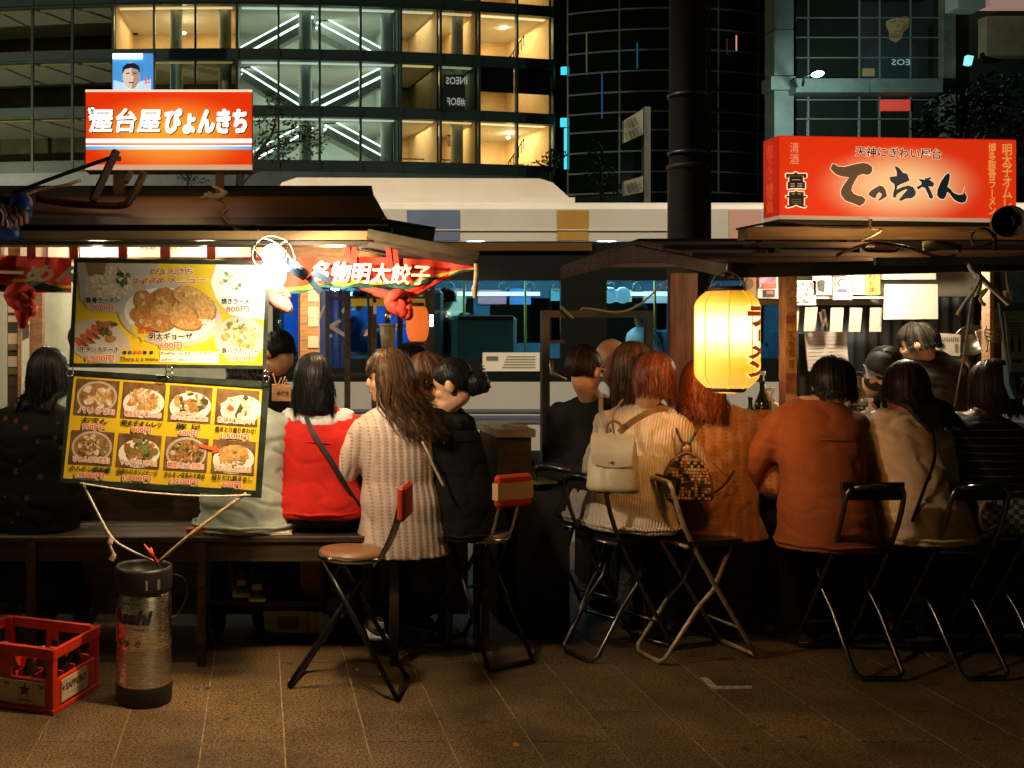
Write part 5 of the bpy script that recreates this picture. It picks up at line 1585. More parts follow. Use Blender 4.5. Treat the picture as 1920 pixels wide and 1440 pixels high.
mb.build('notice_print', mat('faint print', (.4, .32, .27), .8), rs)
MB().prect(1500, 626, 1511, 706, DBK - .2, 0, .02).build('green_edge', mat('olive strip', (.04, .05, .02), .6), rs)
mb = MB().bar(P(1536, 585, 6.1), P(1542, 618, 6.1), .012, .02).bar(P(1543, 580, 6.1), P(1550, 620, 6.12), .016, .02).bar(P(1548, 596, 6.05), P(1540, 618, 6.05), .012, .012)
mb.build('hanging_tool', mat('tool dark', (.10, .07, .05), .4, metal=.4, var=.5, scale=40), rs)
# bright white sheet with its lamp
MB().ppoly([(1660, 543 - 10), (1758, 533), (1759, 598), (1658, 599)], 6.02, 0, .012).build('white_sheet', M_paper, rs)
MB().prect(1655, 498, 1755, 524, 6.06, 0, .02).build('white_sheet', M_paper, rs)
MB().ppoly([(1498, 508), (1592, 502), (1594, 516), (1570, 520), (1560, 517)], 5.6, 0, .02).build('orange_flap', mat('orange flap', (.5, .13, .04), .7, var=.2), rs)
# shelf unit at the right
M_sh = mat('white rack', (.42, .38, .32), .6, var=.2, scale=8)
for y in (660, 708): MB().prect(1795, y - 2, 1850, y + 3, 6.2, 0, .35).build('rack_board', M_sh, rs)
for x in (1800, 1848): MB().prect(x - 3, 600 if x > 1810 else 706, x + 3, 800, 6.2, 0, .03).build('rack_side', M_sh, rs)
MB().prect(1795, 500, 2050, 640, 6.68, 0, .02).build('dark_tarp', mat('dark navy tarp', (.02, .03, .035), .6, var=.4, scale=4), rs)

# lamps of the right stall
t = thing('fluorescent_lamp', 'white tube lamp hidden above the white sheet in the right stall', 'lamp', (PX(1640, 5.6), 5.6, 1.88), group='tube lamps under the eaves')
MB().box((PX(1650, 5.6), 5.6, 1.90), (.9, .07, .03)).build('housing', M_white, t)
MB().tube([V((PX(1650, 5.6) - .42, 5.6, 1.872)), V((PX(1650, 5.6) + .42, 5.6, 1.872))], .014, 10).build('glow_tube', emis('right tube', (1, .86, .62), 16), t)
lamp('tube_light', (PX(1690, 5.6), 5.62, 1.84), 34, (1, .86, .62), t, .05)
lamp('tube_light', (PX(1580, 5.6), 5.62, 1.84), 12, (1, .84, .58), t, .05)

# hanging paper lantern
LX, LD = PX(1363, 4.3), 4.3
ln = thing('paper_lantern', 'large glowing yellow paper lantern with red letters hanging from the right stall roof', 'lantern', P(1363, 730, LD))
zt_, zb_ = PZ(546, LD), PZ(727, LD)


def lr(t):
    e = min(t, 1 - t)
    r = .123 if e > .16 else .123 * (.62 + .38 * math.sin(math.pi / 2 * e / .16))
    return r


prof = []
for i in range(91):
    t = i / 90
    prof.append((lr(t) + (.0018 if i % 2 else -.0012), zb_ + (zt_ - zb_) * t))
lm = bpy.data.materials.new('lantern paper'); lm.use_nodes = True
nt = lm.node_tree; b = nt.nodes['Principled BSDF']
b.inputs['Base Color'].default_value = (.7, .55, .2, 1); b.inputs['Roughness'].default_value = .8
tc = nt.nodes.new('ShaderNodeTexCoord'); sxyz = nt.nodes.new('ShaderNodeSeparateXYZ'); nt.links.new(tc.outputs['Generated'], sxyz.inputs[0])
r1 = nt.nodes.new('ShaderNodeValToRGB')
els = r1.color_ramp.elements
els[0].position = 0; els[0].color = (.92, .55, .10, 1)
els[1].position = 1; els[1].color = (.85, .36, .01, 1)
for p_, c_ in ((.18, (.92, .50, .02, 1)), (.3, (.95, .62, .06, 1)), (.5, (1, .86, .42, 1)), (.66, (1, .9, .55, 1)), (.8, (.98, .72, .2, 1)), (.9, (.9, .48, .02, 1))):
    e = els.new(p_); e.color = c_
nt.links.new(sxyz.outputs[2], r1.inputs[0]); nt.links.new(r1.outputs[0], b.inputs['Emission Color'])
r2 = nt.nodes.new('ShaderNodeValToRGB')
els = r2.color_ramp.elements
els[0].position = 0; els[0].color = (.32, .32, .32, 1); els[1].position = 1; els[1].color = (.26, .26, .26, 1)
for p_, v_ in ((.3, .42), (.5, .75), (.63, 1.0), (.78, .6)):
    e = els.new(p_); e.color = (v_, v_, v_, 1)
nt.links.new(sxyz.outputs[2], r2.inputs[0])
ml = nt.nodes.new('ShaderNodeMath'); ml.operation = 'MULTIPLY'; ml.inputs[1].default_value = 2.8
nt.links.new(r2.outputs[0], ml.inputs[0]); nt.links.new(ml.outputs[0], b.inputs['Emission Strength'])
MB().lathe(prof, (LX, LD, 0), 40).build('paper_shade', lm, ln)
mb = MB()
for k in range(8):
    a = R(-90) + k * math.pi / 4 + .42
    mb.tube([V((LX + (lr(t / 20) + .002) * math.cos(a), LD + (lr(t / 20) + .002) * math.sin(a), zb_ + (zt_ - zb_) * t / 20)) for t in range(21)], .003, 5)
mb.build('shade_rib', mat('lantern rib', (.6, .35, .04), .7, emit=.85, ecol=(.95, .52, .03)), ln)
M_lcap = mat('lantern cap', (.07, .025, .012), .5)
MB().lathe([(.0, zt_ - .002), (.075, zt_ - .002), (.075, zt_ + .018), (.06, zt_ + .02), (0, zt_ + .02)], (LX, LD, 0), 24).build('top_cap', M_lcap, ln)
MB().lathe([(.0, zb_ - .02), (.06, zb_ - .02), (.072, zb_ - .012), (.075, zb_ + .003), (0, zb_ + .003)], (LX, LD, 0), 24).build('bottom_cap', M_lcap, ln)
mb = MB().tube(smoothpts([V((LX - .07, LD, zt_ + .015)), V((LX - .05, LD, zt_ + .06)), V((LX, LD, zt_ + .082)), V((LX + .05, LD, zt_ + .06)), V((LX + .075, LD, zt_ + .015))], 5), .003, 6)
mb.tube([V((LX, LD, zt_ + .08)), V((LX, LD, zt_ + .115))], .004, 6)
mb.build('hanger', M_cage, ln)


def lan_txt(mb, body, a0, a1, v0, v1, m, off, dr=.0035):
    def fn(u, v):
        a = R(-90) + a0 + (a1 - a0) * u
        t = v0 + (v1 - v0) * v
        r = lr(t) + dr
        return V((LX + r * math.cos(a), LD + r * math.sin(a), zb_ + (zt_ - zb_) * t))
    v, f = text_cut(body, off, 7)
    mb.add([fn(p, q) for p, q in v], f, m)


M_lr = mat('lantern red print', (.45, .04, .01), .7, emit=.45, ecol=(.7, .06, .012))
M_ly = mat('lantern letter edge', (.7, .5, .15), .7, emit=1.3, ecol=(1, .75, .25))
for ch, v0, v1 in (('ラ', .63, .84), ('|', .485, .60), ('メ', .305, .465), ('ン', .12, .29)):
    mb = MB()
    a0, a1 = (R(12), R(78)) if ch != '|' else (R(42), R(52))
    lan_txt(mb, ch, a0 - .06, a1 + .06, v0 - .012, v1 + .012, 1, .085, .0035)
    lan_txt(mb, ch, a0, a1, v0, v1, 0, .06, .0058)
    mb.build('lettering', [M_lr, M_ly], ln)
lamp('lantern_light', (LX, LD, zb_ - .07), 3, (1, .45, .12), ln, .05)
_l = lamp('lantern_light', (LX, LD + .135, (zt_ + zb_) / 2 + .02), 17, (1, .42, .10), ln, .07, kind='SPOT', spot_size=R(172), spot_blend=1.0)
_l.rotation_euler = V((.22, 1, -.12)).to_track_quat('-Z', 'Y').to_euler()

# red stall sign
DR = 4.95
r_ = thing('stall_sign', 'red lit box sign with dark brush letters on the right stall roof', 'sign', P(1680, 415, DR))
xa, xb = PX(1460, DR), PX(1905, DR)
z_t, z_t2, z_b, z_b2 = PZ(254, DR), PZ(262, DR), PZ(404, DR), PZ(411, DR)
MB().hexa([V((xa, DR, z_b)), V((xb, DR, z_b2)), V((xb, DR + .15, z_b2)), V((xa, DR + .15, z_b)), V((xa, DR, z_t)), V((xb, DR, z_t2)), V((xb, DR + .15, z_t2)), V((xa, DR + .15, z_t))]).build('box', mat('red sign box', (.5, .03, .01), .5, emit=.45, ecol=(.8, .025, .006)), r_)
MB().prism([V((xa + .004, DR - .006, z_b)), V((xb - .004, DR - .006, z_b2)), V((xb - .004, DR - .006, z_t2 - .004)), V((xa + .004, DR - .006, z_t - .004))], (0, .005, 0)).build('face', gradmat('red sign face', (.70, .032, .005), (.95, .62, .26), .9, (.50, .40), 2.35, 1.7), r_)
MB().prism([V((xa, DR - .012, z_b - .018)), V((xb, DR - .012, z_b2 - .018)), V((xb, DR - .012, z_b2)), V((xa, DR - .012, z_b))], (0, .16, 0)).build('bottom_trim', mat('cream trim', (.7, .5, .34), .5, emit=.3, ecol=(1, .7, .42)), r_)
MB().prism([V((xa - .002, DR - .01, z_b - .042)), V((xb, DR - .01, z_b2 - .042)), V((xb, DR - .01, z_b2 - .019)), V((xa - .002, DR - .01, z_b - .019))], (0, .16, 0)).build('base_rail', mat('dark base rail', (.03, .025, .02), .5), r_)
strokes = [
    [(115, 370), (140, 310), (170, 318), (210, 345), (290, 350), (400, 320), (520, 298), (580, 312), (632, 350), (632, 400), (600, 445), (560, 450), (520, 438), (455, 462), (420, 520), (385, 590), (375, 640), (400, 680), (450, 705), (510, 715), (550, 755), (535, 800), (475, 838), (400, 805), (300, 770), (245, 700), (240, 650), (262, 600), (310, 530), (345, 480), (250, 470), (180, 440), (135, 400)],
    [(580, 685), (620, 640), (720, 580), (765, 590), (800, 640), (815, 715), (770, 745), (720, 772), (700, 765), (740, 720), (750, 690), (720, 665), (690, 690), (675, 735), (650, 740), (600, 710)],
    [(905, 340), (940, 345), (980, 375), (1010, 420), (1070, 440), (1095, 520), (1040, 545), (985, 565), (945, 590), (935, 635), (1000, 600), (1080, 580), (1140, 600), (1175, 660), (1165, 710), (1120, 740), (1050, 745), (1000, 770), (955, 770), (1000, 710), (1065, 635), (1060, 625), (1000, 650), (940, 690), (920, 735), (890, 730), (890, 680), (910, 610), (905, 565), (860, 530), (842, 480), (880, 470), (935, 465), (935, 410)],
    [(1185, 600), (1240, 570), (1245, 545), (1205, 505), (1215, 500), (1290, 512), (1280, 485), (1310, 492), (1360, 475), (1365, 495), (1340, 510), (1395, 545), (1400, 575), (1380, 600), (1330, 590), (1365, 660), (1390, 725), (1370, 750), (1340, 735), (1320, 680), (1285, 610), (1250, 600), (1205, 632), (1187, 618)],
    [(1575, 425), (1597, 450), (1590, 520), (1565, 600), (1600, 620), (1640, 670), (1700, 695), (1760, 690), (1770, 640), (1780, 600), (1780, 670), (1808, 720), (1795, 780), (1750, 800), (1690, 785), (1640, 750), (1590, 680), (1565, 660), (1545, 720), (1520, 752), (1470, 745), (1435, 705), (1440, 640), (1480, 540), (1540, 450)]]
M_brush = [mat('brush print %d' % i, c, .6, emit=e, ecol=c2) for i, (c, e, c2) in enumerate((((.10, .06, .03), .10, (.8, .5, .25)), ((.08, .06, .05), .08, (.8, .55, .4)), ((.05, .055, .06), .05, (.5, .55, .6)), ((.03, .045, .06), .03, (.3, .5, .6)), ((.015, .035, .05), .015, (.2, .5, .6))))]
M_pale = emis('sign pale edge', (1, .78, .5), .85)
for i, st2 in enumerate(strokes):
    px_ = [(1540 + a / 6.62, 260 + b / 6.62) for a, b in st2]
    mb = MB()
    mb.ppoly(grow(px_, 1.1), DR - .0085, 1); mb.ppoly(px_, DR - .0095, 0)
    mb.build('brush_letter', [M_brush[i], M_pale], r_)
mb = MB()
mb.ptxt('天神にぎわい屋台', 1603, 276, 1766, 297, DR - .0085, 1, .05, roll=2.0); mb.ptxt('天神にぎわい屋台', 1604, 277, 1765, 296, DR - .0095, 0, .015, roll=2.0)
mb.build('lettering', [mat('sign green black', (.02, .02, .012), .6), M_pale], r_)
MB().ptxt('清\n酒', 1481, 267, 1498, 308, DR - .0085, 0, .0, roll=1).build('lettering', mat('sign dim gold', (.6, .35, .15), .6, emit=.5, ecol=(1, .5, .25)), r_)
mb = MB(); [(mb.ptxt(c_, 1474, y_, 1512, y_ + 31, DR - .0085, 1, bold=2.2), mb.ptxt(c_, 1475, y_ + 1, 1511, y_ + 30, DR - .0105, 0, bold=.9)) for c_, y_ in (('富', 323), ('貴', 358))]
mb.build('lettering', [mat('sign olive ink', (.05, .04, .02), .6), M_pale], r_)
M_gold = mat('sign gold print', (.7, .42, .10), .6, emit=.55, ecol=(1, .55, .12))
MB().ptxt('明\n太\n子\nオ\nム\nレ\nツ', 1879, 270, 1898, 412, DR - .0085, 0, .01, line=.86).build('lettering', M_gold, r_)
MB().ptxt('博\n多\n豚\n骨\nラ\n|\nメ\nン', 1853, 268, 1868, 402, DR - .0085, 0, .01, line=.86).build('lettering', M_gold, r_)
mb = MB(); mb.txt('お\nで\nん\n・\n焼\nき\n鳥', lambda u, v: V((xa - .0035, DR + .115 - u * .07, z_b + .02 + v * (z_t - z_b - .05))), 0, .0, line=.86)
mb.build('lettering', mat('sign side print', (.62, .12, .03), .6, emit=.5, ecol=(1, .16, .03)), r_)
for x in (1502, 1534, 1805, 1843): MB().prect(x - 6, 415, x + 6, 428, DR + .05, 0, .05).build('leg', M_woodd, r_)
lamp('sign_glow', P(1680, 335, DR - .4), 1.5, (1, .3, .08), r_, .25)

# reflector lamp on the roof at the right edge
rf = thing('reflector_lamp', 'round silver reflector lamp on the right stall roof at the right edge', 'lamp', P(1895, 440, 4.6))
c = P(1893, 415, 4.6)
rot = Mx.Rotation(R(100), 3, 'X') @ Mx.Rotation(R(18), 3, 'Y')
MB().lathe([(.072, .0), (.07, -.012), (.06, -.05), (.04, -.085), (.022, -.10), (.02, -.15), (.0, -.15)], c, 28, 0, Mx.Rotation(R(95), 3, 'X') @ Mx.Rotation(R(-14), 3, 'Y')).build('reflector_bowl', mat('worn reflector', (.45, .42, .36), .3, metal=.9, var=.3, scale=30), rf)
MB().lathe([(.030, -.02), (.026, -.09), (0, -.1)], c, 16, 0, Mx.Rotation(R(95), 3, 'X') @ Mx.Rotation(R(-14), 3, 'Y')).build('socket', M_cable, rf)
MB().tube([c + V((.0, .1, -.02)), c + V((.02, .12, -.12))], .01, 8).build('bracket', M_blackf, rf)
lamp('reflector_light', P(1690, 456, 4.55), 4.0, (1, .72, .38), rf, .04)
# loose cables on the roof
for lab, pts, r0, m_ in (
        ('black cable running along the right stall roof under the sign', [P(1380, 430, 4.9), P(1450, 418, 4.85), P(1530, 424, 4.8), P(1620, 426, 4.8), P(1634, 412, 4.9)], .005, M_cable),
        ('black cable loops hanging near the reflector lamp', [P(1818, 435, 4.5), P(1850, 432, 4.45), P(1862, 452, 4.45), P(1830, 462, 4.45), P(1822, 440, 4.5), P(1846, 428, 4.5), P(1868, 445, 4.5)], .005, M_cable),
        ('black tangled cable lying on the middle of the right stall roof', [P(1570, 478, 4.45), P(1618, 460, 4.5), P(1660, 458, 4.5), P(1680, 470, 4.46), P(1622, 468, 4.46), P(1640, 455, 4.5), P(1700, 464, 4.48), P(1760, 482, 4.42), P(1790, 478, 4.4)], .008, M_cable),
        ('pale rope wound beside the pale plank', [P(1612, 452, 4.6), P(1640, 440, 4.6), P(1652, 430, 4.7), P(1634, 428, 4.7), P(1630, 412, 4.8)], .005, M_rope)):
    cord('loose_cable' if 'cable' in lab else 'roof_rope', pts, r0, m_, lab, 'cable' if 'cable' in lab else 'rope')
mb = MB()
for i in range(7): mb.tube(smoothpts([P(1730, 455 + i * 3, 4.5), P(1760 + 4 * i, 452 + 2 * i, 4.46), P(1800, 460 + 2 * i, 4.5)]), .005, 5)
mb.build('yellow_rope_bundle', mat('yellow cord', (.05, .042, .008), .8), label='bundle of yellow rope on the right stall roof', cat='cord')
# white ties, string and hanging price panels at the right edge
mb = MB()
for pts in ([(1812, 486), (1822, 508), (1836, 520), (1826, 545), (1808, 570), (1796, 590)], [(1826, 515), (1838, 530), (1832, 552)], [(1812, 486), (1828, 512), (1834, 522)]):
    mb.tube(smoothpts([P(a, b, 4.36 - .01 * i) for i, (a, b) in enumerate(pts)]), .008, 6)
mb.build('white_tie', M_ropew, label='white cloth tie knotted on the right stall eave', cat='tie')
MB().bar(P(1830, 512, 4.36), P(1892, 570, 4.36), .016, .016).build('white_stick', mat('white stick', (.6, .56, .5), .6), label='white stick slanting from the knotted tie to the blue price panel', cat='stick')
cord('string', [P(1836, 520, 4.38), P(1822, 560, 4.42), P(1808, 660, 4.5), P(1795, 730, 4.6), P(1784, 800, 5.05)], .0035, M_ropew, 'thin pale string running down from the eave to the counter', 'string')
mb = MB().tube(smoothpts([P(1820, 540, 4.6), P(1835, 550, 4.6), P(1850, 542, 4.6), P(1838, 560, 4.6), P(1846, 572, 4.62)]), .007, 6)
mb.build('yellow_rope', mat('yellow rope', (.5, .38, .05), .7), label='yellow rope wound round the post near the white tie', cat='rope')
mb = MB()
for i in range(4): mb.tube([P(1845, 615 + i * 7, 5.21), P(1862, 622 + i * 6, 5.2), P(1880, 614 + i * 8, 5.23)], .004, 5)
mb.tube(smoothpts([P(1850, 610, 5.2), P(1846, 625, 5.19), P(1852, 640, 5.2), P(1850, 660, 5.2)]), .004, 5)
mb.build('post_string', M_rope, label='string wound round the yellow sticker on the right post', cat='string')
pp = thing('price_panel', 'blue tinted drinks price panel with pictures of bottles', 'price panel', P(1905, 704, 4.42))
M_bl = mat('blue panel', (.06, .16, .22), .4, var=.15, scale=10)
MB().ppoly([(1874, 568), (1990, 560), (1990, 700), (1893, 704)], 4.42, 0, .012).build('backing', M_bl, pp)
MB().ppoly([(1882, 584), (1990, 578), (1990, 694), (1895, 698)], 4.416, 0, .003).build('sheet', mat('blue white sheet', (.42, .52, .54), .5), pp)
mb = MB().ptxt('酒 メニュー', 1886, 586, 1912, 591, 4.412, 0, .03).ptxt('生ビール', 1888, 596, 1904, 601, 4.412, 0, .04)
for i in range(5): mb.prect(1890 + i, 606 + i * 5, 1914, 607.5 + i * 5, 4.412)
for x in (1898, 1912): mb.ppoly([(x - 3, 660), (x - 3, 640), (x - 1, 632), (x - 1, 626), (x + 1, 626), (x + 1, 632), (x + 3, 640), (x + 3, 660)], 4.412)
mb.prect(1898, 674, 1918, 680, 4.412)
mb.build('lettering', mat('panel ink', (.04, .06, .07), .6), pp)
p2_ = thing('price_panel', 'small blue framed number panel hanging under the drinks panel', 'price panel', P(1910, 745, 4.42))
MB().ppoly([(1890, 686), (1990, 680), (1990, 745), (1903, 748), (1892, 720)], 4.43, 0, .03).build('backing', mat('pale blue plastic', (.12, .28, .36), .3), p2_)
MB().ppoly([(1902, 694), (1990, 690), (1990, 736), (1905, 738)], 4.425, 0, .004).build('sheet', mat('navy sheet', (.03, .06, .10), .4), p2_)
MB().ptxt('7', 1912, 708, 1922, 728, 4.42, 0, .03).build('lettering', M_paper, p2_)
tg = MB().prect(1886, 545, 1898, 562, 4.6, 0, .02).build('wood_tag', M_wood, label='small wooden tag hanging on a string above the blue price panel', cat='tag')
cord('string', [P(1886, 490, 4.6), P(1887, 520, 4.6), P(1891, 548, 4.6)], .004, M_rope, 'short string holding the wooden tag', 'string')

# things on the counter
def bottle(label, px, base, D, h, r, m, cap=None, neck=.33, label_m=None, nm='bottle', txt=None):
    q = P(px, base, D)
    t = thing(nm, label, 'bottle', q)
    MB().lathe([(0, 0), (r, 0), (r, h * .55), (r * .9, h * .64), (r * neck, h * .78), (r * neck * .95, h * .97), (0, h * .97)], q, 20).build('glass', m, t)
    MB().lathe([(0, h * .94), (r * neck * 1.15, h * .94), (r * neck * 1.15, h), (0, h)], q, 14).build('cap', cap or M_blackf, t)
    if label_m:
        MB().lathe([(r * 1.02, h * .12), (r * 1.02, h * .5)], q, 20).build('label_wrap', label_m, t)
    if txt:
        mb = MB()
        mb.txt(txt, lambda u, v: q + V((r * 1.03 * math.sin((u - .5) * 1.4), -r * 1.03 * math.cos((u - .5) * 1.4), h * (.15 + .33 * v))), 0, .02)
        mb.build('lettering', M_paper, t)
    return t


def pump(label, px, base, D, h, r, m):
    q = P(px, base, D)
    t = thing('pump_bottle', label, 'bottle', q)
    MB().lathe([(0, 0), (r * .95, 0), (r, .01), (r, h * .6), (r * .8, h * .68), (r * .35, h * .72), (0, h * .72)], q, 20).build('bottle_body', m, t)
    mb = MB().lathe([(r * .35, h * .71), (r * .35, h * .78), (r * .14, h * .8), (r * .14, h * .93), (r * .3, h * .94), (r * .3, h), (0, h)], q, 14)
    mb.bar(q + V((0, 0, h * .97)), q + V((-r * .9, -.01, h * .96)), .012, .012)
    mb.build('pump_head', M_white, t)
    return t, q


zc = .963
yb_ = lambda D: CY + (EYE - zc) * F / D
M_ww = mat('white plastic', (.62, .57, .48), .45)
bottle('dark wine bottle with an orange label behind the orange cardigan', 1429, yb_(5.25), 5.25, .30, .036, mat('dark bottle', (.012, .014, .01), .1, coat=.5), label_m=mat('orange label', (.55, .20, .03), .6))
bottle('green beer bottle at the left end of the right counter', 1407, yb_(5.13), 5.13, .22, .03, mat('green bottle', (.01, .05, .015), .1, coat=.5))
pump('tall white pump bottle beside the dark wine bottle', 1448, yb_(5.3), 5.3, .26, .04, M_ww)
pump('slim pump bottle with a cream top next to the stickered post', 1432, yb_(5.42), 5.42, .34, .03, M_wood)
bottle('tall clear sake bottle with a dark lettered label', 1610, yb_(5.3), 5.3, .34, .048, mat('clear bottle', (.30, .27, .18), .12, coat=.5), label_m=mat('sake label', (.02, .018, .012), .6), txt='芋\n焼\n酎')
t, q = pump('white hand soap pump bottle with a round dark label', 1631, yb_(5.18), 5.18, .21, .052, M_ww)
MB().pell(1631, yb_(5.18) - 26, 10, 9, 5.122, 0, 16).build('round_label', mat('soap label', (.06, .08, .09), .5), t)
bottle('yellow plastic sauce bottle leaning beside the soap bottle', 1662, yb_(5.25), 5.25, .28, .028, mat('mustard plastic', (.5, .36, .10), .4), cap=M_ww)
nb = thing('napkin_stack', 'stack of white napkins at the left end of the counter', 'napkins', P(1415, yb_(5.4), 5.4))
for i in range(4): MB().ppoly([(1396 + i * 2, yb_(5.4) - 1), (1425 - i, yb_(5.4) - 1), (1428, yb_(5.4) - 50 + i * 3), (1416, yb_(5.4) - 62 + i * 4), (1404, yb_(5.4) - 35)], 5.4 + i * .012, 0, .008).build('napkin', M_paper, nb)
pb = thing('topping_box', 'pale box of red pickled ginger on the right counter', 'box', P(1783, yb_(5.4), 5.4))
q = P(1783, yb_(5.4), 5.4)
mb = MB()
for dx, dy, sx, sy in ((0, -.06, .16, .006), (0, .06, .16, .006), (-.08, 0, .006, .12), (.08, 0, .006, .12)): mb.box(q + V((dx, dy, .032)), (sx, sy, .064))
mb.box(q + V((0, 0, .005)), (.15, .11, .008))
mb.build('box_tray', mat('pink plastic', (.6, .42, .36), .5), pb)
mb = MB()
for i in range(24): mb.ell(q + V((rnd.uniform(-.07, .07), rnd.uniform(-.05, .05), .055 + rnd.uniform(0, .02))), (.012, .01, .007), 8, 6)
mb.build('ginger', mat('red ginger', (.6, .06, .02), .4), pb, kind='stuff')
for lab, pts in (('white paper slip on the counter beside the ginger box', [(1815, 790), (1850, 770), (1856, 788), (1830, 800)]), ('second paper slip lying next to the string', [(1800, 776), (1838, 774), (1836, 781), (1802, 783)])):
    MB().ppoly(pts, 5.2, 0, .12).build('paper_slip', M_paper, label=lab, cat='paper')
# basket, bowl and jars on the rack
bk = thing('plastic_basket', 'cream plastic basket with slots on the rack in the right stall', 'basket', P(1780, 668, 5.9))
MB().ppoly([(1755, 624), (1801, 627), (1800, 668), (1757, 664)], 5.9, 0, .12).build('basket_body', mat('cream plastic', (.58, .50, .38), .5), bk)
mb = MB()
for i in range(9): mb.ppoly([(1763 + i * 4, 632), (1764.5 + i * 4, 632), (1764.5 + i * 4, 640), (1763 + i * 4, 640)], 5.895)
for i in range(4): mb.ppoly([(1761, 645 + i * 4), (1767, 645 + i * 4), (1767, 647 + i * 4), (1761, 647 + i * 4)], 5.895).ppoly([(1790, 645 + i * 4), (1796, 645 + i * 4), (1796, 647 + i * 4), (1790, 647 + i * 4)], 5.895)
mb.build('slots', mat('slot dark', (.14, .11, .07), .8), bk)
bw_ = thing('metal_bowl', 'steel bowl standing on edge on the rack', 'bowl', P(1825, 656, 6.1))
MB().lathe([(.088, 0), (.094, -.004), (.094, .004), (.085, .0), (.07, .04), (.03, .06), (0, .062)], P(1822, 638, 6.1), 26, 0, Mx.Rotation(R(-78), 3, 'X') @ Mx.Rotation(R(15), 3, 'Y')).build('bowl_shell', M_steel, bw_)
for i, (x, lab) in enumerate(((1808, 'small pink jar on the lower rack board'), (1822, 'small dark jar on the lower rack board'), (1836, 'small clear jar on the lower rack board'))):
    q = P(x, 706, 6.3)
    MB().lathe([(0, 0), (.03, 0), (.032, .08), (.024, .10), (.026, .125), (0, .125)], q, 14).build('jar', mat('jar %d' % i, [(.5, .25, .25), (.05, .03, .02), (.4, .38, .32)][i], .2, coat=.3), label=lab, cat='jar')
for i, (pts, lab) in enumerate((([(1829, 622), (1844, 616), (1852, 674), (1846, 676)], 'long white paper leaning against the right post'), ([(1872, 628), (1884, 628), (1884, 690), (1873, 690)], 'narrow printed sheet behind the right post'))):
    MB().ppoly(pts, 5.6, 0, .004).build('paper_sheet', M_paper2, label=lab, cat='paper')
# gap between the stalls: black frame with a cable, side counter, green topped box
fr = thing('black_frame', 'black metal frame standing between the two stalls', 'frame', (PX(1120, 5.95), 5.95, 0))
for x0, x1, y0, y1, nm in ((1017, 1031, 582, 1110, 'upright'), (1213, 1225, 582, 1110, 'upright'), (1031, 1213, 582, 595, 'top_bar'), (1031, 1060, 638, 644, 'side_bar')):
    MB().prect(x0, y0, x1, y1, 5.95, 0, .05).build(nm, M_blackf, fr)
MB().tube([P(1033, 676, 5.9), P(1034, 700, 5.9), P(1062, 712, 5.85)], [.012, .014, .006], 8).build('handle', mat('brass handle', (.25, .2, .1), .35, metal=.7), fr)
cord('frame_cable', [P(1052, 575, 5.9), P(1065, 588, 5.88), P(1075, 597, 5.88)], .006, mat('grey cable', (.3, .29, .2), .5), 'short grey cable end on the left of the black frame top', 'cable')
cord('frame_cable', [P(1088, 581, 5.9), P(1100, 578, 5.88), P(1160, 585, 5.85), P(1200, 570, 5.8), P(1230, 545, 5.75), P(1250, 526, 5.7)], .006, mat('grey cable', (.3, .29, .2), .5), 'grey cable rising from the black frame to the right stall roof', 'cable')
sc_ = thing('side_table', 'small wooden side table with a cloth between the stalls', 'table', (PX(950, 5.5), 5.5, 0))
MB().box((PX(950, 5.5), 5.55, PZ(806, 5.5)), (PX(986, 5.5) - PX(915, 5.5), .5, .04)).build('table_top', mat('grey table top', (.26, .25, .2), .6, var=.3), sc_)
MB().box((PX(950, 5.5), 5.55, PZ(806, 5.5) / 2), (PX(980, 5.5) - PX(919, 5.5), .44, PZ(806, 5.5) - .05)).build('cabinet', M_woodd, sc_)
mb = MB()
for i in range(5): mb.ell(P(952 + i * 7, 800 - 2 * (i % 2), 5.45), (.03, .04, .014), 10, 6)
mb.build('folded_cloth', mat('grey rag', (.4, .38, .3), .9, var=.3), label='crumpled grey cloth on the small side table', cat='cloth')
gb = thing('storage_box', 'dark box with a green lid between the two stalls', 'box', (PX(1000, 5.3), 5.3, 0))
MB().hexa([V((PX(952, 5.1), 5.1, PZ(912, 5.1))), V((PX(1058, 5.2), 5.2, PZ(906, 5.2))), V((PX(1040, 5.6), 5.6, PZ(878, 5.6))), V((PX(946, 5.6), 5.6, PZ(878, 5.6))),
           V((PX(952, 5.1), 5.1, PZ(908, 5.1))), V((PX(1058, 5.2), 5.2, PZ(902, 5.2))), V((PX(1040, 5.6), 5.6, PZ(874, 5.6))), V((PX(946, 5.6), 5.6, PZ(874, 5.6)))]).build('green_lid', mat('olive green lid', (.12, .15, .03), .6, var=.3, scale=8), gb)
MB().box((PX(1000, 5.35), 5.36, PZ(910, 5.3) / 2), (.26, .42, PZ(910, 5.3) - .02)).build('box_body', mat('dark box', (.02, .018, .012), .7), gb)
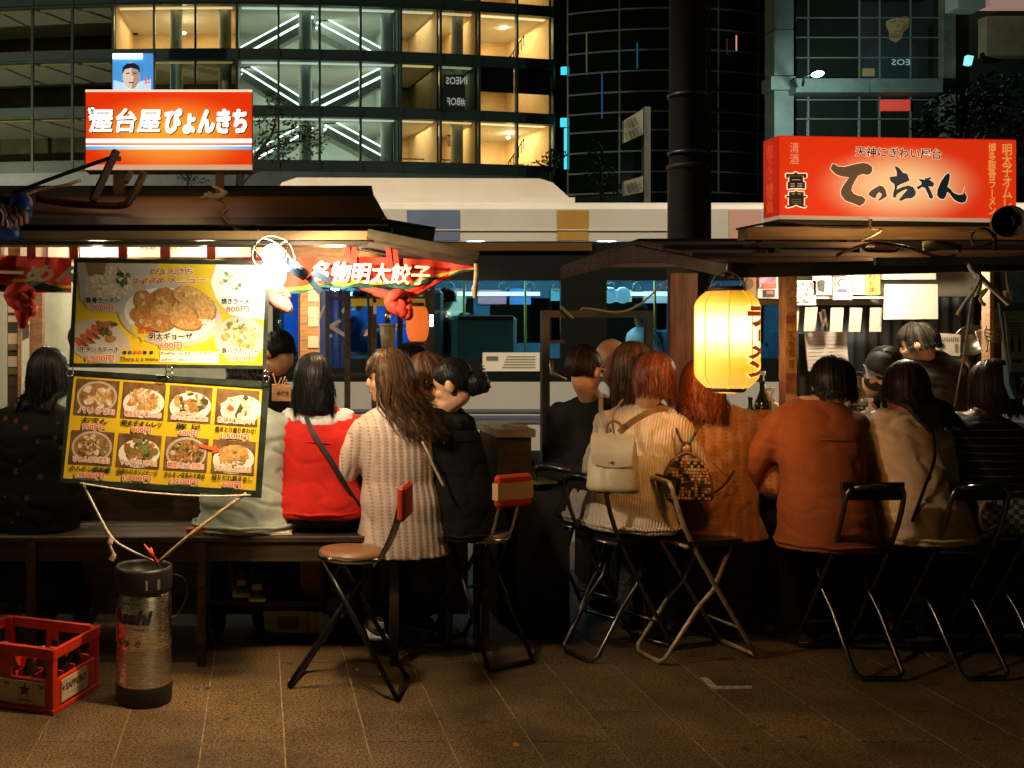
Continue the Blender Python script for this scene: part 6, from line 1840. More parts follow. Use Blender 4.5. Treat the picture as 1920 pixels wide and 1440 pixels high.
# ---------------------------------------------------------------- PEOPLE
def remeshed(mb, voxel, it=4, wr=None, seed=0):
    me = mb.mesh('shape', M_ink)
    o = bpy.data.objects.new('shape', me)
    C.objects.link(o)
    r = o.modifiers.new('r', 'REMESH'); r.mode = 'VOXEL'; r.voxel_size = voxel; r.use_smooth_shade = True
    s = o.modifiers.new('s', 'SMOOTH'); s.factor = .5; s.iterations = it
    dg = bpy.context.evaluated_depsgraph_get()
    m2 = bpy.data.meshes.new_from_object(o.evaluated_get(dg))
    bpy.data.objects.remove(o); bpy.data.meshes.remove(me)
    if wr:
        amp, fx, fz = wr
        n = len(m2.vertices)
        co = np.empty(n * 3); m2.vertices.foreach_get('co', co); co = co.reshape(-1, 3)
        no = np.empty(n * 3); m2.vertices.foreach_get('normal', no); no = no.reshape(-1, 3)
        d = np.empty(n)
        for i in range(n):
            x, y, z = co[i]
            w = mnoise.noise((x * fx + seed, y * fx, z * fz + x * fx * .5))
            w2 = mnoise.noise((x * fx * 1.9 + 9 + seed, y * fx * 2, z * fz * .9 - x * fx))
            d[i] = -amp * max(0, 1 - abs(w) * 5) * .8 + amp * .45 * w2
        co = co + no * d[:, None]
        m2.vertices.foreach_set('co', co.ravel())
        m2.update()
    return m2


def capsule(mb, a, b, ra, rb, n=10):
    a, b = V(a), V(b)
    t = (b - a)
    L = t.length
    t = t.normalized() if L > 1e-6 else V((0, 0, 1))
    pts, rs = [], []
    for k in range(4):
        th = math.pi / 2 * (1 - k / 3.0)
        pts.append(a - t * ra * math.sin(th)); rs.append(max(.001, ra * math.cos(th)))
    for k in range(4):
        th = math.pi / 2 * (k / 3.0)
        pts.append(b + t * rb * math.sin(th)); rs.append(max(.001, rb * math.cos(th)))
    mb.tube(pts, rs, n)


def loft(mb, rings, n=20):
    """rings: (centre, x half width, y half depth)"""
    vs, fs = [], []
    for c, a, b in rings:
        for j in range(n):
            t = 2 * math.pi * j / n
            ct, st_ = math.cos(t), math.sin(t)
            # squarer than an ellipse
            vs.append(V(c) + V((a * math.copysign(abs(ct) ** .85, ct), b * math.copysign(abs(st_) ** .85, st_), 0)))
    for i in range(len(rings) - 1):
        for j in range(n):
            fs.append((i * n + j, i * n + (j + 1) % n, (i + 1) * n + (j + 1) % n, (i + 1) * n + j))
    fs.append(tuple(range(n - 1, -1, -1))); fs.append(tuple((len(rings) - 1) * n + j for j in range(n)))
    mb.add(vs, fs, 0, True)


SKIN = mat('skin', (.52, .29, .17), .5, var=.1, scale=12, sss=.15)
M_eye = mat('eye', (.02, .015, .012), .2)
M_lip = mat('lip', (.42, .12, .09), .45)
M_shoe = mat('dark shoe', (.02, .02, .02), .5)
M_sole = mat('pale sole', (.45, .42, .38), .6)


def hairm(name, c, c2=None, rough=.40):
    c2 = c2 or c
    return [mat(name + ' %d' % i, tuple(a + (b - a) * f for a, b in zip(c, c2)), rough, var=.35, scale=120, stretch=(1, 1, .12), spec=.13 if rough < .5 else .08) for i, f in enumerate((.0, .3, .9))]


def ik(sh, hand, l1, l2, pole):
    d = hand - sh
    L = min(d.length, (l1 + l2) * .995)
    dn = d.normalized()
    a = (l1 * l1 - l2 * l2 + L * L) / (2 * L)
    h = math.sqrt(max(0, l1 * l1 - a * a))
    p = pole - dn * pole.dot(dn)
    p = p.normalized() if p.length > 1e-5 else dn.orthogonal().normalized()
    return sh + dn * a + p * h, sh + dn * L


def hand(mb, wrist, fwd, palm_n, side, s=1.0):
    """palm, four bent fingers of different length and a thumb that leaves the side of the palm"""
    f = fwd.normalized(); n = (palm_n - f * palm_n.dot(f)).normalized(); x = f.cross(n) * side
    c = wrist + f * .045 * s
    vs = []
    for u, wd in ((-.01, .022), (.02, .034), (.06, .04), (.085, .038)):
        for a, b in ((-1, -1), (1, -1), (1, 1), (-1, 1)):
            vs.append(wrist + f * u * s + x * a * wd * s + n * b * .012 * s)
    fs = [(0, 1, 2, 3)[::-1], (12, 13, 14, 15)]
    for i in range(3):
        for j in range(4):
            fs.append((i * 4 + j, i * 4 + (j + 1) % 4, (i + 1) * 4 + (j + 1) % 4, (i + 1) * 4 + j))
    mb.add(vs, fs, 0, True)
    for k, (o, ln) in enumerate(((-.03, .064), (-.01, .074), (.01, .07), (.03, .055))):
        b = wrist + f * .08 * s + x * o * s
        p1 = b + (f * .85 + n * .35).normalized() * ln * .45 * s
        p2 = p1 + (f * .5 + n * .85).normalized() * ln * .32 * s
        p3 = p2 + (f * .1 + n).normalized() * ln * .25 * s
        mb.tube([b, p1, p2, p3, p3 + (p3 - p2) * .12], [.009 * s, .0085 * s, .008 * s, .007 * s, .002 * s], 8)
    b = wrist + f * .025 * s - x * .03 * s
    p1 = b + (f * .5 - x * .8 + n * .3).normalized() * .035 * s
    p2 = p1 + (f * .85 - x * .3 + n * .4).normalized() * .03 * s
    mb.tube([b, p1, p2, p2 + (p2 - p1) * .15], [.011 * s, .010 * s, .008 * s, .002 * s], 8)


def strands(mb, hc, Hm, rad, n, length, phi, th0, th_end, lay_=.14, wave=.0, fall=True, yb=None, puff=1.06, w=.007, seed=1, flare=0., tip=.5, m=0, k=13, drift=(0, 0), side_shift=None):
    """locks of hair that follow the skull from the crown and then hang"""
    r = random.Random(seed)
    for i in range(n):
        ph = r.uniform(*phi)
        t0 = r.uniform(*th0)
        lay = puff + r.uniform(0, lay_)
        L = length * (r.uniform(.84, 1.06) if r.random() < .7 else r.uniform(.5, .9))
        pts = []
        te = th_end + r.uniform(-.12, .12)
        ns = 5
        for q in range(ns + 1):
            th = t0 + (te - t0) * q / ns
            loc = V((rad[0] * lay * math.sin(th) * math.sin(ph), -rad[1] * lay * math.sin(th) * math.cos(ph), rad[2] * lay * math.cos(th)))
            pts.append(hc + Hm @ loc)
        out = (pts[-1] - hc); out.z = 0
        out = out.normalized() if out.length > 1e-6 else V((0, -1, 0))
        base = pts[-1].copy()
        wp = r.uniform(0, 6.28)
        nd = k - ns
        if fall and L > 0:
            for q in range(1, nd + 1):
                t = q / nd
                p = base + V((drift[0] * t * t, drift[1] * t * t, 0)) + out * (flare * L * math.sin(t * 2.2)) - V((0, 0, L * t))
                if wave:
                    p += V((math.sin(wp + t * 9) * wave * t, math.cos(wp * 1.7 + t * 8) * wave * t, 0))
                if yb is not None:
                    lim = yb(p)
                    if out.y < .35 and p.y > lim: p.y = lim - r.uniform(0, .012)
                pts.append(p)
        wd = w * r.uniform(.7, 1.4)
        kk = len(pts)
        vs = []
        for q in range(kk):
            a = pts[max(q - 1, 0)]; b = pts[min(q + 1, kk - 1)]
            t = (b - a).normalized()
            rr = pts[q] - hc
            if q > ns: rr = out + V((0, 0, .01))
            s_ = t.cross(rr)
            s_ = s_.normalized() if s_.length > 1e-6 else V((1, 0, 0))
            o_ = s_.cross(t).normalized()
            if o_.dot(rr) < 0: o_ = -o_
            f_ = q / (kk - 1)
            ww = wd * (.7 + .5 * math.sin(math.pi * min(1, f_ * 1.2))) * (1 if f_ < .7 else 1 - (f_ - .7) / .3 * (1 - tip * .4))
            vs += [pts[q] - s_ * ww, pts[q] + o_ * ww * .55, pts[q] + s_ * ww]
        fs = []
        for q in range(kk - 1):
            fs += [(q * 3, q * 3 + 1, q * 3 + 4, q * 3 + 3), (q * 3 + 1, q * 3 + 2, q * 3 + 5, q * 3 + 4)]
        mb.add(vs, fs, r.choice((0, 0, 1, 1, 2)), True)


def skull_cap(mb, hc, Hm, rad, puff, thmax_back, thmax_front, m=0, pw=.32):
    """inner cap so no scalp shows between locks"""
    nu, nv = 28, 10
    vs, fs = [], []
    for j in range(nv + 1):
        for i in range(nu):
            ph = 2 * math.pi * i / nu
            c = (1 + math.cos(ph)) / 2          # 1 at the back, 0 at the front
            c = c ** pw
            tm = thmax_front + (thmax_back - thmax_front) * c
            th = tm * j / nv
            vs.append(hc + Hm @ V((rad[0] * puff * math.sin(th) * math.sin(ph), -rad[1] * puff * math.sin(th) * math.cos(ph), rad[2] * puff * math.cos(th))))
    for j in range(nv):
        for i in range(nu):
            fs.append((j * nu + i, (j + 1) * nu + i, (j + 1) * nu + (i + 1) % nu, j * nu + (i + 1) % nu))
    mb.add(vs, fs, m, True)


PBOX = {}


def person(label, at, seat=.58, yaw=0, lean=10, w=1.0, ts=.95, head=None, hrot=(0, 0, 0), hands=None, top=None, trousers=None, hair=None,
           skin=None, stand=False, tilt=0, face=False, group=None, legs=True, voxel=.0105, sleeve=1.0, hs=.98, seed=0):
    """at: (px, D) of the pelvis; head: (px, py, D) of the skull centre; hrot: absolute yaw, pitch (down +), roll of the head in degrees"""
    X = PX(at[0], at[1])
    t = thing('person', label, 'person', (X, at[1], 0), rz=R(yaw), group=group)
    Mi = ROOT[t.name].inverted()
    R3 = Mx.Rotation(R(-yaw), 3, 'Z')
    pz = seat + .085
    p0 = V((0, 0, pz))
    hcw = P(*head)
    hc = Mi @ hcw
    lam = R(lean)
    til = R(tilt)

    def sp(s):
        """spine point: bends towards the head"""
        l2 = lam * (1 + .5 * max(0, s) / .5)
        return p0 + V((math.sin(til) * s * ts, math.sin(l2) * s * ts, math.cos(l2) * s * ts))
    ringdef = [(-.07, .10, .08), (-.02, .165, .12), (.06, .165, .12), (.17, .138, .102), (.28, .152, .11), (.38, .165, .108), (.44, .158, .09), (.485, .115, .068), (.53, .06, .055)]

    def rings(puff, s0=-1, s1=1):
        return [(sp(s), a * w + puff, b * w + puff) for s, a, b in ringdef if s0 <= s <= s1]
    shs = [sp(.405) + V((sd * .160 * w, 0, 0)) for sd in (-1, 1)]
    nb = sp(.52)
    if hands is None: hands = [(-.16, .38, pz + .30), (.16, .38, pz + .30)]
    arms = []
    for i, sd in enumerate((-1, 1)):
        el, wr = ik(shs[i], V(hands[i]), .285 * ts / .95, .25 * ts / .95, V((sd * .38, -.25, -1)))
        arms.append((shs[i], el, wr))
    Hm = R3 @ Mx.Rotation(R(hrot[0]), 3, 'Z') @ Mx.Rotation(R(-hrot[1]), 3, 'X') @ Mx.Rotation(R(hrot[2]), 3, 'Y')
    H = lambda x, y, z: hc + Hm @ (V((x, y, z)) * hs)
    # ---- body
    mb = MB()
    loft(mb, rings(-.012))
    capsule(mb, nb - V((0, .0, .05)), H(0, -.02, -.06), .058 * hs * min(1.1, w), .054 * hs)
    mb.ell(H(0, -.008, .022), tuple(q * hs for q in (.077, .094, .097)), 20, 14, 0, Hm)
    mb.ell(H(0, .03, -.045), tuple(q * hs for q in (.058, .062, .072)), 16, 10, 0, Hm)
    mb.ell(H(0, .066, -.092), tuple(q * hs for q in (.024, .022, .018)), 10, 8, 0, Hm)
    mb.ell(H(0, .088, -.012), tuple(q * hs for q in (.013, .018, .024)), 10, 8, 0, Hm)
    mb.ell(H(0, .098, -.024), tuple(q * hs for q in (.015, .015, .011)), 10, 8, 0, Hm)
    for sd in (-1, 1):
        mb.ell(H(sd * .083, -.006, -.008), tuple(q * hs for q in (.013, .021, .033)), 10, 8, 0, Hm)
        mb.ell(H(sd * .035, .064, -.03), tuple(q * hs for q in (.026, .024, .022)), 10, 8, 0, Hm)
    for sh, el, wr in arms:
        capsule(mb, sh, el, .042 * w, .036); capsule(mb, el, wr, .036, .026)
    hips, knees, ankles = [], [], []
    for sd in (-1, 1):
        hp = V((sd * .085 * w, .02, pz - .02))
        if stand: kn, an = V((sd * .1, .03, pz * .52)), V((sd * .1, 0, .08))
        else: kn, an = V((sd * .11, .42, seat + .03)), V((sd * .11, .36, .08))
        hips.append(hp); knees.append(kn); ankles.append(an)
        if legs: capsule(mb, hp, kn, .078, .055); capsule(mb, kn, an, .05, .036); capsule(mb, an, an + V((0, .1, -.035)), .036, .03)
    me = remeshed(mb, voxel * (.8 if face else 1), 3)
    hb = MB()
    for (sh, el, wr), sd in zip(arms, (-1, 1)):
        f = (wr - el).normalized()
        hand(hb, wr + f * .01, (f + V((-sd * .15, .2, 0))).normalized(), V((-sd * .5, .2, -.8)), sd, .92)
    sk = skin or SKIN
    b2 = MB()
    b2.add([tuple(v.co) for v in me.vertices], [tuple(p.vertices) for p in me.polygons], 0, True)
    bpy.data.meshes.remove(me)
    b2.add(hb.v, hb.f, 0, True)
    b2.build('body', sk, t, local=True)
    if face:
        mb = MB()
        for sd in (-1, 1): mb.ell(H(sd * .032, .083, .008), tuple(q * hs for q in (.0135, .008, .0065)), 10, 8, 0, Hm)
        mb.build('eyes', M_eye, t, local=True)
        mb = MB(); mb.ell(H(0, .088, -.058), tuple(q * hs for q in (.022, .010, .0075)), 10, 8, 0, Hm); mb.build('lips', M_lip, t, local=True)
        mb = MB()
        for sd in (-1, 1): mb.tube([H(sd * .016, .092, .027), H(sd * .034, .090, .033), H(sd * .054, .076, .026)], [.003, .0042, .002], 6)
        mb.build('eyebrows', M_eye, t, local=True)
    # ---- trousers and shoes
    if legs:
        mb = MB()
        loft(mb, [(c, a, b) for c, a, b in rings(.004, -.08, .17)])
        for hp, kn, an in zip(hips, knees, ankles):
            capsule(mb, hp, kn, .088, .066); capsule(mb, kn, an + V((0, 0, .03)), .062, .052)
        m2 = remeshed(mb, .014, 3, (.004, 14, 20), seed)
        m2.materials.clear(); m2.materials.append(trousers or M_ink)
        inst('trousers', m2, t)
        for an in ankles:
            mb = MB(); mb.ell(an + V((0, .055, -.035)), (.045, .125, .05), 14, 8); mb.v = [(x, y, max(z, .012)) for x, y, z in mb.v]
            o = mb.build('shoe', M_shoe, t, local=True)
            MB().box(an + V((0, .055, -.074)), (.09, .25, .022), bev=.006).build('sole', M_sole, o, local=True) if False else None
    # ---- top
    if top:
        mb = MB()
        pf, hem, slv = top.get('puff', .014), top.get('hem', -.02), top.get('sleeve', 1.0)
        rg = rings(pf, -.021, .5)
        if hem < -.021:
            c0, a0, b0 = rg[0]
            fl = top.get('flare', .02)
            dz = (-hem) * ts
            rg = [(V((c0.x, c0.y - .005, c0.z - dz)), a0 + fl, b0 + fl * .8), (V((c0.x, c0.y, c0.z - dz * .5)), a0 + fl * .6, b0 + fl * .5)] + rg
        rg.append((sp(.515), .066 * w + pf * .6, .058 * w + pf * .6))
        loft(mb, rg, 24)
        for sh, el, wr in arms:
            e2 = el
            if slv >= .9:
                capsule(mb, sh, el, .046 * w + pf * .75, .042 + pf * .8); capsule(mb, el, el.lerp(wr, min(1, slv) - .02), .043 + pf * .9, .031 + pf * .7)
            else:
                capsule(mb, sh, sh.lerp(el, slv * 1.5), .052 * w + pf, .045 + pf)
        if top.get('name', 'jacket') in ('jacket', 'shirt', 'sweater', 'jumper', 'cardigan', 'coat'):
            mb.tube([sp(.505) + V((.072 * w * math.cos(a * .5236), .068 * w * math.sin(a * .5236) - .006, .008 * math.sin(a * .5236))) for a in range(12)], .02, 8, closed=True)
        m2 = remeshed(mb, top.get('voxel', .0105), top.get('smooth', 4), top.get('wr', (.006, 9, 16)), seed)
        m2.materials.clear(); m2.materials.append(top['mat'])
        tp = inst(top.get('name', 'jacket'), m2, t)
        if top.get('name') in ('jacket', 'shirt', 'sweater', 'jumper'):
            c0, a0, b0 = rg[0]
            n_ = 28
            mb = MB().tube([V((c0.x + a0 * 1.0 * math.cos(q * 6.2832 / n_), c0.y + b0 * math.sin(q * 6.2832 / n_), c0.z + .028 + .003 * math.sin(q * 2.1))) for q in range(n_)], .0085, 6, closed=True)
            mb.build('hem_band', top['mat'], tp, local=True)
            if top.get('name') == 'jacket':
                c1 = sp(.35)
                aa, bb = .163 * w + pf, .11 * w + pf
                mb = MB().tube([V((c1.x + aa * .9 * math.cos(R(195 + q * 10)), c1.y + bb * 1.0 * math.sin(R(195 + q * 10)) + .001, c1.z - .006 * math.sin(q * .7))) for q in range(16)], .0045, 6)
                mb.build('yoke_seam', top['mat'], tp, local=True)
    # ---- hair
    if hair:
        rad = tuple(q * hs for q in (.077, .094, .098))
        hcs = H(0, -.008, .022)
        mb = MB()
        st_ = hair['style']
        pf0 = top.get('puff', .014) if top else 0

        def yb(p):
            s = (p.z - pz) / (ts * math.cos(lam))
            if s > .56: return 9
            # back surface of the torso at this height
            b = .11 * w + pf0 + .012
            if s > .42: b = (.11 * (1 - (s - .42) / .2)) * w + pf0 + .012
            return sp(max(-.1, s)).y - b
        if st_ in ('long', 'bob'):
            skull_cap(mb, hcs, Hm, rad, 1.07, 2.0, .85)
            L = hair['len']
            kw = dict(wave=hair.get('wave', .0), yb=yb if L > .16 else None, flare=hair.get('flare', .04), drift=hair.get('drift', (0, 0)), w=hair.get('w', .0062))
            strands(mb, hcs, Hm, rad, int(1.25 * hair.get('n', 230)), L, (-1.75, 1.75), (.02, .55), 1.62, seed=seed + 1, **kw)
            strands(mb, hcs, Hm, rad, 90, L * .97, (-2.15, 2.15), (.02, .3), 1.5, seed=seed + 2, puff=1.10, **kw)
            strands(mb, hcs, Hm, rad, 70, L * .9, (-1.6, 1.6), (.8, 1.5), 1.75, seed=seed + 3, puff=1.02, **kw)
            strands(mb, hcs, Hm, rad, 70, L * 1.04, (-2.0, 2.0), (.0, .6), 1.6, seed=seed + 8, puff=1.12, **dict(kw, w=.0022, wave=kw['wave'] + .012, flare=kw['flare'] + .05))
            if hair.get('fringe', True): strands(mb, hcs, Hm, rad, 46, .02, (2.2, 4.08), (.05, .35), 1.32, seed=seed + 4, w=.006, puff=1.08, k=8)
        elif st_ == 'short':
            skull_cap(mb, hcs, Hm, rad, hair.get('puff', 1.06), 1.95, .75)
            pf_ = hair.get('puff', 1.06)
            strands(mb, hcs, Hm, rad, 260, hair.get('len', .03), (-2.0, 2.0), (.0, 1.3), hair.get('end', 1.95), seed=seed + 1, puff=pf_, lay_=.09, w=.0055, wave=.008, flare=.3, k=10)
            strands(mb, hcs, Hm, rad, 60, .04, (-2.2, 2.2), (.0, 1.3), 1.9, seed=seed + 6, puff=pf_ + .06, w=.0022, wave=.014, flare=.4, k=10)
            strands(mb, hcs, Hm, rad, 90, .025, (1.9, 4.38), (.0, .7), 1.15, seed=seed + 2, puff=pf_ + .03, w=.006, k=8)
        elif st_ == 'crop':
            skull_cap(mb, hcs, Hm, rad, 1.035, 2.32, .85, 0, .62)
            strands(mb, hcs, Hm, rad, 340, .006, (-1.6, 1.6), (.0, 1.6), 2.05, seed=seed + 1, puff=1.02, w=.004, k=8)
        elif st_ == 'pony':
            skull_cap(mb, hcs, Hm, rad, 1.05, 2.4, .95, 0, .6)
            strands(mb, hcs, Hm, rad, 220, 0, (-1.5, 1.5), (.0, .5), 2.15, seed=seed + 1, puff=1.04, lay_=.05, w=.0055, fall=False, k=8)
            c = H(*hair['bun'])
            strands(mb, c, Hm, tuple(q * hair.get('bs', .5) for q in rad), 90, .004, (-3.1, 3.1), (.0, .6), 2.4, seed=seed + 3, w=.006, k=10)
            mb.ell(c, tuple(q * hair.get('bs', .5) for q in rad), 14, 10, 0, Hm)
        mb.build('hair', hair['mat'], t, local=True)
    return t, Hm, H, sp, arms


# cloth materials
def knitmat(name, col, pitch=.03, row=.013, dark=.45, bump=.6, var=.1):
    m = mat(name, col, .85, var=var, scale=10, sheen=.3)
    nt = m.node_tree; b = nt.nodes['Principled BSDF']
    tc = nt.nodes.new('ShaderNodeTexCoord'); sx = nt.nodes.new('ShaderNodeSeparateXYZ'); nt.links.new(tc.outputs['Object'], sx.inputs[0])

    def mth(op, a, c=None):
        n = nt.nodes.new('ShaderNodeMath'); n.operation = op
        for i, q in enumerate((a, c)):
            if q is None: continue
            if hasattr(q, 'is_linked') or hasattr(q, 'links'): nt.links.new(q, n.inputs[i])
            else: n.inputs[i].default_value = q
        return n.outputs[0]
    nz = nt.nodes.new('ShaderNodeTexNoise'); nz.inputs['Scale'].default_value = 7; nt.links.new(tc.outputs['Object'], nz.inputs['Vector'])
    xx = mth('ADD', sx.outputs[0], mth('MULTIPLY', nz.outputs['Fac'], .012))
    cx_ = mth('SINE', mth('MULTIPLY', xx, 6.2832 / pitch))
    rz_ = mth('SINE', mth('MULTIPLY', sx.outputs[2], 6.2832 / row))
    hole = mth('MULTIPLY', mth('GREATER_THAN', cx_, .72), mth('GREATER_THAN', rz_, -.1))
    old = b.inputs['Base Color'].links[0].from_socket
    mx = nt.nodes.new('ShaderNodeMix'); mx.data_type = 'RGBA'; mx.blend_type = 'MULTIPLY'
    nt.links.new(hole, mx.inputs[0]); nt.links.new(old, mx.inputs[6]); mx.inputs[7].default_value = (dark, dark * .85, dark * .7, 1)
    nt.links.new(mx.outputs[2], b.inputs['Base Color'])
    h = mth('ADD', mth('MULTIPLY', cx_, -.8), mth('MULTIPLY', rz_, .12))
    bp = nt.nodes.new('ShaderNodeBump'); bp.inputs['Strength'].default_value = bump; bp.inputs['Distance'].default_value = .006
    nt.links.new(h, bp.inputs['Height']); nt.links.new(bp.outputs[0], b.inputs['Normal'])
    return m


def stripemat(name, col, line, pitch, frac):
    m = mat(name, col, .8)
    nt = m.node_tree; b = nt.nodes['Principled BSDF']
    tc = nt.nodes.new('ShaderNodeTexCoord'); sx = nt.nodes.new('ShaderNodeSeparateXYZ'); nt.links.new(tc.outputs['Object'], sx.inputs[0])
    n1 = nt.nodes.new('ShaderNodeMath'); n1.operation = 'MULTIPLY'; n1.inputs[1].default_value = 1 / pitch; nt.links.new(sx.outputs[2], n1.inputs[0])
    n2 = nt.nodes.new('ShaderNodeMath'); n2.operation = 'FRACT'; nt.links.new(n1.outputs[0], n2.inputs[0])
    n3 = nt.nodes.new('ShaderNodeMath'); n3.operation = 'LESS_THAN'; n3.inputs[1].default_value = frac; nt.links.new(n2.outputs[0], n3.inputs[0])
    mx = nt.nodes.new('ShaderNodeMix'); mx.data_type = 'RGBA'; nt.links.new(n3.outputs[0], mx.inputs[0])
    mx.inputs[6].default_value = (*col, 1); mx.inputs[7].default_value = (*line, 1)
    nt.links.new(mx.outputs[2], b.inputs['Base Color'])
    return m


def spotmat(name, col, spot, scale, size):
    m = mat(name, col, .9, spec=.1)
    nt = m.node_tree; b = nt.nodes['Principled BSDF']
    tc = nt.nodes.new('ShaderNodeTexCoord'); vo = nt.nodes.new('ShaderNodeTexVoronoi'); vo.inputs['Scale'].default_value = scale
    nt.links.new(tc.outputs['Object'], vo.inputs['Vector'])
    lt = nt.nodes.new('ShaderNodeMath'); lt.operation = 'LESS_THAN'; lt.inputs[1].default_value = size; nt.links.new(vo.outputs['Distance'], lt.inputs[0])
    mx = nt.nodes.new('ShaderNodeMix'); mx.data_type = 'RGBA'; nt.links.new(lt.outputs[0], mx.inputs[0])
    mx.inputs[6].default_value = (*col, 1); mx.inputs[7].default_value = (*spot, 1)
    nt.links.new(mx.outputs[2], b.inputs['Base Color'])
    return m


def fabric(name, col, var=.12, sheen=.05): return mat(name, col, .9, var=var, scale=9, sheen=sheen if max(col) > .1 else 0, bump=.08, bscale=400, spec=.15)


H_black = hairm('black hair', (.005, .005, .005), (.014, .012, .011))
H_dark = hairm('dark brown hair', (.012, .007, .005), (.04, .022, .013))
H_brown = hairm('brown hair', (.035, .018, .009), (.11, .055, .024))
H_bob = hairm('auburn hair', (.06, .018, .009), (.16, .05, .022))
H_red = hairm('red hair', (.12, .03, .012), (.26, .07, .025))
M_jeans = mat('dark jeans', (.012, .016, .028), .8, var=.3, scale=20)
M_blackt = mat('black trousers', (.012, .012, .013), .8)

# --- left stall guests on the long bench
p1, *_r1 = person('person in a red jacket with black hair and a white hood, sitting on the bench', (596, 4.80), seat=.585, yaw=-3, lean=9, w=1.16, ts=.95, head=(588, 716, 4.86), hrot=(0, 12, 0),
       top=dict(mat=fabric('red fleece', (.58, .022, .014)), puff=.03, hem=-.0, name='jacket', wr=(.005, 6, 12)), trousers=M_jeans,
       hair=dict(style='long', len=.175, mat=H_black, n=300, flare=.03), hands=[(-.24, .30, .98), (.22, .34, 1.0)], seed=3)
sp_ = _r1[2]
mb = MB()
for i in range(9):
    a = math.pi * (1.0 + i / 8.0)
    mb.ell(sp_(.475) + V((.125 * math.cos(a), .0 + .095 * math.sin(a) - .01, .0 - .028 * abs(math.sin(a)))), (.055, .045, .04), 10, 8)
mb.ell(sp_(.45) + V((0, -.095, -.03)), (.13, .035, .05), 14, 8)
m2 = remeshed(mb, .009, 4, (.006, 16, 16), 5); m2.materials.clear(); m2.materials.append(mat('white knit hood', (.68, .65, .6), .9, var=.08, scale=30, bump=.2, bscale=200)); inst('hood', m2, p1)
mb = MB()
pts = [sp_(.49) + V((-.055, -.13, -.01)), sp_(.40) + V((-.02, -.168, 0)), sp_(.27) + V((.06, -.168, 0)), sp_(.14) + V((.13, -.14, 0)), sp_(.05) + V((.19, -.10, -.01))]
pts = smoothpts(pts, 6)
for i in range(len(pts) - 1): mb.bar(pts[i], pts[i + 1] + (pts[i + 1] - pts[i]) * .1, .022, .005, 0, up=(0, 1, 0))
mb.build('shoulder_strap', mat('black strap', (.012, .012, .012), .6), p1, local=True)

p2, *_r2 = person('person with long wavy brown hair in a pale knit cardigan looking left', (752, 4.72), seat=.585, yaw=14, lean=5, w=.93, ts=.94, tilt=-3, head=(728, 708, 4.76), hrot=(80, 6, 0), face=True,
       top=dict(mat=knitmat('pale cable knit', (.64, .47, .37), .034, .016, .62, .4), puff=.034, hem=-.17, flare=.035, name='cardigan', wr=(.006, 8, 6)), trousers=M_blackt,
       hair=dict(style='long', len=.30, mat=H_brown, wave=.024, n=330, flare=.05, drift=(.09, .0)), hands=[(-.22, .30, .96), (.14, .38, .98)], seed=7)
# crumpled hem over the edge of the bench
p3, *_ = person('person with chin length brown hair seen in profile between two guests', (806, 5.12), seat=.585, yaw=25, lean=12, w=.95, ts=.92, head=(800, 712, 5.10), hrot=(78, 14, 0), face=True,
       top=dict(mat=fabric('tan jacket', (.20, .11, .05)), puff=.02, name='jacket'), hair=dict(style='bob', len=.06, mat=H_brown, n=240), seed=11)
p4, *_ = person('person in a black hooded jacket with pinned up black hair, leaning left', (872, 4.82), seat=.585, yaw=38, lean=12, w=1.0, ts=.98, tilt=-7, head=(848, 720, 4.86), hrot=(64, 16, -4), face=True,
       top=dict(mat=fabric('black jacket', (.012, .012, .011)), puff=.035, hem=-.1, name='jacket'), trousers=M_blackt,
       hair=dict(style='pony', mat=H_black, bun=(.0, -.115, -.03), bs=.55), seed=13)
mb = MB()
H4 = _[1]
for i in range(7): mb.tube([H4(-.03 + .01 * (i % 2), -.15 - .008 * (i % 3), .05 - .018 * i), H4(.03, -.165, .045 - .018 * i)], .006, 6)
mb.build('hair_claw', mat('black claw clip', (.01, .01, .01), .25), p4, local=True)
mb = MB(); c = _[2](.47)
for i in range(7):
    a = math.pi * (1.0 + i / 6.0); mb.ell(c + V((.12 * math.cos(a), .10 * math.sin(a) - .02, -.04 * abs(math.sin(a)))), (.06, .05, .045), 10, 8)
m2 = remeshed(mb, .011, 4, (.006, 14, 14), 9); m2.materials.clear(); m2.materials.append(fabric('black jacket', (.012, .012, .011))); inst('hood', m2, p4)
person('person with black hair half hidden behind the wavy haired guest', (778, 5.55), seat=.585, yaw=60, lean=10, w=.95, ts=.94, head=(770, 690, 5.55), hrot=(100, 8, 0),
       top=dict(mat=fabric('black jacket', (.012, .012, .011)), puff=.02), hair=dict(style='short', mat=H_black, len=.03), seed=15)
person('person in a pale green shirt mostly hidden behind the menu boards', (462, 4.80), seat=.585, yaw=6, lean=6, w=1.12, ts=.95, head=(460, 700, 4.86), hrot=(10, 10, 0),
       top=dict(mat=fabric('pale green cotton', (.42, .47, .38)), puff=.035, hem=-.06, flare=.03, name='shirt', wr=(.013, 6, 12)), trousers=M_jeans, hair=dict(style='short', mat=H_black, len=.03), seed=17)
person('person in a dark flowered coat with long black hair at the far left', (52, 4.85), seat=.585, yaw=-14, lean=6, w=1.22, ts=.97, head=(90, 704, 4.9), hrot=(-12, 10, 0),
       top=dict(mat=spotmat('dark floral', (.006, .007, .006), (.07, .03, .012), 15, .2), puff=.04, hem=-.38, flare=.03, name='coat', wr=(.008, 6, 9)), trousers=M_blackt,
       hair=dict(style='long', len=.17, mat=H_black, n=300), seed=19)

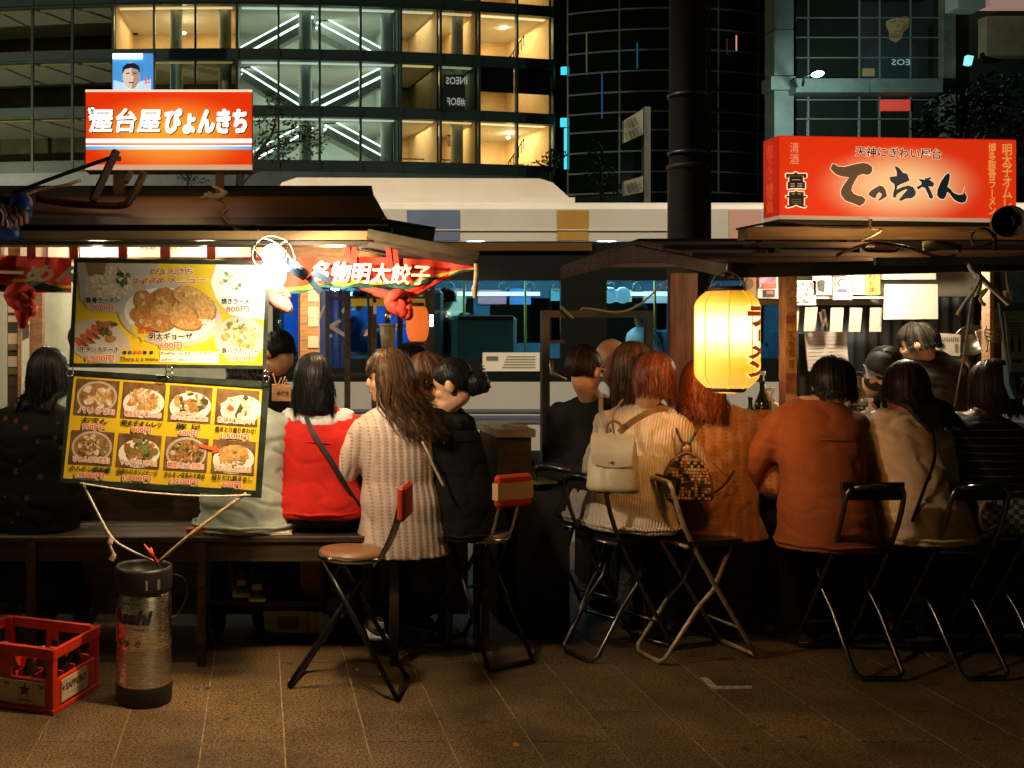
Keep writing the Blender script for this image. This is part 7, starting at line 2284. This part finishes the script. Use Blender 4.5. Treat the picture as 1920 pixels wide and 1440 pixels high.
# --- the cooks
pc1, *_ = person('person cooking in the left stall with a dark cap, bent over the counter', (545, 5.98), seat=.80, yaw=105, lean=20, w=1.1, ts=.97, head=(524, 662, 5.66), hrot=(36, 30, 0), stand=True,
       top=dict(mat=fabric('black shirt', (.014, .014, .013)), puff=.02, name='shirt'), trousers=M_blackt, hair=dict(style='crop', mat=H_black), hands=[(-.2, .42, 1.06), (.2, .42, 1.06)], seed=21)
mb = MB(); skull_cap(mb, _[1](0, -.008, .022), _[0], (.077 * .93, .094 * .93, .098 * .93), 1.15, 2.05, 1.55); mb.build('cap', mat('dark green cap', (.03, .045, .035), .7), pc1, local=True)
pc2, *_ = person('person cooking in the right stall in a black cap and mask, bent to the left', (1690, 5.95), seat=.80, yaw=112, lean=40, w=1.1, ts=.97, head=(1654, 690, 5.62), hrot=(110, 38, -30), stand=True, face=True,
       top=dict(mat=fabric('black shirt', (.014, .014, .013)), puff=.02, name='shirt'), trousers=M_blackt, hair=dict(style='crop', mat=H_black), hands=[(-.2, .45, 1.06), (.1, .45, 1.0)], seed=23,
       skin=mat('fair skin', (.58, .34, .2), .5, var=.08, scale=12, sss=.15))
mb = MB(); skull_cap(mb, _[1](0, -.008, .022), _[0], (.077 * .93, .094 * .93, .098 * .93), 1.16, 1.7, 1.2)
pts = [_[1](sx * .05, .085 + .07 * (1 - abs(sx)), .06) for sx in (-1, -.5, 0, .5, 1)]
mb.add(pts + [_[1](sx * .075, .07, .055) for sx in (-1, -.5, 0, .5, 1)], [(i, i + 1, i + 6, i + 5) for i in range(4)], 0, True)
mb.build('cap', mat('black cap', (.012, .012, .012), .6), pc2, local=True)
mb = MB(); mb.ell(_[1](0, .062, -.062), (.058, .048, .05), 14, 10, 0, _[0]); mb.build('mask', mat('black mask', (.014, .014, .015), .8), pc2, local=True)
mb = MB()
for sd in (-1, 1): mb.tube([_[1](sd * .055, .06, -.04), _[1](sd * .076, .02, -.02), _[1](sd * .084, -.015, .01)], .003, 5)
mb.build('mask_loop', mat('black mask', (.014, .014, .015), .8), pc2, local=True)
mb = MB(); mb.txt('M', lambda u, v: _[1](-.092 - .004, -.03 + .03 * u, .05 + .022 * v)); mb.build('cap_mark', mat('pale print and reflection', (.6, .62, .55), .6), pc2, local=True)
person('person with grey streaked short hair standing in the right stall with their back turned', (1748, 5.75), seat=.82, yaw=12, lean=4, w=1.18, ts=.97, head=(1722, 646, 5.72), hs=.92, hrot=(48, 14, 0), stand=True, face=True,
       top=dict(mat=fabric('charcoal shirt', (.035, .032, .026)), puff=.022, name='shirt'), trousers=M_blackt, hair=dict(style='short', mat=hairm('greying hair', (.008, .007, .006), (.045, .034, .022), .62), len=.02, puff=1.05, end=1.9), seed=25,
       skin=mat('fair skin', (.58, .34, .2), .5, var=.08, scale=12, sss=.15))

# --- guests at the left side of the right stall
person('person with short cropped hair in a black T-shirt, facing right', (1078, 5.25), seat=.57, yaw=-52, lean=12, w=1.12, ts=1.06, head=(1098, 694, 5.25), hrot=(-62, 10, 0), face=True,
       top=dict(mat=fabric('black tee', (.01, .01, .01)), puff=.018, sleeve=.5, hem=-.05, name='tshirt'), trousers=M_jeans, hair=dict(style='crop', mat=H_dark), hands=[(-.2, .42, .98), (.18, .40, .98)], seed=27)
person('bald person beside the guest in the black T-shirt', (1150, 5.65), seat=.57, yaw=-60, lean=14, w=1.1, ts=1.02, head=(1147, 676, 5.55), hrot=(-66, 12, 0), face=True,
       top=dict(mat=fabric('dark jumper', (.03, .03, .03)), puff=.02, name='jumper'), trousers=M_jeans, hair=None, seed=29)
person('person with tied up dark hair in a grey checked shirt behind the leather backpack', (1140, 4.99), seat=.57, yaw=-48, lean=22, w=1.06, ts=.96, head=(1186, 692, 5.12), hrot=(-52, 16, 0), face=True,
       top=dict(mat=knitmat('grey checked shirt', (.36, .32, .28), .012, .012, .5, .4), puff=.022, hem=-.06, name='shirt'), trousers=M_blackt, hair=dict(style='long', len=.22, mat=H_brown, n=260), seed=31)
p12, *_r12 = person('person with an auburn bob in a cream knit jumper, wearing a beige backpack', (1186, 4.84), seat=.57, yaw=-32, lean=18, w=1.0, ts=1.10, head=(1226, 712, 4.94), hrot=(-46, 20, 4), face=True,
       top=dict(mat=knitmat('cream rib knit', (.68, .56, .43), .012, .35, .93, .45), puff=.032, hem=-.05, name='jumper', wr=(.007, 8, 14)), trousers=mat('dark plaid', (.04, .04, .04), .8, var=.6, scale=40, contrast=(.45, .55)),
       hair=dict(style='bob', len=.125, mat=H_bob, n=330, flare=.05, w=.007), hands=[(-.1, .42, .98), (.2, .42, 1.0)], seed=33)
p13, *_r13 = person('person with long red hair in an orange cable cardigan, wearing a checkered backpack', (1334, 4.95), seat=.57, yaw=-16, lean=10, w=1.06, ts=1.03, head=(1314, 726, 5.0), hrot=(-8, 14, 0),
       top=dict(mat=knitmat('orange cable knit', (.38, .15, .04), .05, .02, .75, .45), puff=.038, hem=-.10, flare=.04, name='cardigan', wr=(.007, 7, 8)), trousers=M_blackt,
       hair=dict(style='long', len=.20, mat=H_red, wave=.012, n=320, flare=.08), hands=[(-.2, .35, 1.0), (.36, .20, .98)], seed=35)
person('person with short black hair in a rust red jacket', (1550, 4.70), seat=.55, yaw=-4, lean=9, w=1.06, ts=1.11, head=(1562, 722, 4.84), hrot=(-16, 14, 0),
       top=dict(mat=fabric('rust jacket', (.30, .078, .022)), puff=.03, hem=-.08, flare=.02, name='jacket', wr=(.006, 5, 13)), trousers=M_blackt,
       hair=dict(style='short', mat=H_black, len=.05, puff=1.14, end=2.1), hands=[(-.2, .4, 1.0), (.24, .36, 1.0)], seed=37, skin=mat('fair skin', (.58, .34, .2), .5))
p15, *_r15 = person('person with long dark brown hair in a tan sweater with a thin shoulder strap', (1728, 4.70), seat=.55, yaw=4, lean=9, w=1.08, ts=.99, head=(1698, 730, 4.86), hrot=(-20, 14, 0), tilt=-4,
       top=dict(mat=fabric('tan sweater', (.66, .44, .27)), puff=.034, hem=-.06, flare=.02, name='sweater', wr=(.009, 7, 13)), trousers=M_blackt,
       hair=dict(style='long', len=.21, mat=H_dark, n=320, drift=(.05, 0)), hands=[(-.22, .32, .98), (.2, .34, .98)], seed=39)
sp_ = _r15[2]
mb = MB()
pts = smoothpts([sp_(.45) + V((.06, -.13, 0)), sp_(.32) + V((.01, -.162, 0)), sp_(.18) + V((-.07, -.158, 0)), sp_(.04) + V((-.14, -.14, -.01))], 6)
for i in range(len(pts) - 1): mb.bar(pts[i], pts[i + 1] + (pts[i + 1] - pts[i]) * .1, .014, .006, 0, up=(0, 1, 0))
mb.build('shoulder_strap', mat('brown strap', (.05, .02, .01), .5), p15, local=True)
person('person with long dark hair in a black top with thin stripes at the far right', (1862, 4.76), seat=.55, yaw=6, lean=7, w=1.12, ts=.95, head=(1862, 728, 4.84), hrot=(4, 10, 0),
       top=dict(mat=stripemat('striped knit', (.014, .013, .012), (.34, .22, .12), .034, .14), puff=.028, hem=-.05, name='jumper', wr=(.006, 7, 12)), trousers=mat('checked skirt', (.25, .26, .27), .8, var=.6, scale=30, contrast=(.48, .52)),
       hair=dict(style='long', len=.17, mat=H_dark, n=300), seed=41)

# --- passengers in the bus
for (lab, px, py, D, yaw, tm, skn) in (('dark silhouette of a seated person inside the bus window next to the lantern', 833, 560, 12.3, 60, (.01, .015, .02), None), ('second dark seated silhouette inside the bus, lower', 868, 606, 12.5, 60, (.01, .015, .02), None),
                             ('person in a pale shirt sitting in the front of the bus', 1196, 590, 12.4, -70, (.5, .55, .55), None), ('person in a blue jacket standing in the rear of the bus', 672, 560, 12.6, 80, (.02, .08, .3), None)):
    hz = PZ(py, D)
    person(lab, (px, D), seat=hz - .72, yaw=yaw, lean=5, ts=.95, head=(px + 4, py, D), hrot=(yaw, 5, 0), top=dict(mat=fabric('bus coat %.2f' % tm[0] + str(tm[2]), tm), puff=.03, voxel=.02, wr=None, name='coat'), hair=dict(style='short', mat=H_black, len=.02),
           voxel=.018, group='people riding in the bus', legs=False, seed=int(px))
# ---------------------------------------------------------------- bench, stools, chairs, bags
bn = thing('bench', 'long dark wooden bench in front of the left stall', 'bench', (PX(460, 4.7), 4.75, 0))
bx0_, bx1_ = PX(-260, 4.66), PX(830, 4.66)
M_bench = mat('bench wood', (.045, .027, .012), .55, var=.5, scale=6, stretch=(.4, 5, 5), bump=.2, bscale=40)
for i in range(3):
    MB().box(((bx0_ + bx1_) / 2, 4.68 + i * .135, .572), (bx1_ - bx0_, .128, .028), bev=.004).build('seat_plank', M_bench, bn)
MB().box(((bx0_ + bx1_) / 2, 4.64, .515), (bx1_ - bx0_ - .04, .025, .085)).build('apron', M_bench, bn)
for px in (378, 738, 60):
    for y in (4.63, 5.0): MB().box((PX(px, 4.64), y, .28), (.038, .04, .56)).build('leg', M_bench, bn)
b2_ = thing('bench', 'short pale slatted bench beside the black jacket guest', 'bench', (PX(872, 4.95), 4.95, 0))
for i in range(3): MB().box((PX(872, 4.9), 4.86 + i * .09, .545), (PX(912, 4.9) - PX(832, 4.9), .075, .022)).build('seat_slat', M_woodx, b2_)
for px in (838, 906):
    for y in (4.85, 5.05): MB().box((PX(px, 4.9), y, .267), (.03, .03, .534)).build('leg', M_bench, b2_)
for (a, b, c_, d, lab) in ((350, 992, 398, 1003, 'orange rag folded on the bench beside the thick cord'), (135, 1004, 168, 1016, 'small orange packet on the left part of the bench')):
    MB().prect(a, b, c_, d, 4.66, 0, .06).build('orange_rag', mat('orange rag', (.5, .16, .03), .8, var=.3, scale=20), label=lab, cat='rag')
MB().ppoly([(400, 1001), (545, 999), (548, 1003), (402, 1006)], 4.63, 0, .1).build('paper_strip', M_paper2, label='thin pale strip lying on the bench edge', cat='paper')
# tucked away under the bench
cr2 = thing('storage_crate', 'olive plastic crate under the bench', 'crate', P(552, 1187, 5.0))
MB().ppoly([(494, 1146), (606, 1146), (604, 1189), (496, 1184)], 5.0, 0, .3).build('crate_body', mat('olive plastic', (.34, .31, .07), .6, var=.2, scale=8), cr2)
MB().ppoly([(520, 1157), (562, 1157), (560, 1180), (522, 1179)], 4.993, 0, .006).build('recess', mat('olive dark', (.08, .075, .02), .6), cr2)
for x in (577, 592): MB().prect(x, 1147, x + 2, 1188, 4.99, 0, .01).build('rib', mat('olive dark', (.08, .075, .02), .6), cr2)
def sneaker(px, py, D, lab):
    q = P(px, py, D)
    t = thing('sneaker', lab, 'shoe', q, group='shoes under the bench')
    mb = MB(); mb.ell(q + V((0, .08, .035)), (.042, .13, .05), 14, 8); mb.v = [(x, y, max(z, q.z + .02)) for x, y, z in mb.v]; mb.build('upper', mat('grey sneaker', (.10, .08, .075), .7), t)
    MB().box(q + V((0, .08, .01)), (.088, .25, .024), bev=.008).build('sole', mat('sneaker sole', (.78, .75, .7), .6), t)
    MB().box(q + V((0, -.04, .07)), (.05, .012, .03), bev=.004).build('heel_tab', mat('sneaker tab', (.5, .47, .42), .6), t)
for a in ((453, 1116, 4.98, 'left sneaker with a white sole resting on the rail under the bench'), (482, 1124, 4.95, 'right sneaker with a white sole resting on the rail under the bench'), (708, 1196, 4.75, 'grey and pink sneaker beside the bench leg')): sneaker(*a)
MB().bar(P(300, 1128, 5.05), P(720, 1132, 5.05), .05, .03).build('foot_rail', M_bench, bn)
for (x, y, lab) in ((640, 1120, 'dark bag under the bench behind the round stool'), (800, 1085, 'dark bag with straps hanging below the cardigan')):
    q = P(x, y, 4.95)
    mb = MB().ell(q, (.10, .07, .12), 14, 10)
    m2 = remeshed(mb, .014, 2, (.014, 9, 9), x); m2.materials.clear(); m2.materials.append(mat('dark nylon', (.02, .022, .022), .5))
    o = bpy.data.objects.new('bag', m2); C.objects.link(o); tag(o, lab, 'bag')
    bgs = MB().tube(smoothpts([q + V((-.05, -.05, .09)), q + V((0, -.07, .17)), q + V((.06, -.05, .09))]), .006, 6)
    ROOT[o.name] = Mx.Identity(4)
    bgs.build('strap', mat('grey strap', (.25, .24, .22), .6), o)

# round folding stool with a red back
def round_stool(label, at, yaw, pad_cream=False):
    t = thing('folding_stool', label, 'stool', (at[0], at[1], 0), rz=R(yaw), group='round folding stools with red backs')
    M_pad = mat('red vinyl', (.60, .045, .015), .35, coat=.2)
    MB().lathe([(0, .582), (.10, .588), (.135, .582), (.143, .570), (.14, .562)], (0, 0, 0), 32).build('seat', mat('brown vinyl', (.20, .10, .045), .35, var=.15, scale=10), t, local=True)
    MB().lathe([(.141, .568), (.146, .562), (.146, .552), (.13, .545), (0, .545)], (0, 0, 0), 32).build('seat_rim', M_chrome, t, local=True)
    for sx in (-.055, .055):
        MB().tube(smoothpts([V((sx, -.10, .53)), V((sx, -.15, .60)), V((sx, -.19, .70)), V((sx * .95, -.215, .80))], 5), .009, 8).build('back_tube', M_chrome, t, local=True)
    mb = MB().grid(lambda u, v: V(((u - .5) * .20, -.215 - .02 * math.cos((u - .5) * 3) - .0, .735 + v * .135)), 10, 6).grid(lambda u, v: V(((u - .5) * .20, -.215 + .018 - .02 * math.cos((u - .5) * 3), .735 + v * .135)), 10, 6)
    m3 = MB(); m3.box((0, -.228, .80), (.205, .034, .145), bev=.012)
    m3.build('back_pad', M_pad, t, local=True)
    if pad_cream: MB().box((0, -.2275, .80), (.2062, .036, .075)).build('pad_band', mat('cream vinyl', (.6, .38, .18), .5), t, local=True)
    M_leg = mat('black tube', (.014, .014, .014), .3, metal=.3)
    for (y0, y1, w_) in ((-.10, .245, .11), (.10, -.215, .13)):
        for sx in (-1, 1): MB().tube([V((sx * w_ * .7, y0, .545)), V((sx * w_, y1, .016))], .0115, 8).build('leg', M_leg, t, local=True)
        MB().tube([V((-w_, y1, .016)), V((w_, y1, .016))], .0115, 8).build('foot_bar', M_leg, t, local=True)
    MB().tube([V((-.1, .02, .32)), V((.1, .02, .32))], .007, 6).build('cross_bar', M_leg, t, local=True)
    return t


round_stool('round brown folding stool with a red back, empty, in front of the bench', (PX(660, 4.36), 4.36), 72)
round_stool('folding stool with a red and cream back behind the black jacket guest', (PX(893, 4.85), 4.78), 28, True)


def folding_chair(label, at, yaw, tube_m, group='folding chairs at the right stall'):
    t = thing('folding_chair', label, 'chair', (at[0], at[1], 0), rz=R(yaw), group=group)
    w_ = .125
    mb = MB().tube(smoothpts([V((-w_ + .03, -.20, .828)), V((-w_, -.197, .79)), V((-w_, -.10, .55)), V((-w_, .24, .02))], 5), .0105, 8)
    mb.build('back_tube', tube_m, t, local=True)
    MB().tube(smoothpts([V((w_ - .03, -.20, .828)), V((w_, -.197, .79)), V((w_, -.10, .55)), V((w_, .24, .02))], 5), .0105, 8).build('back_tube', tube_m, t, local=True)
    MB().tube([V((-w_ + .03, -.20, .828)), V((0, -.205, .836)), V((w_ - .03, -.20, .828))], .0105, 8).build('top_tube', tube_m, t, local=True)
    MB().tube([V((-w_, .24, .02)), V((w_, .24, .02))], .0105, 8).build('front_foot_bar', tube_m, t, local=True)
    MB().tube([V((-w_, .155, .15)), V((w_, .155, .15))], .007, 6).build('cross_bar', tube_m, t, local=True)
    q = w_ - .02
    pts = [V((-q, .12, .53)), V((-q, .03, .33)), V((-q, -.055, .25)), V((-q, -.22, .035)), V((-q + .025, -.235, .012)), V((q - .025, -.235, .012)), V((q, -.22, .035)), V((q, -.055, .25)), V((q, .03, .33)), V((q, .12, .53))]
    MB().tube(pts, .0105, 8).build('rear_leg_loop', tube_m, t, local=True)
    M_cs = mat('black vinyl', (.012, .012, .012), .3, coat=.3)
    MB().box((0, .02, .548), (.27, .28, .028), bev=.012).build('seat', M_cs, t, local=True)
    MB().tube([V((-.125, -.12, .535)), V((.125, -.12, .535))], .009, 8).build('seat_rail', tube_m, t, local=True)
    MB().box((0, -.180, .812), (.27, .022, .078), bev=.011, rot=Mx.Rotation(R(-6), 3, 'X')).build('back_pad', M_cs, t, local=True)
    return t


M_tan = mat('worn pale tube', (.46, .36, .20), .45, metal=.3, var=.3, scale=20)
M_chd = mat('dark chrome', (.20, .19, .17), .28, metal=1.0)
folding_chair('folding chair with pale worn tube legs under the orange cardigan guest', (2.02, 4.78), -76, M_tan)
folding_chair('folding chair under the guest with the beige backpack', (PX(1150, 4.86), 4.84), -62, M_chd)
folding_chair('folding chair behind the rust red jacket', (PX(1592, 4.66), 4.66), 0, M_chd)
folding_chair('folding chair behind the tan sweater', (PX(1778, 4.66), 4.66), 2, M_chd)
folding_chair('folding chair behind the striped top at the right edge', (PX(1935, 4.66), 4.66), 0, M_chd)
folding_chair('folding chair under the black T-shirt guest', (PX(1085, 5.22), 5.22), -52, M_chd)

# backpacks
def pack(name, label, cat, centre, yaw, tiltb, parts):
    t = thing(name, label, cat, centre, rot=(R(tiltb), 0, R(yaw)))
    parts(t)
    return t


M_leather = mat('beige leather', (.56, .45, .31), .42, var=.12, scale=9, bump=.12, bscale=120)


def leather(t):
    mb = MB()
    loft(mb, [(V((0, 0, -.135)), .10, .058), (V((0, 0, -.12)), .118, .066), (V((0, 0, 0)), .112, .062), (V((0, 0, .09)), .10, .05), (V((0, .005, .125)), .085, .025)], 24)
    m2 = remeshed(mb, .009, 4, (.004, 9, 9), 2); m2.materials.clear(); m2.materials.append(M_leather); inst('pack_body', m2, t)
    mb = MB().grid(lambda u, v: V(((u - .5) * (.19 - .02 * v), -.060 - .016 * math.sin(v * 2.6) + .012 * (1 - v) ** 6 * 4, .132 - .145 * v - .012 * math.cos((u - .5) * 3.1) * v)), 12, 10)
    mb.grid(lambda u, v: V(((u - .5) * (.19 - .02 * v), -.054 - .016 * math.sin(v * 2.6) + .012 * (1 - v) ** 6 * 4, .132 - .145 * v - .012 * math.cos((u - .5) * 3.1) * v)), 12, 10)
    mb.build('flap', M_leather, t, local=True)
    MB().ell((-.0, -.079, -.0), (.008, .004, .008), 10, 6).build('stud', M_steel, t, local=True)
    MB().tube(smoothpts([V((-.03, .0, .125)), V((-.03, -.01, .17)), V((0, -.012, .19)), V((.03, -.01, .17)), V((.03, 0, .125))], 5), .007, 8).build('top_loop', mat('brown leather', (.20, .11, .05), .5), t, local=True)
    MB().tube(smoothpts([V((-.0, .0, .13)), V((-.01, .03, .22)), V((.03, .06, .30))], 5), .005, 8).build('drawstring', mat('brown leather', (.20, .11, .05), .5), t, local=True)
    mb = MB()
    p = smoothpts([V((.02, .02, .14)), V((.07, .03, .19)), V((.15, .05, .245)), V((.21, .10, .27))], 6)
    for i in range(len(p) - 1): mb.bar(p[i], p[i + 1] + (p[i + 1] - p[i]) * .15, .028, .006, 0, up=(0, 1, .3))
    mb.build('shoulder_strap', mat('brown leather', (.20, .11, .05), .5), t, local=True)
    mb = MB()
    p = smoothpts([V((-.02, .02, .14)), V((-.06, .035, .22)), V((-.07, .07, .30))], 6)
    for i in range(len(p) - 1): mb.bar(p[i], p[i + 1] + (p[i + 1] - p[i]) * .15, .02, .006, 0, up=(0, 1, .3))
    mb.build('shoulder_strap', mat('brown leather', (.20, .11, .05), .5), t, local=True)


pack('backpack', 'beige leather backpack with a flap on the cream jumper guest', 'backpack', P(1150, 868, 4.66), -26, -10, leather)

MOS = [mat('mosaic %d' % i, c, .3, coat=.3) for i, c in enumerate([(.45, .20, .05), (.02, .015, .012), (.55, .42, .25), (.30, .10, .03), (.5, .30, .10), (.06, .04, .03)])]


def mosaic(t):
    mb = MB()
    loft(mb, [(V((0, 0, -.11)), .105, .05), (V((0, 0, -.09)), .118, .056), (V((0, 0, .0)), .108, .052), (V((0, 0, .07)), .075, .042), (V((0, 0, .105)), .03, .025)], 24)
    m2 = remeshed(mb, .009, 3); m2.materials.clear(); m2.materials.append(mat('brown pack leather', (.06, .03, .018), .4, coat=.2)); inst('pack_body', m2, t)
    s = .0145
    done = 0
    for j in range(13):
        z = -.098 + j * s
        k = (z + .11) / .215
        hw = .100 * math.sqrt(max(0, 1 - max(0, (k - .25) / .78) ** 2.1)) if k > .25 else .100
        n = int(hw * 2 / s)
        for i in range(n):
            x = (i - (n - 1) / 2) * s
            b = .055 * (1 - .35 * max(0, k - .4)) * math.sqrt(max(.05, 1 - (abs(x) / .125) ** 2.2))
            o = MB().box((x, -b - .004, z), (s * .86, .008, s * .86), 0, bev=.002).build('mosaic_tile', rnd.choice(MOS), t, local=True)
    MB().tube(smoothpts([V((-.105, -.025, -.09)), V((-.09, -.03, .0)), V((-.055, -.028, .075)), V((0, -.024, .11)), V((.055, -.028, .075)), V((.09, -.03, .0)), V((.105, -.025, -.09))], 5), .006, 8).build('zip_edge', mat('brown zip', (.25, .10, .04), .4), t, local=True)
    MB().tube(smoothpts([V((-.02, .0, .105)), V((-.015, -.01, .15)), V((.015, -.01, .15)), V((.02, 0, .105))], 5), .005, 8).build('top_loop', mat('brown pack leather', (.06, .03, .018), .4), t, local=True)
    MB().ell((0, -.02, .125), (.022, .012, .022), 12, 8).build('charm', mat('brass charm', (.4, .2, .08), .35, metal=.4), t, local=True)
    mb = MB()
    for p in ([V((.0, .0, .12)), V((.03, .0, .18)), V((.06, .02, .24))], [V((.10, -.01, -.08)), V((.16, .03, -.04)), V((.22, .09, .03))], [V((-.0, .0, .12)), V((-.03, .0, .18)), V((-.04, .02, .22))]):
        MB().tube(smoothpts(p, 5), .006, 6).build('pack_strap', mat('dark pack strap', (.03, .018, .012), .4), t, local=True)


pack('backpack', 'small checkered mosaic backpack on the orange cardigan guest', 'backpack', P(1288, 893, 4.735), -14, -6, mosaic)
cord('bag_strap', [P(1296, 792, 4.77), P(1318, 845, 4.75), P(1352, 882, 4.75), P(1380, 905, 4.77)], .0045, mat('tan strap', (.5, .25, .1), .5), 'thin tan strap crossing the orange cardigan', 'strap')
cb = thing('shoulder_bag', 'checkered grey and white bag hanging at the right edge under the striped top', 'bag', P(1880, 990, 4.6))
CHK = []
for i in range(9):
    for j in range(8):
        x, y = 1840 + i * 10 + j * .6, 938 + j * 9
        MB().ppoly([(x, y), (x + 9.4, y), (x + 9.8, y + 8.4), (x + .4, y + 8.4)], 4.585 - .0015 * ((i + j) % 2), 0, .01).build('check_patch', mat('check pale', (.45, .45, .45), .6) if (i + j) % 2 else mat('check dark', (.10, .11, .13), .6), cb)
MB().ppoly([(1838, 936), (1934, 936), (1938, 1012), (1842, 1012)], 4.6, 0, .07).build('bag_body', mat('check dark', (.10, .11, .13), .6), cb)
MB().tube(smoothpts([P(1848, 940, 4.58), P(1838, 965, 4.56), P(1846, 992, 4.55), P(1870, 985, 4.55)]), .009, 8).build('bag_handle', mat('tan leather', (.28, .15, .06), .5), cb)
# strap with tassel on the pale cardigan guest
cord('bag_strap', [P(792, 828, 4.62), P(806, 856, 4.6), P(812, 872, 4.6), P(832, 912, 4.58)], .006, mat('pale strap', (.5, .38, .26), .5), 'pale leather strap hanging beside the knit cardigan', 'strap')

# bits on the pavement
for i, (x, y, lab) in enumerate(((545, 1277, 'small pale scrap on the pavement left of the stool foot'), (670, 1257, 'small pale scrap on the pavement under the stool'), (715, 1266, 'tiny white scrap near the bench leg'), (968, 1398, 'dry orange leaf on the pavement'), (893, 1169, 'white scrap beneath the short bench'))):
    D = 2880 / (y - 626)
    q = P(x, y, D)
    mb = MB(); pts = [q + V((rnd.uniform(.6, 1) * .014 * math.cos(a * .9), rnd.uniform(.6, 1) * .02 * math.sin(a * .9), .002 + .004 * (a % 2))) for a in range(7)]
    mb.poly(pts); mb.build('paper_scrap' if i != 3 else 'dry_leaf', mat('scrap paper', (.6, .5, .36), .8) if i != 3 else mat('dry leaf', (.5, .26, .08), .7), label=lab, cat='scrap' if i != 3 else 'leaf')
D = 2880 / (1286 - 626)
mk = MB().add([P(1312, 1272, 2880 / 646.) + V((0, 0, .004)), P(1326, 1272, 2880 / 646.) + V((0, 0, .004)), P(1345, 1288, 2880 / 662.) + V((0, 0, .004)), P(1410, 1287, 2880 / 661.) + V((0, 0, .004)), P(1410, 1293, 2880 / 667.) + V((0, 0, .004)), P(1335, 1294, 2880 / 668.) + V((0, 0, .004))], [(0, 1, 2, 3, 4, 5)])
mk.build('pavement_mark', mat('worn white paint', (.42, .36, .24), .8, var=.5, scale=60), pave)

rg_ = random.Random(21)
for i in range(26):
    x, y, r0 = rg_.uniform(-.9, 3.2), rg_.uniform(3.5, 4.7), rg_.uniform(.008, .022)
    pts = [V((x + r0 * rg_.uniform(.7, 1.2) * math.cos(a * .7854), y + r0 * rg_.uniform(.7, 1.2) * math.sin(a * .7854), .0022)) for a in range(8)]
    MB().poly(pts).build('gum_spot', mat('old gum', (.05, .042, .03), .7), pave)
